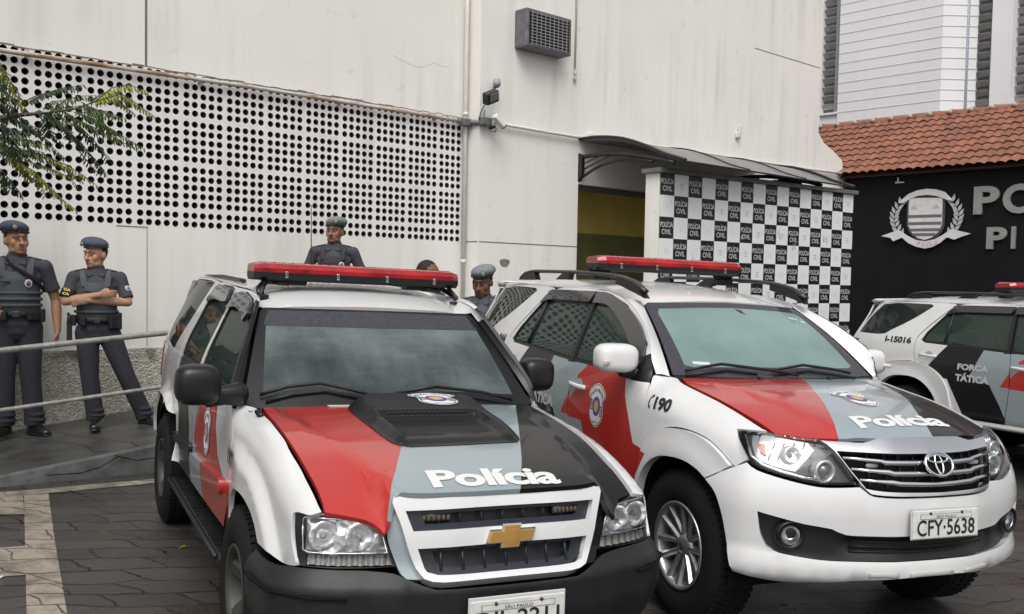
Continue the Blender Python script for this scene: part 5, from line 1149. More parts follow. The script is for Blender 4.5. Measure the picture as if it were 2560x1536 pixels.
    # ---- sides and roof furniture
    def side(m_):
        mirror_cap(root, (-.68, -.90, 1.305) if m_ else (-.58, -.985, 1.318), (.092, .132, .084), m_, WHITE, TRIM, (.083, -.088, -.020, (.024, .085, .026), math.radians(36)), ([(-.01, .05, -.075), (-.01, .12, -.085), (0, .16, -.09)], [(.035, .022), (.04, .026), (.05, .05)]))
        R_l = thing('roof_rail', '', 'x'); R_l.parent = root; del R_l['label']; del R_l['category']
        P = smooth_poly([(-2.93, 1.752), (-2.84, 1.790), (-2.70, 1.806), (-2.3, 1.808), (-1.9, 1.806), (-1.45, 1.795), (-1.22, 1.778), (-1.08, 1.755), (-.93, 1.698)], .1, 60, False)
        mb = MB(); mb.tube([my((x, -.605, z), m_) for x, z in P], [(.021, .014)]*len(P), 10, 0, True, (0, 1, 0)); mb.build('rail_bar', mat('rail_black', (.03, .03, .032), .35), R_l)
        for a in ([(-2.96, 1.735), (-2.60, 1.742), (-2.64, 1.80), (-2.80, 1.80)], [(-2.24, 1.75), (-2.02, 1.752), (-2.0, 1.80), (-2.12, 1.80)], [(-.915, 1.655), (-1.04, 1.685), (-1.30, 1.74), (-1.30, 1.79), (-1.16, 1.775), (-1.03, 1.745)]):
            mb = MB(); mb.prism([my((x, -.622, z), m_) for x, z in a], (0, (-.04 if m_ else .04), 0)); mb.build('rail_foot', TRIM, R_l)
        mb = MB(); mb.tube([my((-.62, -.90, .50), m_), my((-.75, -.975, .50), m_), my((-1.9, -.985, .50), m_), my((-2.05, -.91, .50), m_)], [(.055, .028)]*4, 12, 0, True, (0, 1, 0)); mb.build('running_board', mat('pale_step_tube', (.45, .45, .43), .4, .3), root)
        for x, yy in ((0, .885), (-2.70, .895)): wheel(root, x, yy, .388, .255, .226, 'twin', m_)
        for xc in (0, -2.70):
            mb = MB(); ring = []
            for i in range(15):
                a = math.radians(-12+204*i/14); 
                for y in (.86, .50): ring.append(my((xc+.455*math.cos(a), -y, .40+.47*math.sin(a)), m_))
            mb.raw(ring, [(2*i, 2*i+2, 2*i+3, 2*i+1) for i in range(14)]); mb.build('wheel_well', UND, root)
        mb = MB(); mb.prism([my((x, -.80, z), m_) for x, z in ((-.50, .45), (-.50, 1.15), (-2.1, 1.15), (-2.1, .45))], (0, .25*(1 if not m_ else -1), 0)); mb.build('door_inner', UND, root); mb = MB(); mb.prism([my((x, -.62, z), m_) for x, z in ((-3.15, .5), (-3.15, 1.12), (-3.5, 1.12), (-3.5, .5))], (0, .25*(1 if not m_ else -1), 0)); mb.build('door_inner', UND, root)
    both(side)
    core(root, [((-1.55, 0, .68), (4.2, 1.1, .55)), ((-.18, 0, .86), (.9, 1.0, .36)), ((.45, 0, .66), (.36, 1.15, .36)), ((-3.5, 0, .9), (.2, 1.5, .7)), ((-.62, 0, 1.10), (.30, 1.42, .12)), ((-3.50, 0, 1.2), (.10, .9, .3)), ((.56, 0, .60), (.20, 1.2, .35))])
    panel('headliner', lambda x, y: tuple(Vector(R2(x, y))-Vector((0, 0, .035))), half+[(x, -y) for x, y in reversed(half[1:-1])], [SEAT], root, .2, lip=0)
    panel('tailgate', lambda y, z: (-3.46-.28*(1-sstep(1.0, 1.70, z))-.04*(1-(y/.8)**2), y, z), [(-.72, .55), (-.74, 1.0), (-.70, 1.3), (-.58, 1.66), (0, 1.69), (.58, 1.66), (.70, 1.3), (.74, 1.0), (.72, .55)], [WHITE], root, .12)
    seats(root, (-1.5, -2.35), 1.02); cabin(root, -.62, 1.16)
    ft = lambda y: [([(-.02, y, -.03), (-.02, y, -.075)], [(.10, .03), (.06, .03)]), ((-.02, y, -.085), (.09, .12, .05), .01)]
    lightbar(root, (-1.70, -.02, 1.868), 1.16, .25, 4, [ft(-.50), ft(.50)])
# ================================================== boxy wagon with a hood scoop (first car)
def build_boxy(root):
    HE = [(-.30, -.700), (-.195, -.705), (.034, -.708), (.282, -.706), (.452, -.700), (.579, -.692), (.669, -.688), (.745, -.688), (.788, -.690)]
    HFr = [(.813, -.617), (.839, -.548), (.872, -.512), (.905, -.495), (.862, -.468), (.845, -.452), (.872, -.346), (.884, -.166), (.886, 0)]
    half = HE+HFr; out = half+[(x, -y-(.05*sstep(-.4, 0, x) if y < -.6 else 0)) for x, y in reversed(half[:-1])]+[(-.39, .527), (-.43, .227), (-.44, 0), (-.43, -.227), (-.39, -.527)]
    zr = [(-.6, -.9), (-.6, -.12), (-.36, -.14), (.02, -.20), (.408, -.266), (.675, -.383), (.823, -.453), (1., -.54), (1., -.9)]; zk = [(-.6, .76), (-.342, .635), (.296, .344), (.614, .199), (.858, .077), (1., .0), (1., .9), (-.6, .9)]
    hood = panel('hood', H1, out, [GREY, RED, GREY, BLACK], root, .04, zones=[(1, zr), (3, zk)], corner=30)
    lettering(H1, 'Polícia', ((.842, -.285), (.862, .262), (.692, -.270), (.712, .290)), hood, INKW, bold=.035, spacing=.95)
    # hood scoop
    SC = [(-.18, -.318), (-.33, -.20), (-.385, 0), (-.40, .30), (-.37, .40), (-.27, .45), (.02, .42), (.355, .315), (.415, .262), (.425, 0), (.425, -.215), (.39, -.272), (.30, -.30), (-.03, -.325)]
    SC = [(-.26, -.30), (-.40, -.24), (-.435, 0), (-.425, .30), (-.33, .405), (.02, .375), (.33, .322), (.405, .28), (.425, 0), (.425, -.23), (.39, -.272), (.30, -.30), (0, -.312)]
    SP = smooth_poly(SC, .03, 60)
    def hs_(x, y):
        d = 9
        for p, q2 in zip(SP, SP[1:]+SP[:1]):
            ux, uy = q2[0]-p[0], q2[1]-p[1]; l2 = ux*ux+uy*uy or 1e-9; t = max(0, min(1, ((x-p[0])*ux+(y-p[1])*uy)/l2)); d = min(d, math.hypot(x-p[0]-ux*t, y-p[1]-uy*t))
        return d
    def SCF(x, y):
        d = hs_(x, y); k = sstep(0, .085, d); z = H1(x, y)[2]; hgt = lerp(.060, .044, sstep(-.34, .0, x))
        m_ = sstep(-.03, .035, x)*(1-sstep(.225, .262, abs(y-.012)))*(1-sstep(.325, .375, x)*.0)  # mouth
        fl = lerp(.001, .012, sstep(.05, .34, x)); return (x, y, z+.004+k*lerp(hgt, fl, m_))
    sc = panel('hood_scoop', SCF, SC, [BLACK, TRIM], hood, .02, gap=0., lip=.03)
    mb = MB()
    for i in range(16):
        y = -.185+.025*i
        for j in range(2): c = Vector(SCF(-.028, y))+Vector((.024+.006*j, .0125*j, -.020-.016*j)); mb.tube([c+Vector((.010*math.cos(a)*.7, .011*math.sin(a), .008*math.cos(a))) for a in [math.pi/3*k for k in range(7)]], .0022, 5)
    mb.build('scoop_mesh', mat('mesh_black', (.03, .03, .03), .3), sc)
    badge(SCF, lambda x, y: (-.20-.125*y, .12+.155*x), sc, .003)
    def fender(m_):
        top = [(x, ZE1(x)-.002) for x in (-.44, -.3, -.15, 0, .15, .3, .45, .6, .7, .78)]
        o = top+[(.765, .872), (.70, .872), (.685, .866), (.70, .78), (.757, .686), (.70, .672), (.622, .662), (.527, .683), (.407, .683), (.34, .738), (.244, .777), (.09, .800), (-.084, .793), (-.194, .743), (-.235, .66), (-.25, .52), (-.29, .50), (-.275, .70), (-.29, .90), (-.36, 1.02), (-.44, 1.09)]
        f = panel('front_fender', S1L if m_ else S1, o, [WHITE], root, .03, mirror=m_, creases=[[((.70 if c_ > 0 else .62)*k*c_, .365+.58*k*math.sin(a)) for a in [math.radians(2+176*i/60) for i in range(61)] for c_ in [math.cos(a)]] for k in (.935, .965, .99, 1.015, 1.045)])
        if not m_: lettering(S1, '190', ((-.345, .858), (-.16, .858), (-.36, .936), (-.175, .936)), f, INK, .008, bold=.045)
        mb = MB(); p = Vector((-.16, -.735, 1.105)); mb.capsule([my(p, m_), my(p+Vector((-.03, -.012, .012)), m_)], [.016, .012], 10); mb.tube([my(p, m_), my(p+Vector((-.01, 0, .035)), m_)], .004, 6); mb.build('aerial_base', TRIM, f)
    both(fender)
    FW = [(-1.357, 1.215), (-1.405, 1.35), (-1.446, 1.53), (-1.371, 1.592), (-1.194, 1.605), (-0.958, 1.578), (-0.846, 1.53), (-0.712, 1.40), (-0.553, 1.22), (-.56, 1.165), (-.75, 1.155), (-1.0, 1.18)]
    RW = [(-2.16, 1.20), (-2.211, 1.30), (-2.214, 1.52), (-2.133, 1.60), (-2.007, 1.622), (-1.707, 1.622), (-1.595, 1.61), (-1.546, 1.55), (-1.536, 1.43), (-1.50, 1.20)]
    QW = [(-3.281, 1.215), (-3.371, 1.30), (-3.388, 1.52), (-3.315, 1.63), (-3.175, 1.65), (-2.625, 1.655), (-2.376, 1.645), (-2.398, 1.58), (-2.506, 1.40), (-2.62, 1.20), (-2.70, 1.19)]
    LV = [WHITE, RED, GREY, BLACK, TRIM, mat('reddish_dust', (.2, .2, .2), .8)]
    def doors(m_):
        liv = LV if not m_ else [WHITE, BLACK, GREY, RED, TRIM]
        fo = [(-.44, 1.095), (-0.504, 1.23), (-0.678, 1.42), (-0.847, 1.575), (-0.968, 1.628), (-1.209, 1.642), (-1.499, 1.645), (-1.516, 1.55), (-1.44, 1.2), (-1.42, .8), (-1.42, .52), (-.25, .52), (-.275, .70), (-.29, .90), (-.36, 1.02)]
        z = [(2, [(-1.46, 1.17), (-1.0, 1.17), (-1.0, .4), (-1.46, .4)]), (1, [(-.80, 1.17), (-.765, 1.069), (-.754, .97), (-.659, .833), (-.5, .76), (-.1, .78), (-.1, .4), (-1.0, .4), (-1.2, .70), (-1.46, .80), (-1.30, 1.0), (-1.34, 1.17)]), (4, offset_poly(FW, -.025)), (4, [(-.40, 1.13), (-.74, 1.13), (-0.903, 1.60), (-0.703, 1.60)])]
        d = panel('front_door', S1, fo, liv, root, .05, holes=[FW], zones=z, mirror=m_); panel('window', S1, FW, [G_SIDE1], d, .06, mirror=m_, off=-.008, lip=0)
        panel('rain_deflector', S1, [(-1.459, 1.52), (-1.405, 1.61), (-1.197, 1.622), (-0.962, 1.595), (-0.831, 1.53), (-0.874, 1.48), (-1.003, 1.515), (-1.237, 1.535), (-1.414, 1.52)], [SMOKE], d, .05, mirror=m_, off=.02, lip=.02)
        ro = [(-1.509, 1.645), (-1.808, 1.655), (-2.158, 1.655), (-2.283, 1.60), (-2.306, 1.40), (-2.312, 1.22), (-2.30, .95), (-2.21, .80), (-2.16, .66), (-2.15, .52), (-1.43, .52), (-1.43, .8), (-1.45, 1.2), (-1.526, 1.55)]
        z = [(2, [(-1.7, 1.17), (-1.3, 1.17), (-1.3, .4), (-1.7, .4)]), (3, [(-1.64, 1.175), (-1.75, 1.0), (-1.62, .82), (-1.5, .40), (-2.0, .40), (-2.10, .85), (-2.28, .97), (-2.22, 1.175)]), (4, offset_poly(RW, -.025))]
        d2 = panel('rear_door', S1, ro, liv, root, .05, holes=[RW], zones=z, mirror=m_); panel('window', S1, RW, [G_SIDE1], d2, .06, mirror=m_, off=-.008, lip=0)
        panel('rain_deflector', S1, [(-1.551, 1.55), (-1.607, 1.625), (-2.009, 1.637), (-2.146, 1.615), (-2.219, 1.54), (-2.164, 1.52), (-1.990, 1.545), (-1.690, 1.545)], [SMOKE], d2, .05, mirror=m_, off=.02, lip=.02)
        for dd, x0, x1, c_ in ((d, -1.36, -1.17, TRIM), (d2, -2.18, -1.99, TRIM)):
            mb = MB(); zz = 1.06; y = Y1((x0+x1)/2, zz); mb.box(my(((x0+x1)/2, -y-.008, zz), m_), (x1-x0, .02, .075), 0, .008); mb.build('door_handle', c_, dd)
        for dd, x0, x1, z0_, z1_, ms in ((d, -1.41, -.47, .715, .70, [GREY, RED]), (d2, -2.14, -1.44, .715, .70, [BLACK, BLACK])):
            panel('door_moulding', S1, [(x0, z0_), (x1, z0_+.04), (x1, z0_-.035), (x0, z0_-.055)], ms, dd, .05, zones=[(1, [(-1.03, .9), (0, .9), (0, .5), (-1.03, .5)])], mirror=m_, off=.022, lip=.025)
        if not m_: badge(S1, lambda x, y: (-.985+.125*x, .90+.125*y), d)
        return
    both(doors)
    def quarter(m_):
        o = [(-2.168, 1.655), (-2.671, 1.672), (-3.372, 1.668), (-3.451, 1.60), (-3.451, 1.30), (-3.50, 1.16), (-3.52, .90), (-3.50, .55), (-3.20, .52), (-3.17, .66), (-3.05, .80), (-2.90, .86), (-2.718, .88), (-2.53, .86), (-2.36, .80), (-2.22, .80), (-2.31, .95), (-2.322, 1.22), (-2.318, 1.41), (-2.294, 1.605)]
        q_ = panel('quarter_panel', S1, o, [WHITE], root, .05, holes=[QW], mirror=m_); panel('window', S1, QW, [G_Q1], q_, .06, mirror=m_, off=-.003, lip=0)
        panel('tail_light', S1, [(-3.52, 1.15), (-3.43, 1.18), (-3.42, .92), (-3.52, .90)], [LRED2], root, .05, mirror=m_, off=.008)
        A_ = [S1(*p) for p in smooth_poly([(-.445, 1.10), (-0.509, 1.235), (-0.685, 1.425), (-0.853, 1.58), (-0.973, 1.633), (-1.209, 1.647), (-1.509, 1.650), (-2.167, 1.66), (-2.669, 1.677), (-3.371, 1.673)], .07, 60, False)]
        tot = [0]
        for a, b in zip(A_, A_[1:]): tot.append(tot[-1]+(Vector(b)-Vector(a)).length)
        Wd = [W1s(-1.012, i/14) for i in range(15)]; Rf = [R1(x, -.572) for x in (-.97, -1.1, -1.3, -1.6, -2.0, -2.6, -3.0, -3.3)]; Bl = Wd+Rf; bt = [0]
        for a, b in zip(Bl, Bl[1:]): bt.append(bt[-1]+(Vector(b)-Vector(a)).length)
        ia = min(range(len(A_)), key=lambda i: abs(A_[i][0]+.88)); la, lb = tot[ia], bt[14]; Bc = []
        for s_ in tot:
            u = s_/la*lb if s_ <= la else lb+(s_-la)/(tot[-1]-la)*(bt[-1]-lb); i = 0
            while i < len(bt)-2 and bt[i+1] < u: i += 1
            Bc.append(tuple(Vector(Bl[i]).lerp(Vector(Bl[i+1]), min(1, max(0, (u-bt[i])/(bt[i+1]-bt[i]))))))
        k = ia-1
        loft('pillar', [my(p, m_) for p in A_[:k+1]], [my(p, m_) for p in Bc[:k+1]], TRIM, root, 6, .012); loft('roof_side', [my(p, m_) for p in A_[k:]], [my(p, m_) for p in Bc[k:]], WHITE, root, 6, .012)
    both(quarter)
    half = [(-.895, 0), (-.90, -.30), (-.945, -.572), (-1.1, -.576), (-1.6, -.578), (-2.4, -.578), (-3.0, -.576), (-3.30, -.57), (-3.36, -.4), (-3.38, 0)]
    ro_ = half+[(x, -y) for x, y in reversed(half[1:-1])]
    panel('roof', R1, ro_, [WHITE], root, .08, corner=25, lip=.03)
    panel('headliner', lambda x, y: tuple(Vector(R1(x, y))-Vector((0, 0, .035))), ro_, [SEAT], root, .2, lip=0)
    fw = lambda u, v: W1s(u/.76, v/.70)
    wo = [(-.752, .012), (-.752, .66), (-.73, .694), (-.35, .698), (0, .699), (.35, .698), (.73, .694), (.752, .66), (.752, .012), (.35, .006), (0, .004), (-.35, .006)]
    inner = smooth_poly([(-.665, .085), (-.70, .55), (-.35, .556), (0, .558), (.35, .556), (.70, .55), (.665, .085), (.35, .12), (0, .125), (-.35, .12)], .05, 30)
    tint = [(-.715, .553), (-.70, .672), (0, .684), (.70, .672), (.715, .553), (.35, .559), (0, .561), (-.35, .559)]
    panel('windscreen', fw, wo, [TRIM, G_WS1, FRIT], root, .06, zones=[(1, inner), (2, tint)], lip=.01, cen=(-1.5, 0, .7))
    for P in ([(-.68, .075, .022), (-.56, .122, .03), (-.40, .15, .034), (-.15, .093, .034), (.0, .058, .03)], [(-.02, .11, .022), (.21, .134, .034), (.45, .089, .034), (.62, .03, .03)]):
        wiper(fw, P, root); wiper(fw, [(a+.03, b-.03, .012) for a, b, c in P[:4]], root)
    mb = MB(); vs = []
    for i in range(17):
        y = -.76+.095*i; yy = min(1, abs(y)/.70); vs += [(-.415+.12*yy**3, y, H1(-.42+.12*yy**3, min(.70, abs(y)))[2]-.012), W1s(y/.784, .0), W1s(y/.784, -.06)]
    mb.raw(vs, [(i*3+j, i*3+j+1, (i+1)*3+j+1, (i+1)*3+j) for i in range(16) for j in range(2)]); mb.build('cowl', TRIM, root)
    # ---- front
    bh = [(0, .615), (-.30, .618), (-.345, .632), (-.40, .652), (-.45, .672), (-.525, .679), (-.60, .682), (-.82, .682), (-.905, .676), (-1.06, .664), (-1.20, .664), (-1.21, .56), (-1.16, .42), (-1.10, .33), (-.85, .325), (-.4, .33), (0, .33)]
    bump = panel('front_bumper', lambda u, v: F1(u, v, .012*(1-sstep(.40, .56, abs(u)))), bh+[(-a, b) for a, b in reversed(bh[1:-1])], [PLAST], root, .04, lip=.08)
    def bumper_side(m_):
        mb = MB(); mb.tube([my(F1(u, .59, .012), m_) for u in (-.62, -.75, -.9, -1.05, -1.15)], [(.006, .006)]*5, 8); mb.build('bumper_groove', UND, bump)
    both(bumper_side)
    plate_box(root, Vector(F1(.015, .508, .052)), math.radians(-3), 0, 'DJL·2211', 'SÃO PAULO')
    gr = thing('grille', '', 'x'); gr.parent = root; del gr['label']; del gr['category']
    gR = [(-.462, .925), (-.458, .943), (-.435, .952), (-.216, .957), (0, .960)]; gL = [(0, .642), (-.27, .641), (-.312, .645), (-.345, .656), (-.372, .690), (-.398, .751), (-.428, .845)]
    go = gR+[(-a, b) for a, b in reversed(gR[:-1])]+[(-a, b) for a, b in reversed(gL[1:])]+gL
    h1 = [(-.412, .896), (0, .900), (.412, .896), (.382, .823), (0, .826), (-.382, .823)]; h2 = [(-.365, .759), (0, .762), (.365, .759), (.340, .690), (.29, .665), (0, .662), (-.29, .665), (-.340, .690)]
    panel('grille_surround', lambda u, v: F1(u, v, .03+.0*u), go, [WHITE], gr, .04, holes=[h1, h2], lip=.05, gap=0.)
    panel('grille_back', lambda u, v: F1(u, v, -.035), offset_poly(smooth_poly(go, .05, 40), .012), [mat('grille_dark', (.012, .013, .018), .5)], gr, .06, lip=0)
    for hh in (h1, h2):
        hs2 = offset_poly(smooth_poly(hh, .05, 40), .0); hi = offset_poly(smooth_poly([(a*.90, b+(.0)) for a, b in hh], .05, 40), .018)
        panel('grille_insert', lambda u, v: F1(u, v, .006), offset_poly(hs2, -.006), [mat('insert_blue_black', (.016, .019, .028), .4)], gr, .04, holes=[hi], lip=.05, gap=0.)
    for i in range(7):
        u = -.27+.09*i
        for a, b, d in ((.83, .892, -.01), (.67, .752, .004)): mb = MB(); mb.tube([F1(u, a, d), F1(u, b, d)], .006, 6); mb.build('grille_rib', mat('insert_blue_black', (.016, .019, .028), .4), gr)
    for s_ in (-1, 1):
        mb = MB(); u = s_*.285
        mb.tube([F1(u-.06, .862, -.010), F1(u+.06, .862, -.010)], [(.020, .012)]*2, 8, 0, True, (0, 0, 1)); o = mb.build('strobe_lamp', mat('strobe_dark', (.05, .045, .04), .2), gr)
        mb = MB()
        for k in range(6): mb.ellipsoid(F1(u-.05+.02*k, .862, .002), (.006, .008, .012), 0, 8, 6)
        mb.build('led', mat('amber_led', (.10, .078, .05), .25), o)
    bw = [(-.088, -.030), (-.040, -.030), (-.032, -.048), (.048, -.048), (.052, -.028), (.098, -.026), (.118, .026), (.060, .030), (.066, .046), (-.022, .046), (-.030, .024), (-.068, .024)]
    bw = [(-.105, -.026), (-.038, -.026), (-.044, -.045), (.036, -.045), (.042, -.026), (.092, -.026), (.112, .026), (.044, .026), (.050, .045), (-.030, .045), (-.036, .026), (-.085, .026)]
    for nm, k, d, m_ in (('emblem_rim', 1.0, .040, CHR), ('emblem', .86, .052, GOLD)):
        mb = MB(); P = bw if k == 1 else offset_poly(bw, .0065); n_ = len(P); vs = [F1(.008+a, .79+b, d) for a, b in P]+[F1(.008+a, .79+b, d-.02) for a, b in P]; mb.raw(vs, [tuple(range(n_))]+[(i, (i+1) % n_, n_+(i+1) % n_, n_+i) for i in range(n_)]); mb.build(nm, m_, gr)
    def front(m_):
        # grey / black filler beside the grille, below the hood
        fil = [(-.475, .905), (-.468, .928), (-.428, .845), (-.398, .751), (-.372, .690), (-.345, .656), (-.315, .644), (-.405, .648), (-.425, .665), (-.449, .715), (-.478, .800)]
        panel('grille_side_panel', F1, fil, [GREY if not m_ else BLACK], root, .03, mirror=m_, gap=.001)
        h = thing('headlight', '', 'x'); h.parent = root; del h['label']; del h['category']
        HO = [(-.884, .872), (-.839, .868), (-.741, .874), (-.639, .870), (-.557, .858), (-.512, .840), (-.483, .803), (-.459, .737), (-.438, .688), (-.629, .684), (-.825, .684), (-.858, .78)]
        CHo = [(-.835, .855), (-.821, .862), (-.639, .862), (-.548, .851), (-.515, .834), (-.492, .802), (-.470, .737), (-.632, .735), (-.786, .733), (-.815, .742)]; TU = [(-.790, .726), (-.468, .731), (-.456, .694), (-.640, .692), (-.785, .692)]
        panel('lamp_housing', F1, HO, [TRIM], h, .04, holes=[CHo, TU], mirror=m_, lip=.03)
        m_r = mat('faceted_reflector', (.85, .86, .87), .22, .5)
        if not m_r.get('fac'):
            m_r['fac'] = 1; q = NB(m_r); vo = q.add('ShaderNodeTexVoronoi', Vector=q.mapv(q.obj(), (1, 1, 1.4)), Scale=24., Randomness=.9); q.l.new(q.add('ShaderNodeBump', Height=vo.outputs['Distance'], Strength=.6, Distance=.014).outputs[0], m_r.node_tree.nodes['Principled BSDF'].inputs['Normal'])
        panel('lamp_bowl', lambda u, v: F1(u, v, -.034+.010*math.sin(u*46)*math.cos(v*40)), offset_poly(CHo, -.010), [m_r], h, .018, mirror=m_, lip=0)
        mb = MB()
        for uc in (-.735, -.585):
            c = Vector(F1(uc, .795, -.026)); mb.M = Matrix.Translation(my(c, m_)); mb.lathe([(.022, -.01), (.034, .006), (.052, .016), (.056, .012)], 28, 'x'); mb.ellipsoid((.004, 0, 0), (.02, .014, .014), 1)
        mb.M = Matrix(); mb.build('lamp_ring', [m_r, mat('bulb_glass', (.4, .42, .42), .1)], h)
        panel('turn_lamp', lambda u, v: F1(u, v, -.014+.005*math.sin(u*150)), offset_poly(TU, -.004), [mat('turn_reflector', (.34, .33, .31), .25, .4)], h, .012, mirror=m_, lip=0)
        panel('lamp_cover', lambda u, v: F1(u, v, .001), CHo, [LENSC], h, .05, mirror=m_, lip=.008); panel('lamp_cover', lambda u, v: F1(u, v, .001), TU, [LENSC], h, .05, mirror=m_, lip=.008)
        mb = MB(); L = offset_poly(smooth_poly(CHo, .05, 40), .003); mb.tube([my(F1(a, b, -.002), m_) for a, b in L+L[:1]], .0035, 6); mb.build('lamp_rim', CHR, h)
    both(front)
    def side(m_):
        mirror_cap(root, (-.68, -.915, 1.238) if m_ else (-.37, -.985, 1.222), (.095, .102, .094), m_, TRIM, TRIM, None, ([(-.01, .05, -.06), (-.02, .13, -.055), (-.03, .19, -.05)], [(.05, .035), (.045, .03), (.06, .05)]), .60)
        for x in (0, -2.718): wheel(root, x, .865, .362, .235, .20, 'five', m_)
        mb = MB(); mb.box(my((-1.36, -.775, .37), m_), (1.85, .16, .05), 0, .02); mb.tube([my((-.46, -.86, .385), m_), my((-2.26, -.86, .385), m_)], .014, 8)
        for i in range(18): mb.box(my((-.52-.1*i, -.785, .398), m_), (.04, .11, .005))
        mb.build('running_board', PLAST, root)
        for xc in (0, -2.718):
            mb = MB(); ring = []
            for i in range(15):
                a = math.radians(-12+204*i/14)
                for y in (.84, .48): ring.append(my((xc+.44*math.cos(a), -y, .37+.44*math.sin(a)), m_))
            mb.raw(ring, [(2*i, 2*i+2, 2*i+3, 2*i+1) for i in range(14)]); mb.build('wheel_well', UND, root)
        mb = MB(); mb.prism([my((x, -.76, z), m_) for x, z in ((-.45, .45), (-.45, 1.05), (-2.15, 1.05), (-2.15, .45))], (0, .25*(1 if not m_ else -1), 0)); mb.build('door_inner', UND, root); mb = MB(); mb.prism([my((x, -.70, z), m_) for x, z in ((-3.15, .5), (-3.15, 1.1), (-3.45, 1.1), (-3.45, .5))], (0, .25*(1 if not m_ else -1), 0)); mb.build('door_inner', UND, root)
        rr_ = MB(); rr_.tube([my((x, -.53, R1(x, .53)[2]+.012), m_) for x in (-1.75, -1.85, -2.5, -3.1, -3.2)], .012, 8); rr_.build('roof_strip', TRIM, root)
    both(side)
    core(root, [((-1.5, 0, .66), (4.0, 1.0, .5)), ((-.05, 0, .83), (.8, .95, .36)), ((.55, 0, .62), (.45, 1.1, .44)), ((-3.4, 0, .9), (.12, 1.4, .7)), ((-.55, 0, 1.0), (.30, 1.40, .10)), ((.55, 0, .80), (.30, .85, .16))])
    panel('tailgate', lambda y, z: (-3.40-.12*(1-sstep(1.0, 1.70, z))-.03*(1-(y/.8)**2), y, z), [(-.72, .55), (-.74, 1.0), (-.70, 1.3), (-.60, 1.64), (0, 1.67), (.60, 1.64), (.70, 1.3), (.74, 1.0), (.72, .55)], [WHITE], root, .12)
    seats(root, (-1.45, -2.3), .98); cabin(root, -.55, 1.04)
    def ft(s_):
        y = s_*.575; return [([(.02, s_*.48, -.045), (.05, s_*.40, -.05)], [(.05, .02), (.05, .02)]), ([(.0, y-s_*.07, -.03), (.10, y, -.085), (.17, y+s_*.01, -.115)], [(.022, .010)]*3), ([(.10, y-s_*.03, -.04), (.20, y+s_*.015, -.125)], [(.012, .010)]*2), ((.17, y+s_*.0, -.128), (.08, .06, .018), .004), ((.0, s_*.42, -.05), (.12, .24, .03), .01)]
    lightbar(root, (-1.30, .025, 1.740), 1.215, .27, 4, [ft(-1), ft(1)], math.radians(0))
    mb = MB(); mb.tube([(-2.25, 0, 1.70), (-2.26, 0, 1.90), (-2.31, 0, 2.20)], [.006, .004, .0025], 6); mb.lathe([(.03, 1.70), (.028, 1.72), (.010, 1.76), (.007, 1.80)], 12, 'z', (-2.25, 0, 0)); mb.build('antenna', RUB, root)
CARS = 'police utility vehicles parked in the yard'
car1 = car_root('police_wagon', 'boxy police vehicle with black hood scoop and gold grille emblem, nearest on the left', 'police car', 1, CARS); build_boxy(car1)
car2 = car_root('police_wagon', 'rounded police utility vehicle with a chrome grille and number plate CFY 5638', 'police car', 2, CARS); build_rounded(car2)
car3 = copy_tree(car2); car3['label'] = 'police utility vehicle numbered I-15016, farthest right and cut by the picture edge'
X, Y, a, ro, pi, dz = POSE[3]; car3.location = (X, Y, dz); car3.rotation_quaternion = (Matrix.Rotation(a, 3, 'Z') @ Matrix.Rotation(pi, 3, 'Y') @ Matrix.Rotation(ro, 3, 'X')).to_quaternion()
for c_, tx in ((car2, '044'), (car3, 'I-15016')):
    q_ = [k for k in c_.children if k.name.startswith('quarter_panel')][0]; x0 = -3.05 if len(tx) > 4 else -2.80
    lettering(S2, tx, ((x0, 1.243), (-2.65, 1.243), (x0-.005, 1.313), (-2.655, 1.313)), q_, INK, bold=.045)
for o_ in [k for k in car3.children if k.name.startswith('number_plate')]:
    for k in list(o_.children)+[o_]: bpy.data.objects.remove(k)
# ------------------------------------------------------------------ people
CL_SHIRT = mat('dark_grey_uniform', (.043, .045, .056), .85, var=.3, vscale=9, bump=.7, bscale=17); CL_SHIRT2 = mat('grey_uniform', (.062, .066, .078), .85, var=.25, vscale=9, bump=.7, bscale=17); CL_TR = mat('violet_grey_trousers', (.024, .023, .034), .85, var=.3, vscale=8, bump=.9, bscale=13)
CL_VEST = mat('slate_vest', (.064, .071, .080), .8, var=.2, vscale=12, bump=.2, bscale=150); CL_VEST2 = mat('dark_vest', (.024, .026, .032), .8, var=.2, vscale=12, bump=.2, bscale=150); CL_BLK = mat('black_webbing', (.010, .010, .012), .6, bump=.15, bscale=120); CL_BOOT = mat('black_boot_leather', (.010, .009, .009), .35, coat=.3)
BER_B = mat('blue_grey_beret', (.062, .078, .108), .95, var=.2, vscale=25); BER_G = mat('grey_beret', (.17, .185, .20), .95, var=.15, vscale=25); HAIR = mat('short_dark_hair', (.012, .010, .009), .8); EYEW = mat('eye_white', (.20, .17, .15), .4); EYED = mat('eye_dark', (.012, .008, .006), .2); PATCH = mat('patch_white', (.5, .5, .52), .7); PATCHD = mat('patch_blue', (.06, .06, .14), .7); YEL = mat('yellow_letters', (.75, .62, .10), .6)
def skin(n, c): return mat('skin_'+n, c, .55, var=.12, vscale=18, spec=.35)
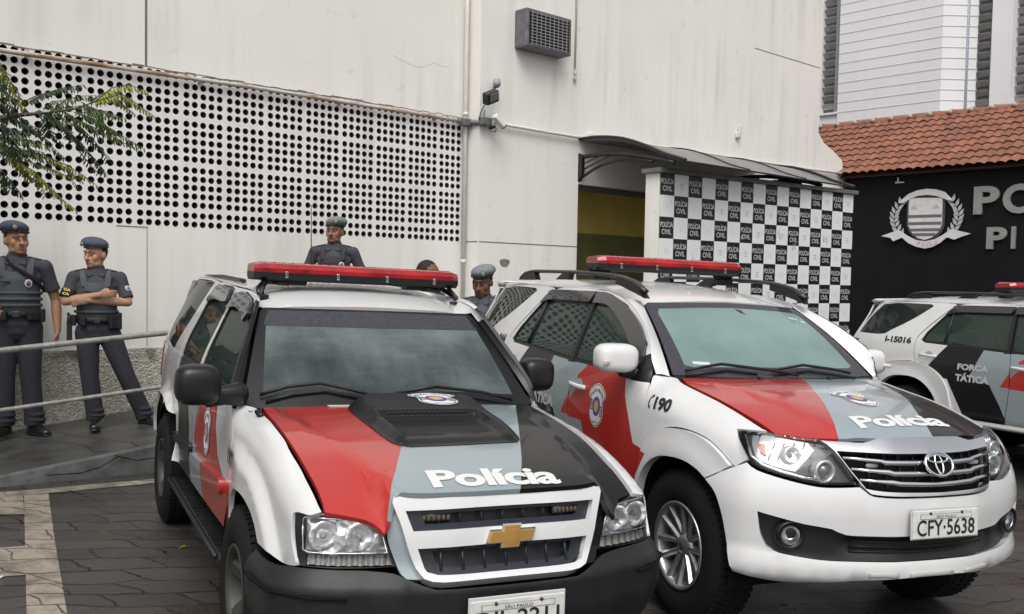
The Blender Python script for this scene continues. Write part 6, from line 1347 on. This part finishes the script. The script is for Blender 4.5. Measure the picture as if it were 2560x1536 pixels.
def add_hand(mb, wr, d, pn, side, curl, s=1.):
    """palm with four fingers and a thumb: d = pointing, pn = palm normal, side = thumb side"""
    wr, d, pn, side = Vector(wr), Vector(d).normalized(), Vector(pn).normalized(), Vector(side).normalized()
    mb.capsule([wr-d*.01, wr+d*.035*s, wr+d*.085*s], [(.026, .019), (.037*s, .016), (.036*s, .014)], 12, 0, side)
    for i, (o, L) in enumerate(((.027, .070), (.009, .078), (-.009, .073), (-.026, .058))):
        p = wr+d*.088*s+side*o*s; u = d.copy(); P = [p-d*.012, p]; a = curl[0]+i*curl[1]
        for k, f in enumerate((.45, .32, .25)):
            u = (u*math.cos(a)+pn*math.sin(a)*1.0); u.normalize(); p = p+u*L*f*s; P.append(p)
            # keep curling about the same axis
            ax = d.cross(pn); pn2 = u.cross(ax)*-1; pn_ = pn2 if pn2.dot(pn) > -2 else pn
            pn = pn if False else pn
        mb.capsule(P, [.0095, .0095, .0088, .008, .007], 8)
    t0 = wr+d*.025*s+side*.030*s; t1 = t0+(d*.6+side*.55+pn*.3).normalized()*.035*s; t2 = t1+(d*.85+side*.05+pn*.4).normalized()*.032*s
    mb.capsule([t0-side*.012, t0, t1, t2], [.014, .0135, .011, .0085], 8)
def person(label, loc, rot, S, sk, cfg, grp):
    root = thing('person', label, 'person', loc, rot, grp); root.scale = (S, S, S)
    skm = skin(*sk); yaw, pitch, roll = (math.radians(a) for a in cfg.get('head', (0, 0, 0))); lean = cfg.get('lean', 0.)
    Mh = Matrix.Translation((lean, 0, 1.50)) @ Matrix.Rotation(yaw, 4, 'Z') @ Matrix.Rotation(pitch, 4, 'X') @ Matrix.Rotation(roll, 4, 'Y') @ Matrix.Scale(1.10, 4) @ Matrix.Translation((0, 0, -1.538))
    mb = MB()
    mb.capsule([(0, 0, .97), (0, 0, 1.03), (lean*.5, -.01, 1.18), (lean, -.01, 1.32), (lean, .005, 1.42)], [(.155, .11), (.150, .105), (.160, .115), (.175, .118), (.12, .085)], 18, 0, (1, 0, 0))
    mb.capsule([(lean, .02, 1.40), (lean, .008, 1.56)], [.072, .063], 14)
    legs = cfg['legs']
    for hp, kn, an in legs: mb.capsule([hp, kn, an], [.085, .058, .042], 12)
    arms = cfg['arms']
    for A_ in arms:
        sh, el, wr = A_['j']; mb.capsule([sh, Vector(sh).lerp(Vector(el), .5), el], [.052, .047, .041], 12); mb.capsule([el, Vector(el).lerp(Vector(wr), .35), wr], [.041, .042, .027], 12)
        if 'hand' in A_: add_hand(mb, wr, *A_['hand'])
    n0 = len(mb.v); mb.M = Mh
    mb.ellipsoid((0, .012, 1.655), (.076, .095, .098), 0, 20, 14); mb.ellipsoid((0, -.022, 1.585), (.057, .066, .062), 0, 18, 12, .9); mb.ellipsoid((0, -.066, 1.548), (.026, .022, .020))
    mb.capsule([(0, -.086, 1.650), (0, -.098, 1.626), (0, -.110, 1.604)], [.008, .010, .0145], 8); mb.ellipsoid((.012, -.096, 1.602), (.010, .012, .008)); mb.ellipsoid((-.012, -.096, 1.602), (.010, .012, .008))
    mb.capsule([(-.045, -.072, 1.664), (-.018, -.085, 1.668), (.018, -.085, 1.668), (.045, -.072, 1.664)], .012, 8)
    for s_ in (-1, 1):
        mb.ellipsoid((s_*.040, -.054, 1.612), (.025, .024, .030)); mb.ellipsoid((s_*.078, .014, 1.630), (.010, .020, .031)); mb.ellipsoid((s_*.034, -.03, 1.56), (.026, .035, .022))
    mb.ellipsoid((0, -.084, 1.578), (.024, .012, .007)); mb.ellipsoid((0, -.082, 1.566), (.022, .012, .008))
    mb.M = Matrix(); blob('body', mb, .0062, 5, skm, root)
    # face features
    for s_ in (-1, 1): hd = MB(); hd.M = Mh; hd.ellipsoid((s_*.031, -.0785, 1.645), (.0125, .009, .0052), 0, 10, 6); hd.ellipsoid((s_*.031+cfg.get('gaze', 0)*.004, -.0850, 1.645), (.0052, .004, .0052), 1, 8, 6); hd.build('eye', [EYEW, EYED], root)
    for s_ in (-1, 1):
        hd = MB(); hd.M = Mh; hd.capsule([(s_*.014, -.0935, 1.668), (s_*.032, -.090, 1.674), (s_*.052, -.076, 1.668)], [.0027, .0034, .002], 6); hd.build('eyebrow', HAIR, root)
    hd = MB(); hd.M = Mh; hd.ellipsoid((0, -.0905, 1.5795), (.0235, .008, .0042)); hd.ellipsoid((0, -.0885, 1.5695), (.019, .009, .0052)); hd.build('lips', mat('lips_'+sk[0], tuple(c*k for c, k in zip(sk[1], (.82, .62, .62))), .5), root)
    hd = MB(); hd.M = Mh; hd.ellipsoid((0, .022, 1.668), (.0795, .092, .0965), 0, 20, 12)
    bm = hd.mesh('hair'); b_ = bmesh.new(); b_.from_mesh(bm); Mi = Mh.inverted()
    bmesh.ops.delete(b_, geom=[v for v in b_.verts if ((Mi @ v.co).y < -.028 and (Mi @ v.co).z < 1.722) or (Mi @ v.co).z < 1.60 or ((Mi @ v.co).y < .012 and (Mi @ v.co).z < 1.635)], context='VERTS'); b_.to_mesh(bm); b_.free(); link('hair', bm, root, HAIR)
    # shirt with short sleeves
    sc = cfg.get('shirt', CL_SHIRT); mb = MB()
    mb.capsule([(0, 0, .97), (0, 0, 1.05), (lean*.5, -.01, 1.18), (lean, -.01, 1.32), (lean, .002, 1.405)], [(.168, .122), (.160, .120), (.166, .128), (.172, .130), (.140, .095)], 20, 0, (1, 0, 0))
    mb.capsule([(lean-.145, .0, 1.405), (lean+.145, .0, 1.405)], [(.062, .058), (.062, .058)], 12, 0, (0, 1, 0))
    mb.capsule([(lean, .02, 1.41), (lean, .010, 1.478)], [(.092, .085), (.078, .074)], 14)
    for A_ in arms:
        sh, el, wr = A_['j']; m1 = Vector(sh).lerp(Vector(el), .45); m2 = Vector(sh).lerp(Vector(el), A_.get('sleeve', .80)); mb.capsule([sh, m1], [.062, .058], 12); mb.tube([m1, m2], [.058, .064], 14)
    blob('shirt', mb, .0085, 2, sc, root)
    mb = MB()   # open collar
    for s_ in (-1, 1):
        P = [(lean+s_*.012, -.092, 1.418), (lean+s_*.058, -.066, 1.462), (lean+s_*.066, .03, 1.50), (lean+s_*.074, .03, 1.465), (lean+s_*.085, -.062, 1.432), (lean+s_*.060, -.098, 1.405)]; mb.prism(P, (s_*.006, -.004, .006))
    mb.build('collar', sc, root)
    for s_ in (-1, 1): mb = MB(); mb.box((lean+s_*.135, .0, 1.468), (.10, .045, .012), 0, .004, Matrix.Rotation(s_*.22, 3, 'Y')); mb.build('shoulder_strap', sc, root)
    # ballistic vest
    vc = cfg.get('vest', CL_VEST); mb = MB()
    mb.tube([(0, 0, 1.035), (0, -.003, 1.10), (lean*.5, -.012, 1.2), (lean, -.012, 1.29), (lean, -.008, 1.345)], [(.176, .142), (.174, .148), (.174, .154), (.162, .154), (.140, .138)], 24, 0, True, (1, 0, 0))
    for s_ in (-1, 1): mb.capsule([(lean+s_*.095, -.125, 1.32), (lean+s_*.105, -.098, 1.40), (lean+s_*.108, -.01, 1.468), (lean+s_*.105, .09, 1.41), (lean+s_*.095, .115, 1.33)], [(.032, .012)]*5, 10, 0, (1, 0, 0))
    v_ = blob('vest', mb, .0085, 2, vc, root)
    for z in cfg.get('straps', (1.10, 1.17)):
        mb = MB(); mb.tube([(.19*math.sin(a)+lean*.4, -.157*math.cos(a)-.008, z) for a in [math.radians(-80+160*i/12) for i in range(13)]], [(.013, .004)]*13, 6, 0, True, (0, 0, 1)); mb.build('vest_strap', vc, v_)
    mb = MB(); mb.box((lean-.075, -.162, 1.272), (.075, .006, .014), 0, .002, Matrix.Rotation(-.2, 3, 'Z')); mb.build('name_tape', CL_BLK, v_)
    mb = MB(); R = Matrix.Rotation(.35, 3, 'Z'); mb.ellipsoid((lean+.092, -.152, 1.262), (.030, .008, .034), 0, 14, 8, 1, R); mb.ellipsoid((lean+.093, -.158, 1.262), (.018, .006, .022), 1, 12, 8, 1, R); mb.ellipsoid((lean+.094, -.162, 1.262), (.008, .005, .010), 2, 8, 6, 1, R); mb.build('chest_badge', [PATCH, PATCHD, B_RED], v_)
    if cfg.get('sling'):
        mb = MB(); mb.tube([(-.075, .03, 1.475), (-.075, -.07, 1.462), (-.02, -.150, 1.40), (.08, -.165, 1.335), (.17, -.12, 1.26), (.20, -.02, 1.20)], [(.019, .005)]*6, 8, 0, True, (0, -.3, 1)); mb.build('sling', CL_BLK, root)
    for A_ in arms:
        sh, el, wr = (Vector(p) for p in A_['j'])
        if A_.get('patch'): 
            c = sh.lerp(el, .42)+Vector(A_['patch'])*.060; mb = MB(); n_ = Vector(A_['patch']).normalized(); t_ = (el-sh).normalized(); u_ = t_.cross(n_); R = Matrix((u_, n_, t_)).transposed(); mb.ellipsoid(c, (.032, .008, .026), 0, 14, 8, .8, R); mb.ellipsoid(c+n_*.004, (.018, .007, .014), 1, 12, 8, 1, R); mb.build('sleeve_patch', A_.get('pm', [PATCH, PATCHD]), root)
        if A_.get('band'):
            mb = MB(); a, b = sh.lerp(el, .55), sh.lerp(el, .84); mb.tube([a, b], [.0645, .0675], 16); o = mb.build('armband', CL_BLK, root); n_ = Vector(A_['band']).normalized(); t_ = (sh-el).normalized(); n_ = (n_-t_*n_.dot(t_)).normalized(); u_ = t_.cross(n_)*-1; u_ = u_ if u_.x > 0 else -u_; mb = MB()
            for k, tx in ((.61, 'CA'), (.78, 'CA')): c = sh.lerp(el, k)+n_*.0695; blank_text(mb, tx, c-u_*.030+t_*-.011, u_*.06, t_*.022, 0, .03)
            mb.build('armband_letters', YEL, o, fix=False)
    # trousers, belt, boots
    if cfg.get('full', True):
        mb = MB(); mb.capsule([(-.05, 0, .93), (.05, 0, .93)], [(.125, .125)]*2, 14, 0, (0, 1, 0)); mb.tube([(0, 0, .80), (0, 0, .86), (0, 0, 1.0)], [(.10, .085), (.168, .118), (.163, .120)], 18, 0, True, (1, 0, 0))
        for hp, kn, an in legs:
            hp, kn, an = Vector(hp), Vector(kn), Vector(an); a1 = an+Vector((0, 0, -.01)); mb.capsule([hp, hp.lerp(kn, .5), kn], [.106, .094, .080], 14); mb.capsule([kn, kn.lerp(an, .4), kn.lerp(an, .85)], [.080, .079, .076], 14); mb.tube([kn.lerp(an, .8), a1], [.076, .080], 14)
            for q, rr_ in ((.80, .080), (.92, .083)): mb.ellipsoid(kn.lerp(an, q)+Vector((.012, -.01, 0)), (rr_, rr_*.97, .018))
        blob('trousers', mb, .009, 2, CL_TR, root)
        for (hp, kn, an), fd in zip(legs, cfg['feet']):
            an = Vector(an); f = Vector((math.sin(fd), -math.cos(fd), 0)); mb = MB(); z0 = an.z-.095
            mb.capsule([an+Vector((0, 0, .04)), an+Vector((0, 0, -.02))], [.050, .050], 12); b0 = Vector((an.x, an.y, z0+.045)); mb.capsule([b0-f*.05, b0+f*.06+Vector((0, 0, .004)), b0+f*.15-Vector((0, 0, .008)), b0+f*.185-Vector((0, 0, .012))], [(.040, .044), (.044, .050), (.048, .037), (.040, .030)], 14, 0, Vector((f.y, -f.x, 0)))
            o = blob('boot', mb, .007, 2, CL_BOOT, root); mb = MB(); mb.tube([b0-f*.085-Vector((0, 0, .033)), b0-f*.03-Vector((0, 0, .033)), b0+f*.12-Vector((0, 0, .033)), b0+f*.215-Vector((0, 0, .033))], [(.038, .010), (.043, .011), (.048, .011), (.03, .010)], 10, 0, True, Vector((f.y, -f.x, 0))); mb.build('boot_sole', RUB, o)
        mb = MB(); mb.tube([(0, 0, .985), (0, 0, 1.04)], [(.180, .142), (.182, .144)], 28, 0, True, (1, 0, 0)); bl = mb.build('duty_belt', CL_BLK, root)
        mb = MB(); mb.box((0, -.145, 1.012), (.055, .012, .05), 0, .006); mb.build('buckle', mat('buckle_dark', (.05, .05, .055), .35, .4), bl)
        for a, w_, h_ in cfg.get('pouches', ()):
            a = math.radians(a); c = Vector((.190*math.sin(a), -.155*math.cos(a), 1.0)); mb = MB(); mb.box(c, (w_, .045, h_), 0, .012, Matrix.Rotation(a, 3, 'Z')); mb.build('belt_pouch', CL_BLK, bl)
        if cfg.get('holster'):
            c = Vector(cfg['holster']); h = thing('holster', '', 'x', c); h.parent = bl; del h['label']; del h['category']
            mb = MB(); mb.box((0, 0, -.09), (.045, .075, .20), 0, .014); mb.box((.03, 0, .01), (.06, .05, .10), 0, .01); mb.build('holster_body', CL_BLK, h)
            mb = MB(); mb.capsule([(-.005, .03, .0), (-.008, .055, .065)], [(.022, .013)]*2, 10, 0, (0, 1, 0)); mb.box((-.004, -.01, .02), (.03, .09, .045), 0, .008); mb.build('pistol_grip', mat('gun_black', (.014, .014, .015), .4), h)
    # beret
    bc = cfg.get('beret')
    if bc:
        mb = MB(); mb.M = Mh; t = -1 if cfg.get('tilt', -1) < 0 else 1; R = Matrix.Rotation(math.radians(t*-10), 3, 'Y') @ Matrix.Rotation(math.radians(-4), 3, 'X')
        mb.ellipsoid((t*.012, .012, 1.730), (.102, .119, .055), 0, 24, 12, 1, R); mb.ellipsoid((0, .012, 1.712), (.086, .106, .032), 0, 24, 12); mb.ellipsoid((t*.055, .01, 1.728), (.062, .085, .030), 0, 18, 10, 1, R)
        o = blob('beret', mb, .007, 3, bc, root)
        mb = MB(); mb.M = Mh; mb.tube([(.0865*math.cos(2*math.pi*i/24), .012+.104*math.sin(2*math.pi*i/24), 1.696) for i in range(25)], .006, 6, 0, False); mb.build('beret_band', CL_BLK, o)
        mb = MB(); mb.M = Mh; mb.ellipsoid((t*.045, -.102, 1.725), (.017, .008, .019), 0, 12, 8); mb.build('beret_badge', mat('badge_pewter', (.22, .22, .18), .4, .4), o)
    return root
def face_cam(p, extra=0): return -math.atan2(p[0], p[1])+math.radians(extra)
GP = 'police officers standing by the wall'
def stand(lx=.095, rx=.095, spread=0): return [((-.088, 0, .90), (-.095, -.01, .49), (-lx, .01, .105)), ((.088, 0, .90), (.095, -.01, .49), (rx, .01, .105))]
# arms-crossed officer
p2 = wl(3.30, 9.20, rz(3.30)+.002)
person('officer with crossed arms, grey-blue beret and spread legs, looking left along the wall', p2, face_cam(p2), 1.0, ('fair', (.42, .235, .155)), dict(
    head=(-42, 3, 0), gaze=-1, lean=-.01, beret=BER_B, shirt=CL_SHIRT, vest=CL_VEST, straps=(1.09,), legs=[((-.085, 0, .90), (-.062, -.02, .49), (-.015, .0, .105)), ((.095, 0, .90), (.245, -.03, .50), (.415, .02, .105))], feet=[-.05, .55],
    arms=[dict(j=((-.195, .0, 1.40), (-.262, -.065, 1.180), (.015, -.215, 1.245)), hand=((.92, .12, .10), (.1, .9, -.2), (.1, -.1, 1), (.25, .03)), sleeve=.86, band=(-.25, -.97, 0)),
          dict(j=((.195, .0, 1.40), (.262, -.075, 1.178), (-.065, -.185, 1.195)), hand=((-.9, .10, -.12), (-.15, .6, -.6), (0, -.2, 1), (.35, .04)), sleeve=.86, patch=(.62, -.78, .0))],
    pouches=((-38, .06, .08), (42, .07, .13), (62, .06, .14), (84, .06, .16)), holster=(-.232, -.03, 1.0)), GP)
p1 = wl(2.72, 9.55, rz(2.72)+.002)
person('tall broad officer at the left picture edge with a sling strap across his slate vest', p1, face_cam(p1, -4), 1.105, ('tan', (.33, .175, .105)), dict(
    head=(24, -4, 0), gaze=1, beret=BER_B, shirt=CL_SHIRT, vest=CL_VEST, straps=(1.085, 1.135, 1.185), sling=True, legs=stand(.10, .125), feet=[-.35, .55],
    arms=[dict(j=((-.205, .0, 1.40), (-.33, .03, 1.15), (-.20, -.14, 1.04)), hand=((.8, -.1, -.25), (-.1, .8, 0), (.2, -.2, .9), (.5, .03)), sleeve=.8), dict(j=((.205, .0, 1.40), (.285, .035, 1.125), (.300, -.035, .875)), hand=((-.05, -.12, -1), (-.95, .1, 0), (.0, -1, 0), (.42, .05)), sleeve=.72)],
    pouches=((-30, .07, .08), (40, .10, .075), (75, .06, .11)), holster=(-.235, -.01, 1.0)), GP)
ARM = [dict(j=((-.200, .0, 1.40), (-.30, .03, 1.15), (-.30, -.05, .90)), hand=((0, -.1, -1), (.9, 0, 0), (0, -1, 0), (.4, .03)), sleeve=.78), dict(j=((.200, .0, 1.40), (.30, .03, 1.15), (.30, -.05, .90)), hand=((0, -.1, -1), (-.9, 0, 0), (0, -1, 0), (.4, .03)), sleeve=.78)]
p3 = wl(5.86, 9.25, rz(5.86)+.002)
person('officer in a grey beret standing behind the nearest vehicle, seen above its light bar', p3, face_cam(p3, -6), 1.045, ('brown', (.23, .115, .072)), dict(
    head=(-14, -3, 0), gaze=-1, tilt=1, beret=BER_G, shirt=CL_SHIRT, vest=CL_VEST2, straps=(1.15,), legs=stand(), feet=[-.3, .3], arms=ARM, pouches=((40, .07, .1),)), GP)
x4, y4 = -.285, 9.40; p4 = (x4, y4, zg(x4, y4))
person('officer in a grey beret looking down between the two vehicles', p4, face_cam(p4, -12), 1.072, ('deep', (.155, .075, .050)), dict(
    head=(-6, 14, 0), tilt=1, beret=BER_G, shirt=CL_SHIRT2, vest=mat('mid_grey_vest', (.055, .06, .07), .8, var=.2, vscale=12), straps=(1.15,), legs=stand(), feet=[-.3, .3], arms=[dict(ARM[0], patch=(-.75, -.66, 0), pm=[mat('patch_brown', (.20, .10, .06), .8), B_RED]), ARM[1]], pouches=((40, .07, .1),)), GP)
x5, y5 = -.845, 9.75; p5 = (x5, y5, zg(x5, y5))
person('bareheaded person with cropped hair, mostly hidden behind the light bar of the nearest vehicle', p5, face_cam(p5, 55), 1.10, ('warm', (.16, .075, .05)), dict(
    head=(15, 6, 0), shirt=CL_SHIRT, vest=CL_VEST2, straps=(), legs=stand(), feet=[-.3, .3], arms=ARM), None)
# ------------------------------------------------------------------ tree at the left, its branch reaching into the picture
LEAF = mat('acacia_leaf', (.055, .085, .022), .5); q = NB(LEAF); b = LEAF.node_tree.nodes['Principled BSDF']
LEAFD = mat('acacia_leaf_dark', (.034, .066, .030), .5, var=.3, vscale=5); LEAFY = mat('acacia_leaf_young', (.27, .28, .045), .5, var=.35, vscale=6); LEAFM = mat('acacia_leaf_mid', (.095, .145, .036), .5, var=.35, vscale=6)
for m_ in (LEAFD, LEAFY, LEAFM):   # thin leaves let light through
    q = NB(m_); b = m_.node_tree.nodes['Principled BSDF']; tl = q.add('ShaderNodeBsdfTranslucent'); src = b.inputs['Base Color'].links[0].from_socket; q.l.new(src, tl.inputs[0])
    q.l.new(q.add('ShaderNodeMixShader', i0=.35, i1=b.outputs[0], i2=tl.outputs[0]).outputs[0], [n for n in q.n if n.type == 'OUTPUT_MATERIAL'][0].inputs[0])
BARK = mat('grey_brown_bark', (.055, .045, .038), .9, var=.4, vscale=12, bump=.8, bscale=40)
rt = random.Random(21)
def unp(X, Y, dep):
    """a point of the branch, from its direction seen in the yard and its distance"""
    u = (X*.3774-1280)/FPX; v = -(90+Y*.3774-815)/FPX; d = R_*u+U_*v+F_; return Vector((0, 0, CAMZ))+d*(dep/d.y)
def leaf(mb, P, L0, mi, hang=.5, dens=.0185):
    """feathery compound leaf: a rachis with paired leaflets"""
    P = [Vector(p) for p in P]; tot = sum((b-a).length for a, b in zip(P, P[1:])); mb.tube(P, [.0035*(1-.6*i/(len(P)-1)) for i in range(len(P))], 5, 3)
    n = max(6, int(tot/dens)); sidev = None
    for i in range(n):
        s = (i+.6)/n*tot; k = 0
        while k < len(P)-2 and s > (P[k+1]-P[k]).length: s -= (P[k+1]-P[k]).length; k += 1
        d = (P[k+1]-P[k]).normalized(); p = P[k]+d*s; t = i/n
        ln = L0*(.55+.45*math.sin(math.pi*min(1, .15+.8*t)))*rt.uniform(.85, 1.15)
        for sg in (-1, 1):
            sd = d.cross(Vector((0, 0, 1)))
            sd = sd.normalized() if sd.length > .1 else Vector((1, 0, 0)); sd = (sd*sg+Vector((0, 0, -hang-.5*rt.random()))+d*.38+Vector((rt.uniform(-.3, .3), rt.uniform(-.3, .3), rt.uniform(-.15, .15)))).normalized()
            wv = (d*.9-sd*d.dot(sd)); wv = wv.normalized() if wv.length > .05 else Vector((0, 0, 1)); w_ = ln*.105; q1, q2, q3 = p+sd*ln*.18, p+sd*ln*.6, p+sd*ln; nn = sd.cross(wv)*ln*.05
            mb.raw([p, q1+wv*w_*.8, q2+wv*w_+nn, q3, q2-wv*w_+nn, q1-wv*w_*.8], [(0, 1, 2, 3, 4, 5)], mi, True)
tb = Vector((-5.35, 6.1, 0)); tb.z = zg(tb.x, tb.y)
TR = thing('tree', 'feathery acacia tree at the left edge, its leafy branch hanging before the holed wall', 'tree', tb)
mb = MB(); mb.M = Matrix.Translation(-tb)
TP = [tb+Vector((0, 0, -.1)), tb+Vector((.03, .02, .8)), tb+Vector((.10, .05, 1.6)), tb+Vector((.28, .02, 2.4))]
mb.tube(TP, [.17, .12, .105, .085], 14)
br = [[TP[3], Vector((-4.0, 5.75, 2.72)), unp(-150, 600, 5.6), unp(0, 548, 5.6), unp(120, 525, 5.6), unp(330, 510, 5.6), unp(520, 480, 5.6), unp(640, 430, 5.6)],
      [TP[3], Vector((-4.35, 5.7, 2.6)), unp(-160, 760, 5.4), unp(0, 745, 5.4), unp(60, 800, 5.4)], [TP[3], tb+Vector((.1, .4, 3.1)), tb+Vector((-.3, .9, 3.8))], [TP[2], tb+Vector((-.5, -.3, 2.7)), tb+Vector((-1.2, -.5, 3.3))], [TP[3], tb+Vector((.5, -.7, 3.2)), tb+Vector((.4, -1.3, 3.7))], [TP[3], tb+Vector((.2, .0, 3.3)), tb+Vector((.1, .1, 4.2))],
      [br_ for br_ in [TP[3]]]+[Vector((-4.2, 6.0, 3.0)), unp(-120, 300, 5.9), unp(0, 180, 5.9)]]
for P in br: mb.tube(P, [max(.004, .045*(1-i/(len(P)-1))**1.5) if i else .06 for i in range(len(P))], 8)
mb.build('trunk', BARK, TR)
mb = MB(); mb.M = Matrix.Translation(-tb)
LV_ = [([(640, 430), (740, 345), (850, 322), (985, 372)], 5.6, 2, .085, .9), ([(620, 440), (800, 385), (900, 445), (1030, 540)], 5.55, 2, .085, .8), ([(560, 488), (700, 500), (835, 552)], 5.6, 1, .08, .7), ([(500, 500), (650, 565), (800, 655), (960, 750)], 5.6, 1, .085, .6), ([(560, 492), (690, 580), (790, 690)], 5.5, 1, .08, .6),
       ([(190, 440), (280, 390), (400, 348), (560, 325)], 5.6, 0, .075, .6), ([(250, 515), (400, 590), (520, 690), (560, 745)], 5.5, 0, .11, .3), ([(520, 590), (600, 670), (690, 770), (715, 825)], 5.5, 0, .085, .5), ([(560, 740), (640, 830), (705, 915)], 5.5, 0, .075, .5), ([(0, 430), (100, 550), (250, 640), (330, 705)], 5.4, 0, .12, .35), ([(0, 180), (60, 290), (130, 400), (180, 505)], 5.3, 2, .085, .5),
       ([(0, 690), (200, 690), (350, 740), (430, 810)], 5.4, 1, .085, .7), ([(0, 745), (200, 765), (380, 820)], 5.4, 1, .085, .7), ([(300, 800), (450, 860), (560, 930), (645, 995)], 5.4, 2, .07, .6), ([(60, 800), (230, 900), (330, 1000), (430, 1100), (512, 1160)], 5.4, 2, .085, .6), ([(0, 880), (60, 950), (140, 1045)], 5.3, 0, .11, .4), ([(60, 690), (110, 800), (150, 900), (240, 960)], 5.4, 1, .08, .6), ([(0, 600), (90, 700), (120, 820)], 5.3, 0, .10, .5),
       ([(330, 510), (430, 430), (520, 400), (640, 395)], 5.6, 1, .075, .7), ([(330, 505), (300, 560), (330, 640), (420, 720)], 5.5, 0, .09, .5), ([(150, 700), (260, 800), (400, 850), (500, 930)], 5.45, 1, .075, .6), ([(430, 505), (520, 560), (600, 600), (680, 690)], 5.55, 1, .08, .6), ([(0, 330), (90, 420), (150, 480)], 5.4, 1, .09, .5), ([(-20, 540), (60, 620), (190, 640)], 5.3, 0, .11, .4)]
for P, dp, mi, L0, hg in LV_:
    leaf(mb, [unp(x, y, dp+.04*i) for i, (x, y) in enumerate(P)], L0*.66, mi, hg)
    for k in range(2):
        ox, oy, dd = rt.uniform(-60, 30), rt.uniform(-55, 60), rt.uniform(.1, .4); f_ = rt.uniform(.55, .9)
        leaf(mb, [unp(P[0][0]+ox+(x-P[0][0])*f_, P[0][1]+oy+(y-P[0][1])*f_*rt.uniform(.8, 1.15), dp+dd+.05*i) for i, (x, y) in enumerate(P)], L0*.58, rt.choice((mi, mi, 1)), hg)
for k in range(900):   # rest of the crown, out of view, enlarged to shade the left side
    th = rt.uniform(0, 2*math.pi); ph = rt.uniform(-.35, 1.2); r_ = 2.3*rt.random()**.45; c = tb+Vector((-.9, -.5, 3.6))+Vector((r_*math.cos(th)*math.cos(ph)*1.15, r_*math.sin(th)*math.cos(ph)*1.15, r_*math.sin(ph)*.85))
    if c.x > -.66*c.y-.3: continue
    d = Vector((math.cos(th), math.sin(th), rt.uniform(-.7, .2))).normalized(); L_ = rt.uniform(.35, .6); leaf(mb, [c, c+d*L_*.5, c+d*L_+Vector((0, 0, -.18*L_))], .13, rt.choice((0, 0, 1, 1, 2)), .6, .05)
mb.build('crown', [LEAFD, LEAFM, LEAFY, BARK], TR, fix=False)
# ------------------------------------------------------------------ litter on the stones
for i, (x, y, m_, l_) in enumerate(((-2.79, 5.28, PATCH, 'white scrap of paper on the dark stones beside the cream line'), (-2.02, 6.02, LEAFY, 'small yellow fallen leaf on the dark stones between the cream line and the vehicle'))):
    mb = MB(); P = [(.035*math.cos(a)*(1+.25*math.sin(3*a+i)), .018*math.sin(a)*(1+.2*math.cos(2*a)), .006+.004*math.sin(2*a)) for a in [k*2*math.pi/10 for k in range(10)]]; mb.prism(P, (0, 0, .002)); o = mb.build('paper_scrap' if i == 0 else 'fallen_leaf', m_); o.location = (x, y, zg(x, y)+.001); o.rotation_euler = (0, 0, .4+i); tag(o, l_, 'litter' if i == 0 else 'leaf')
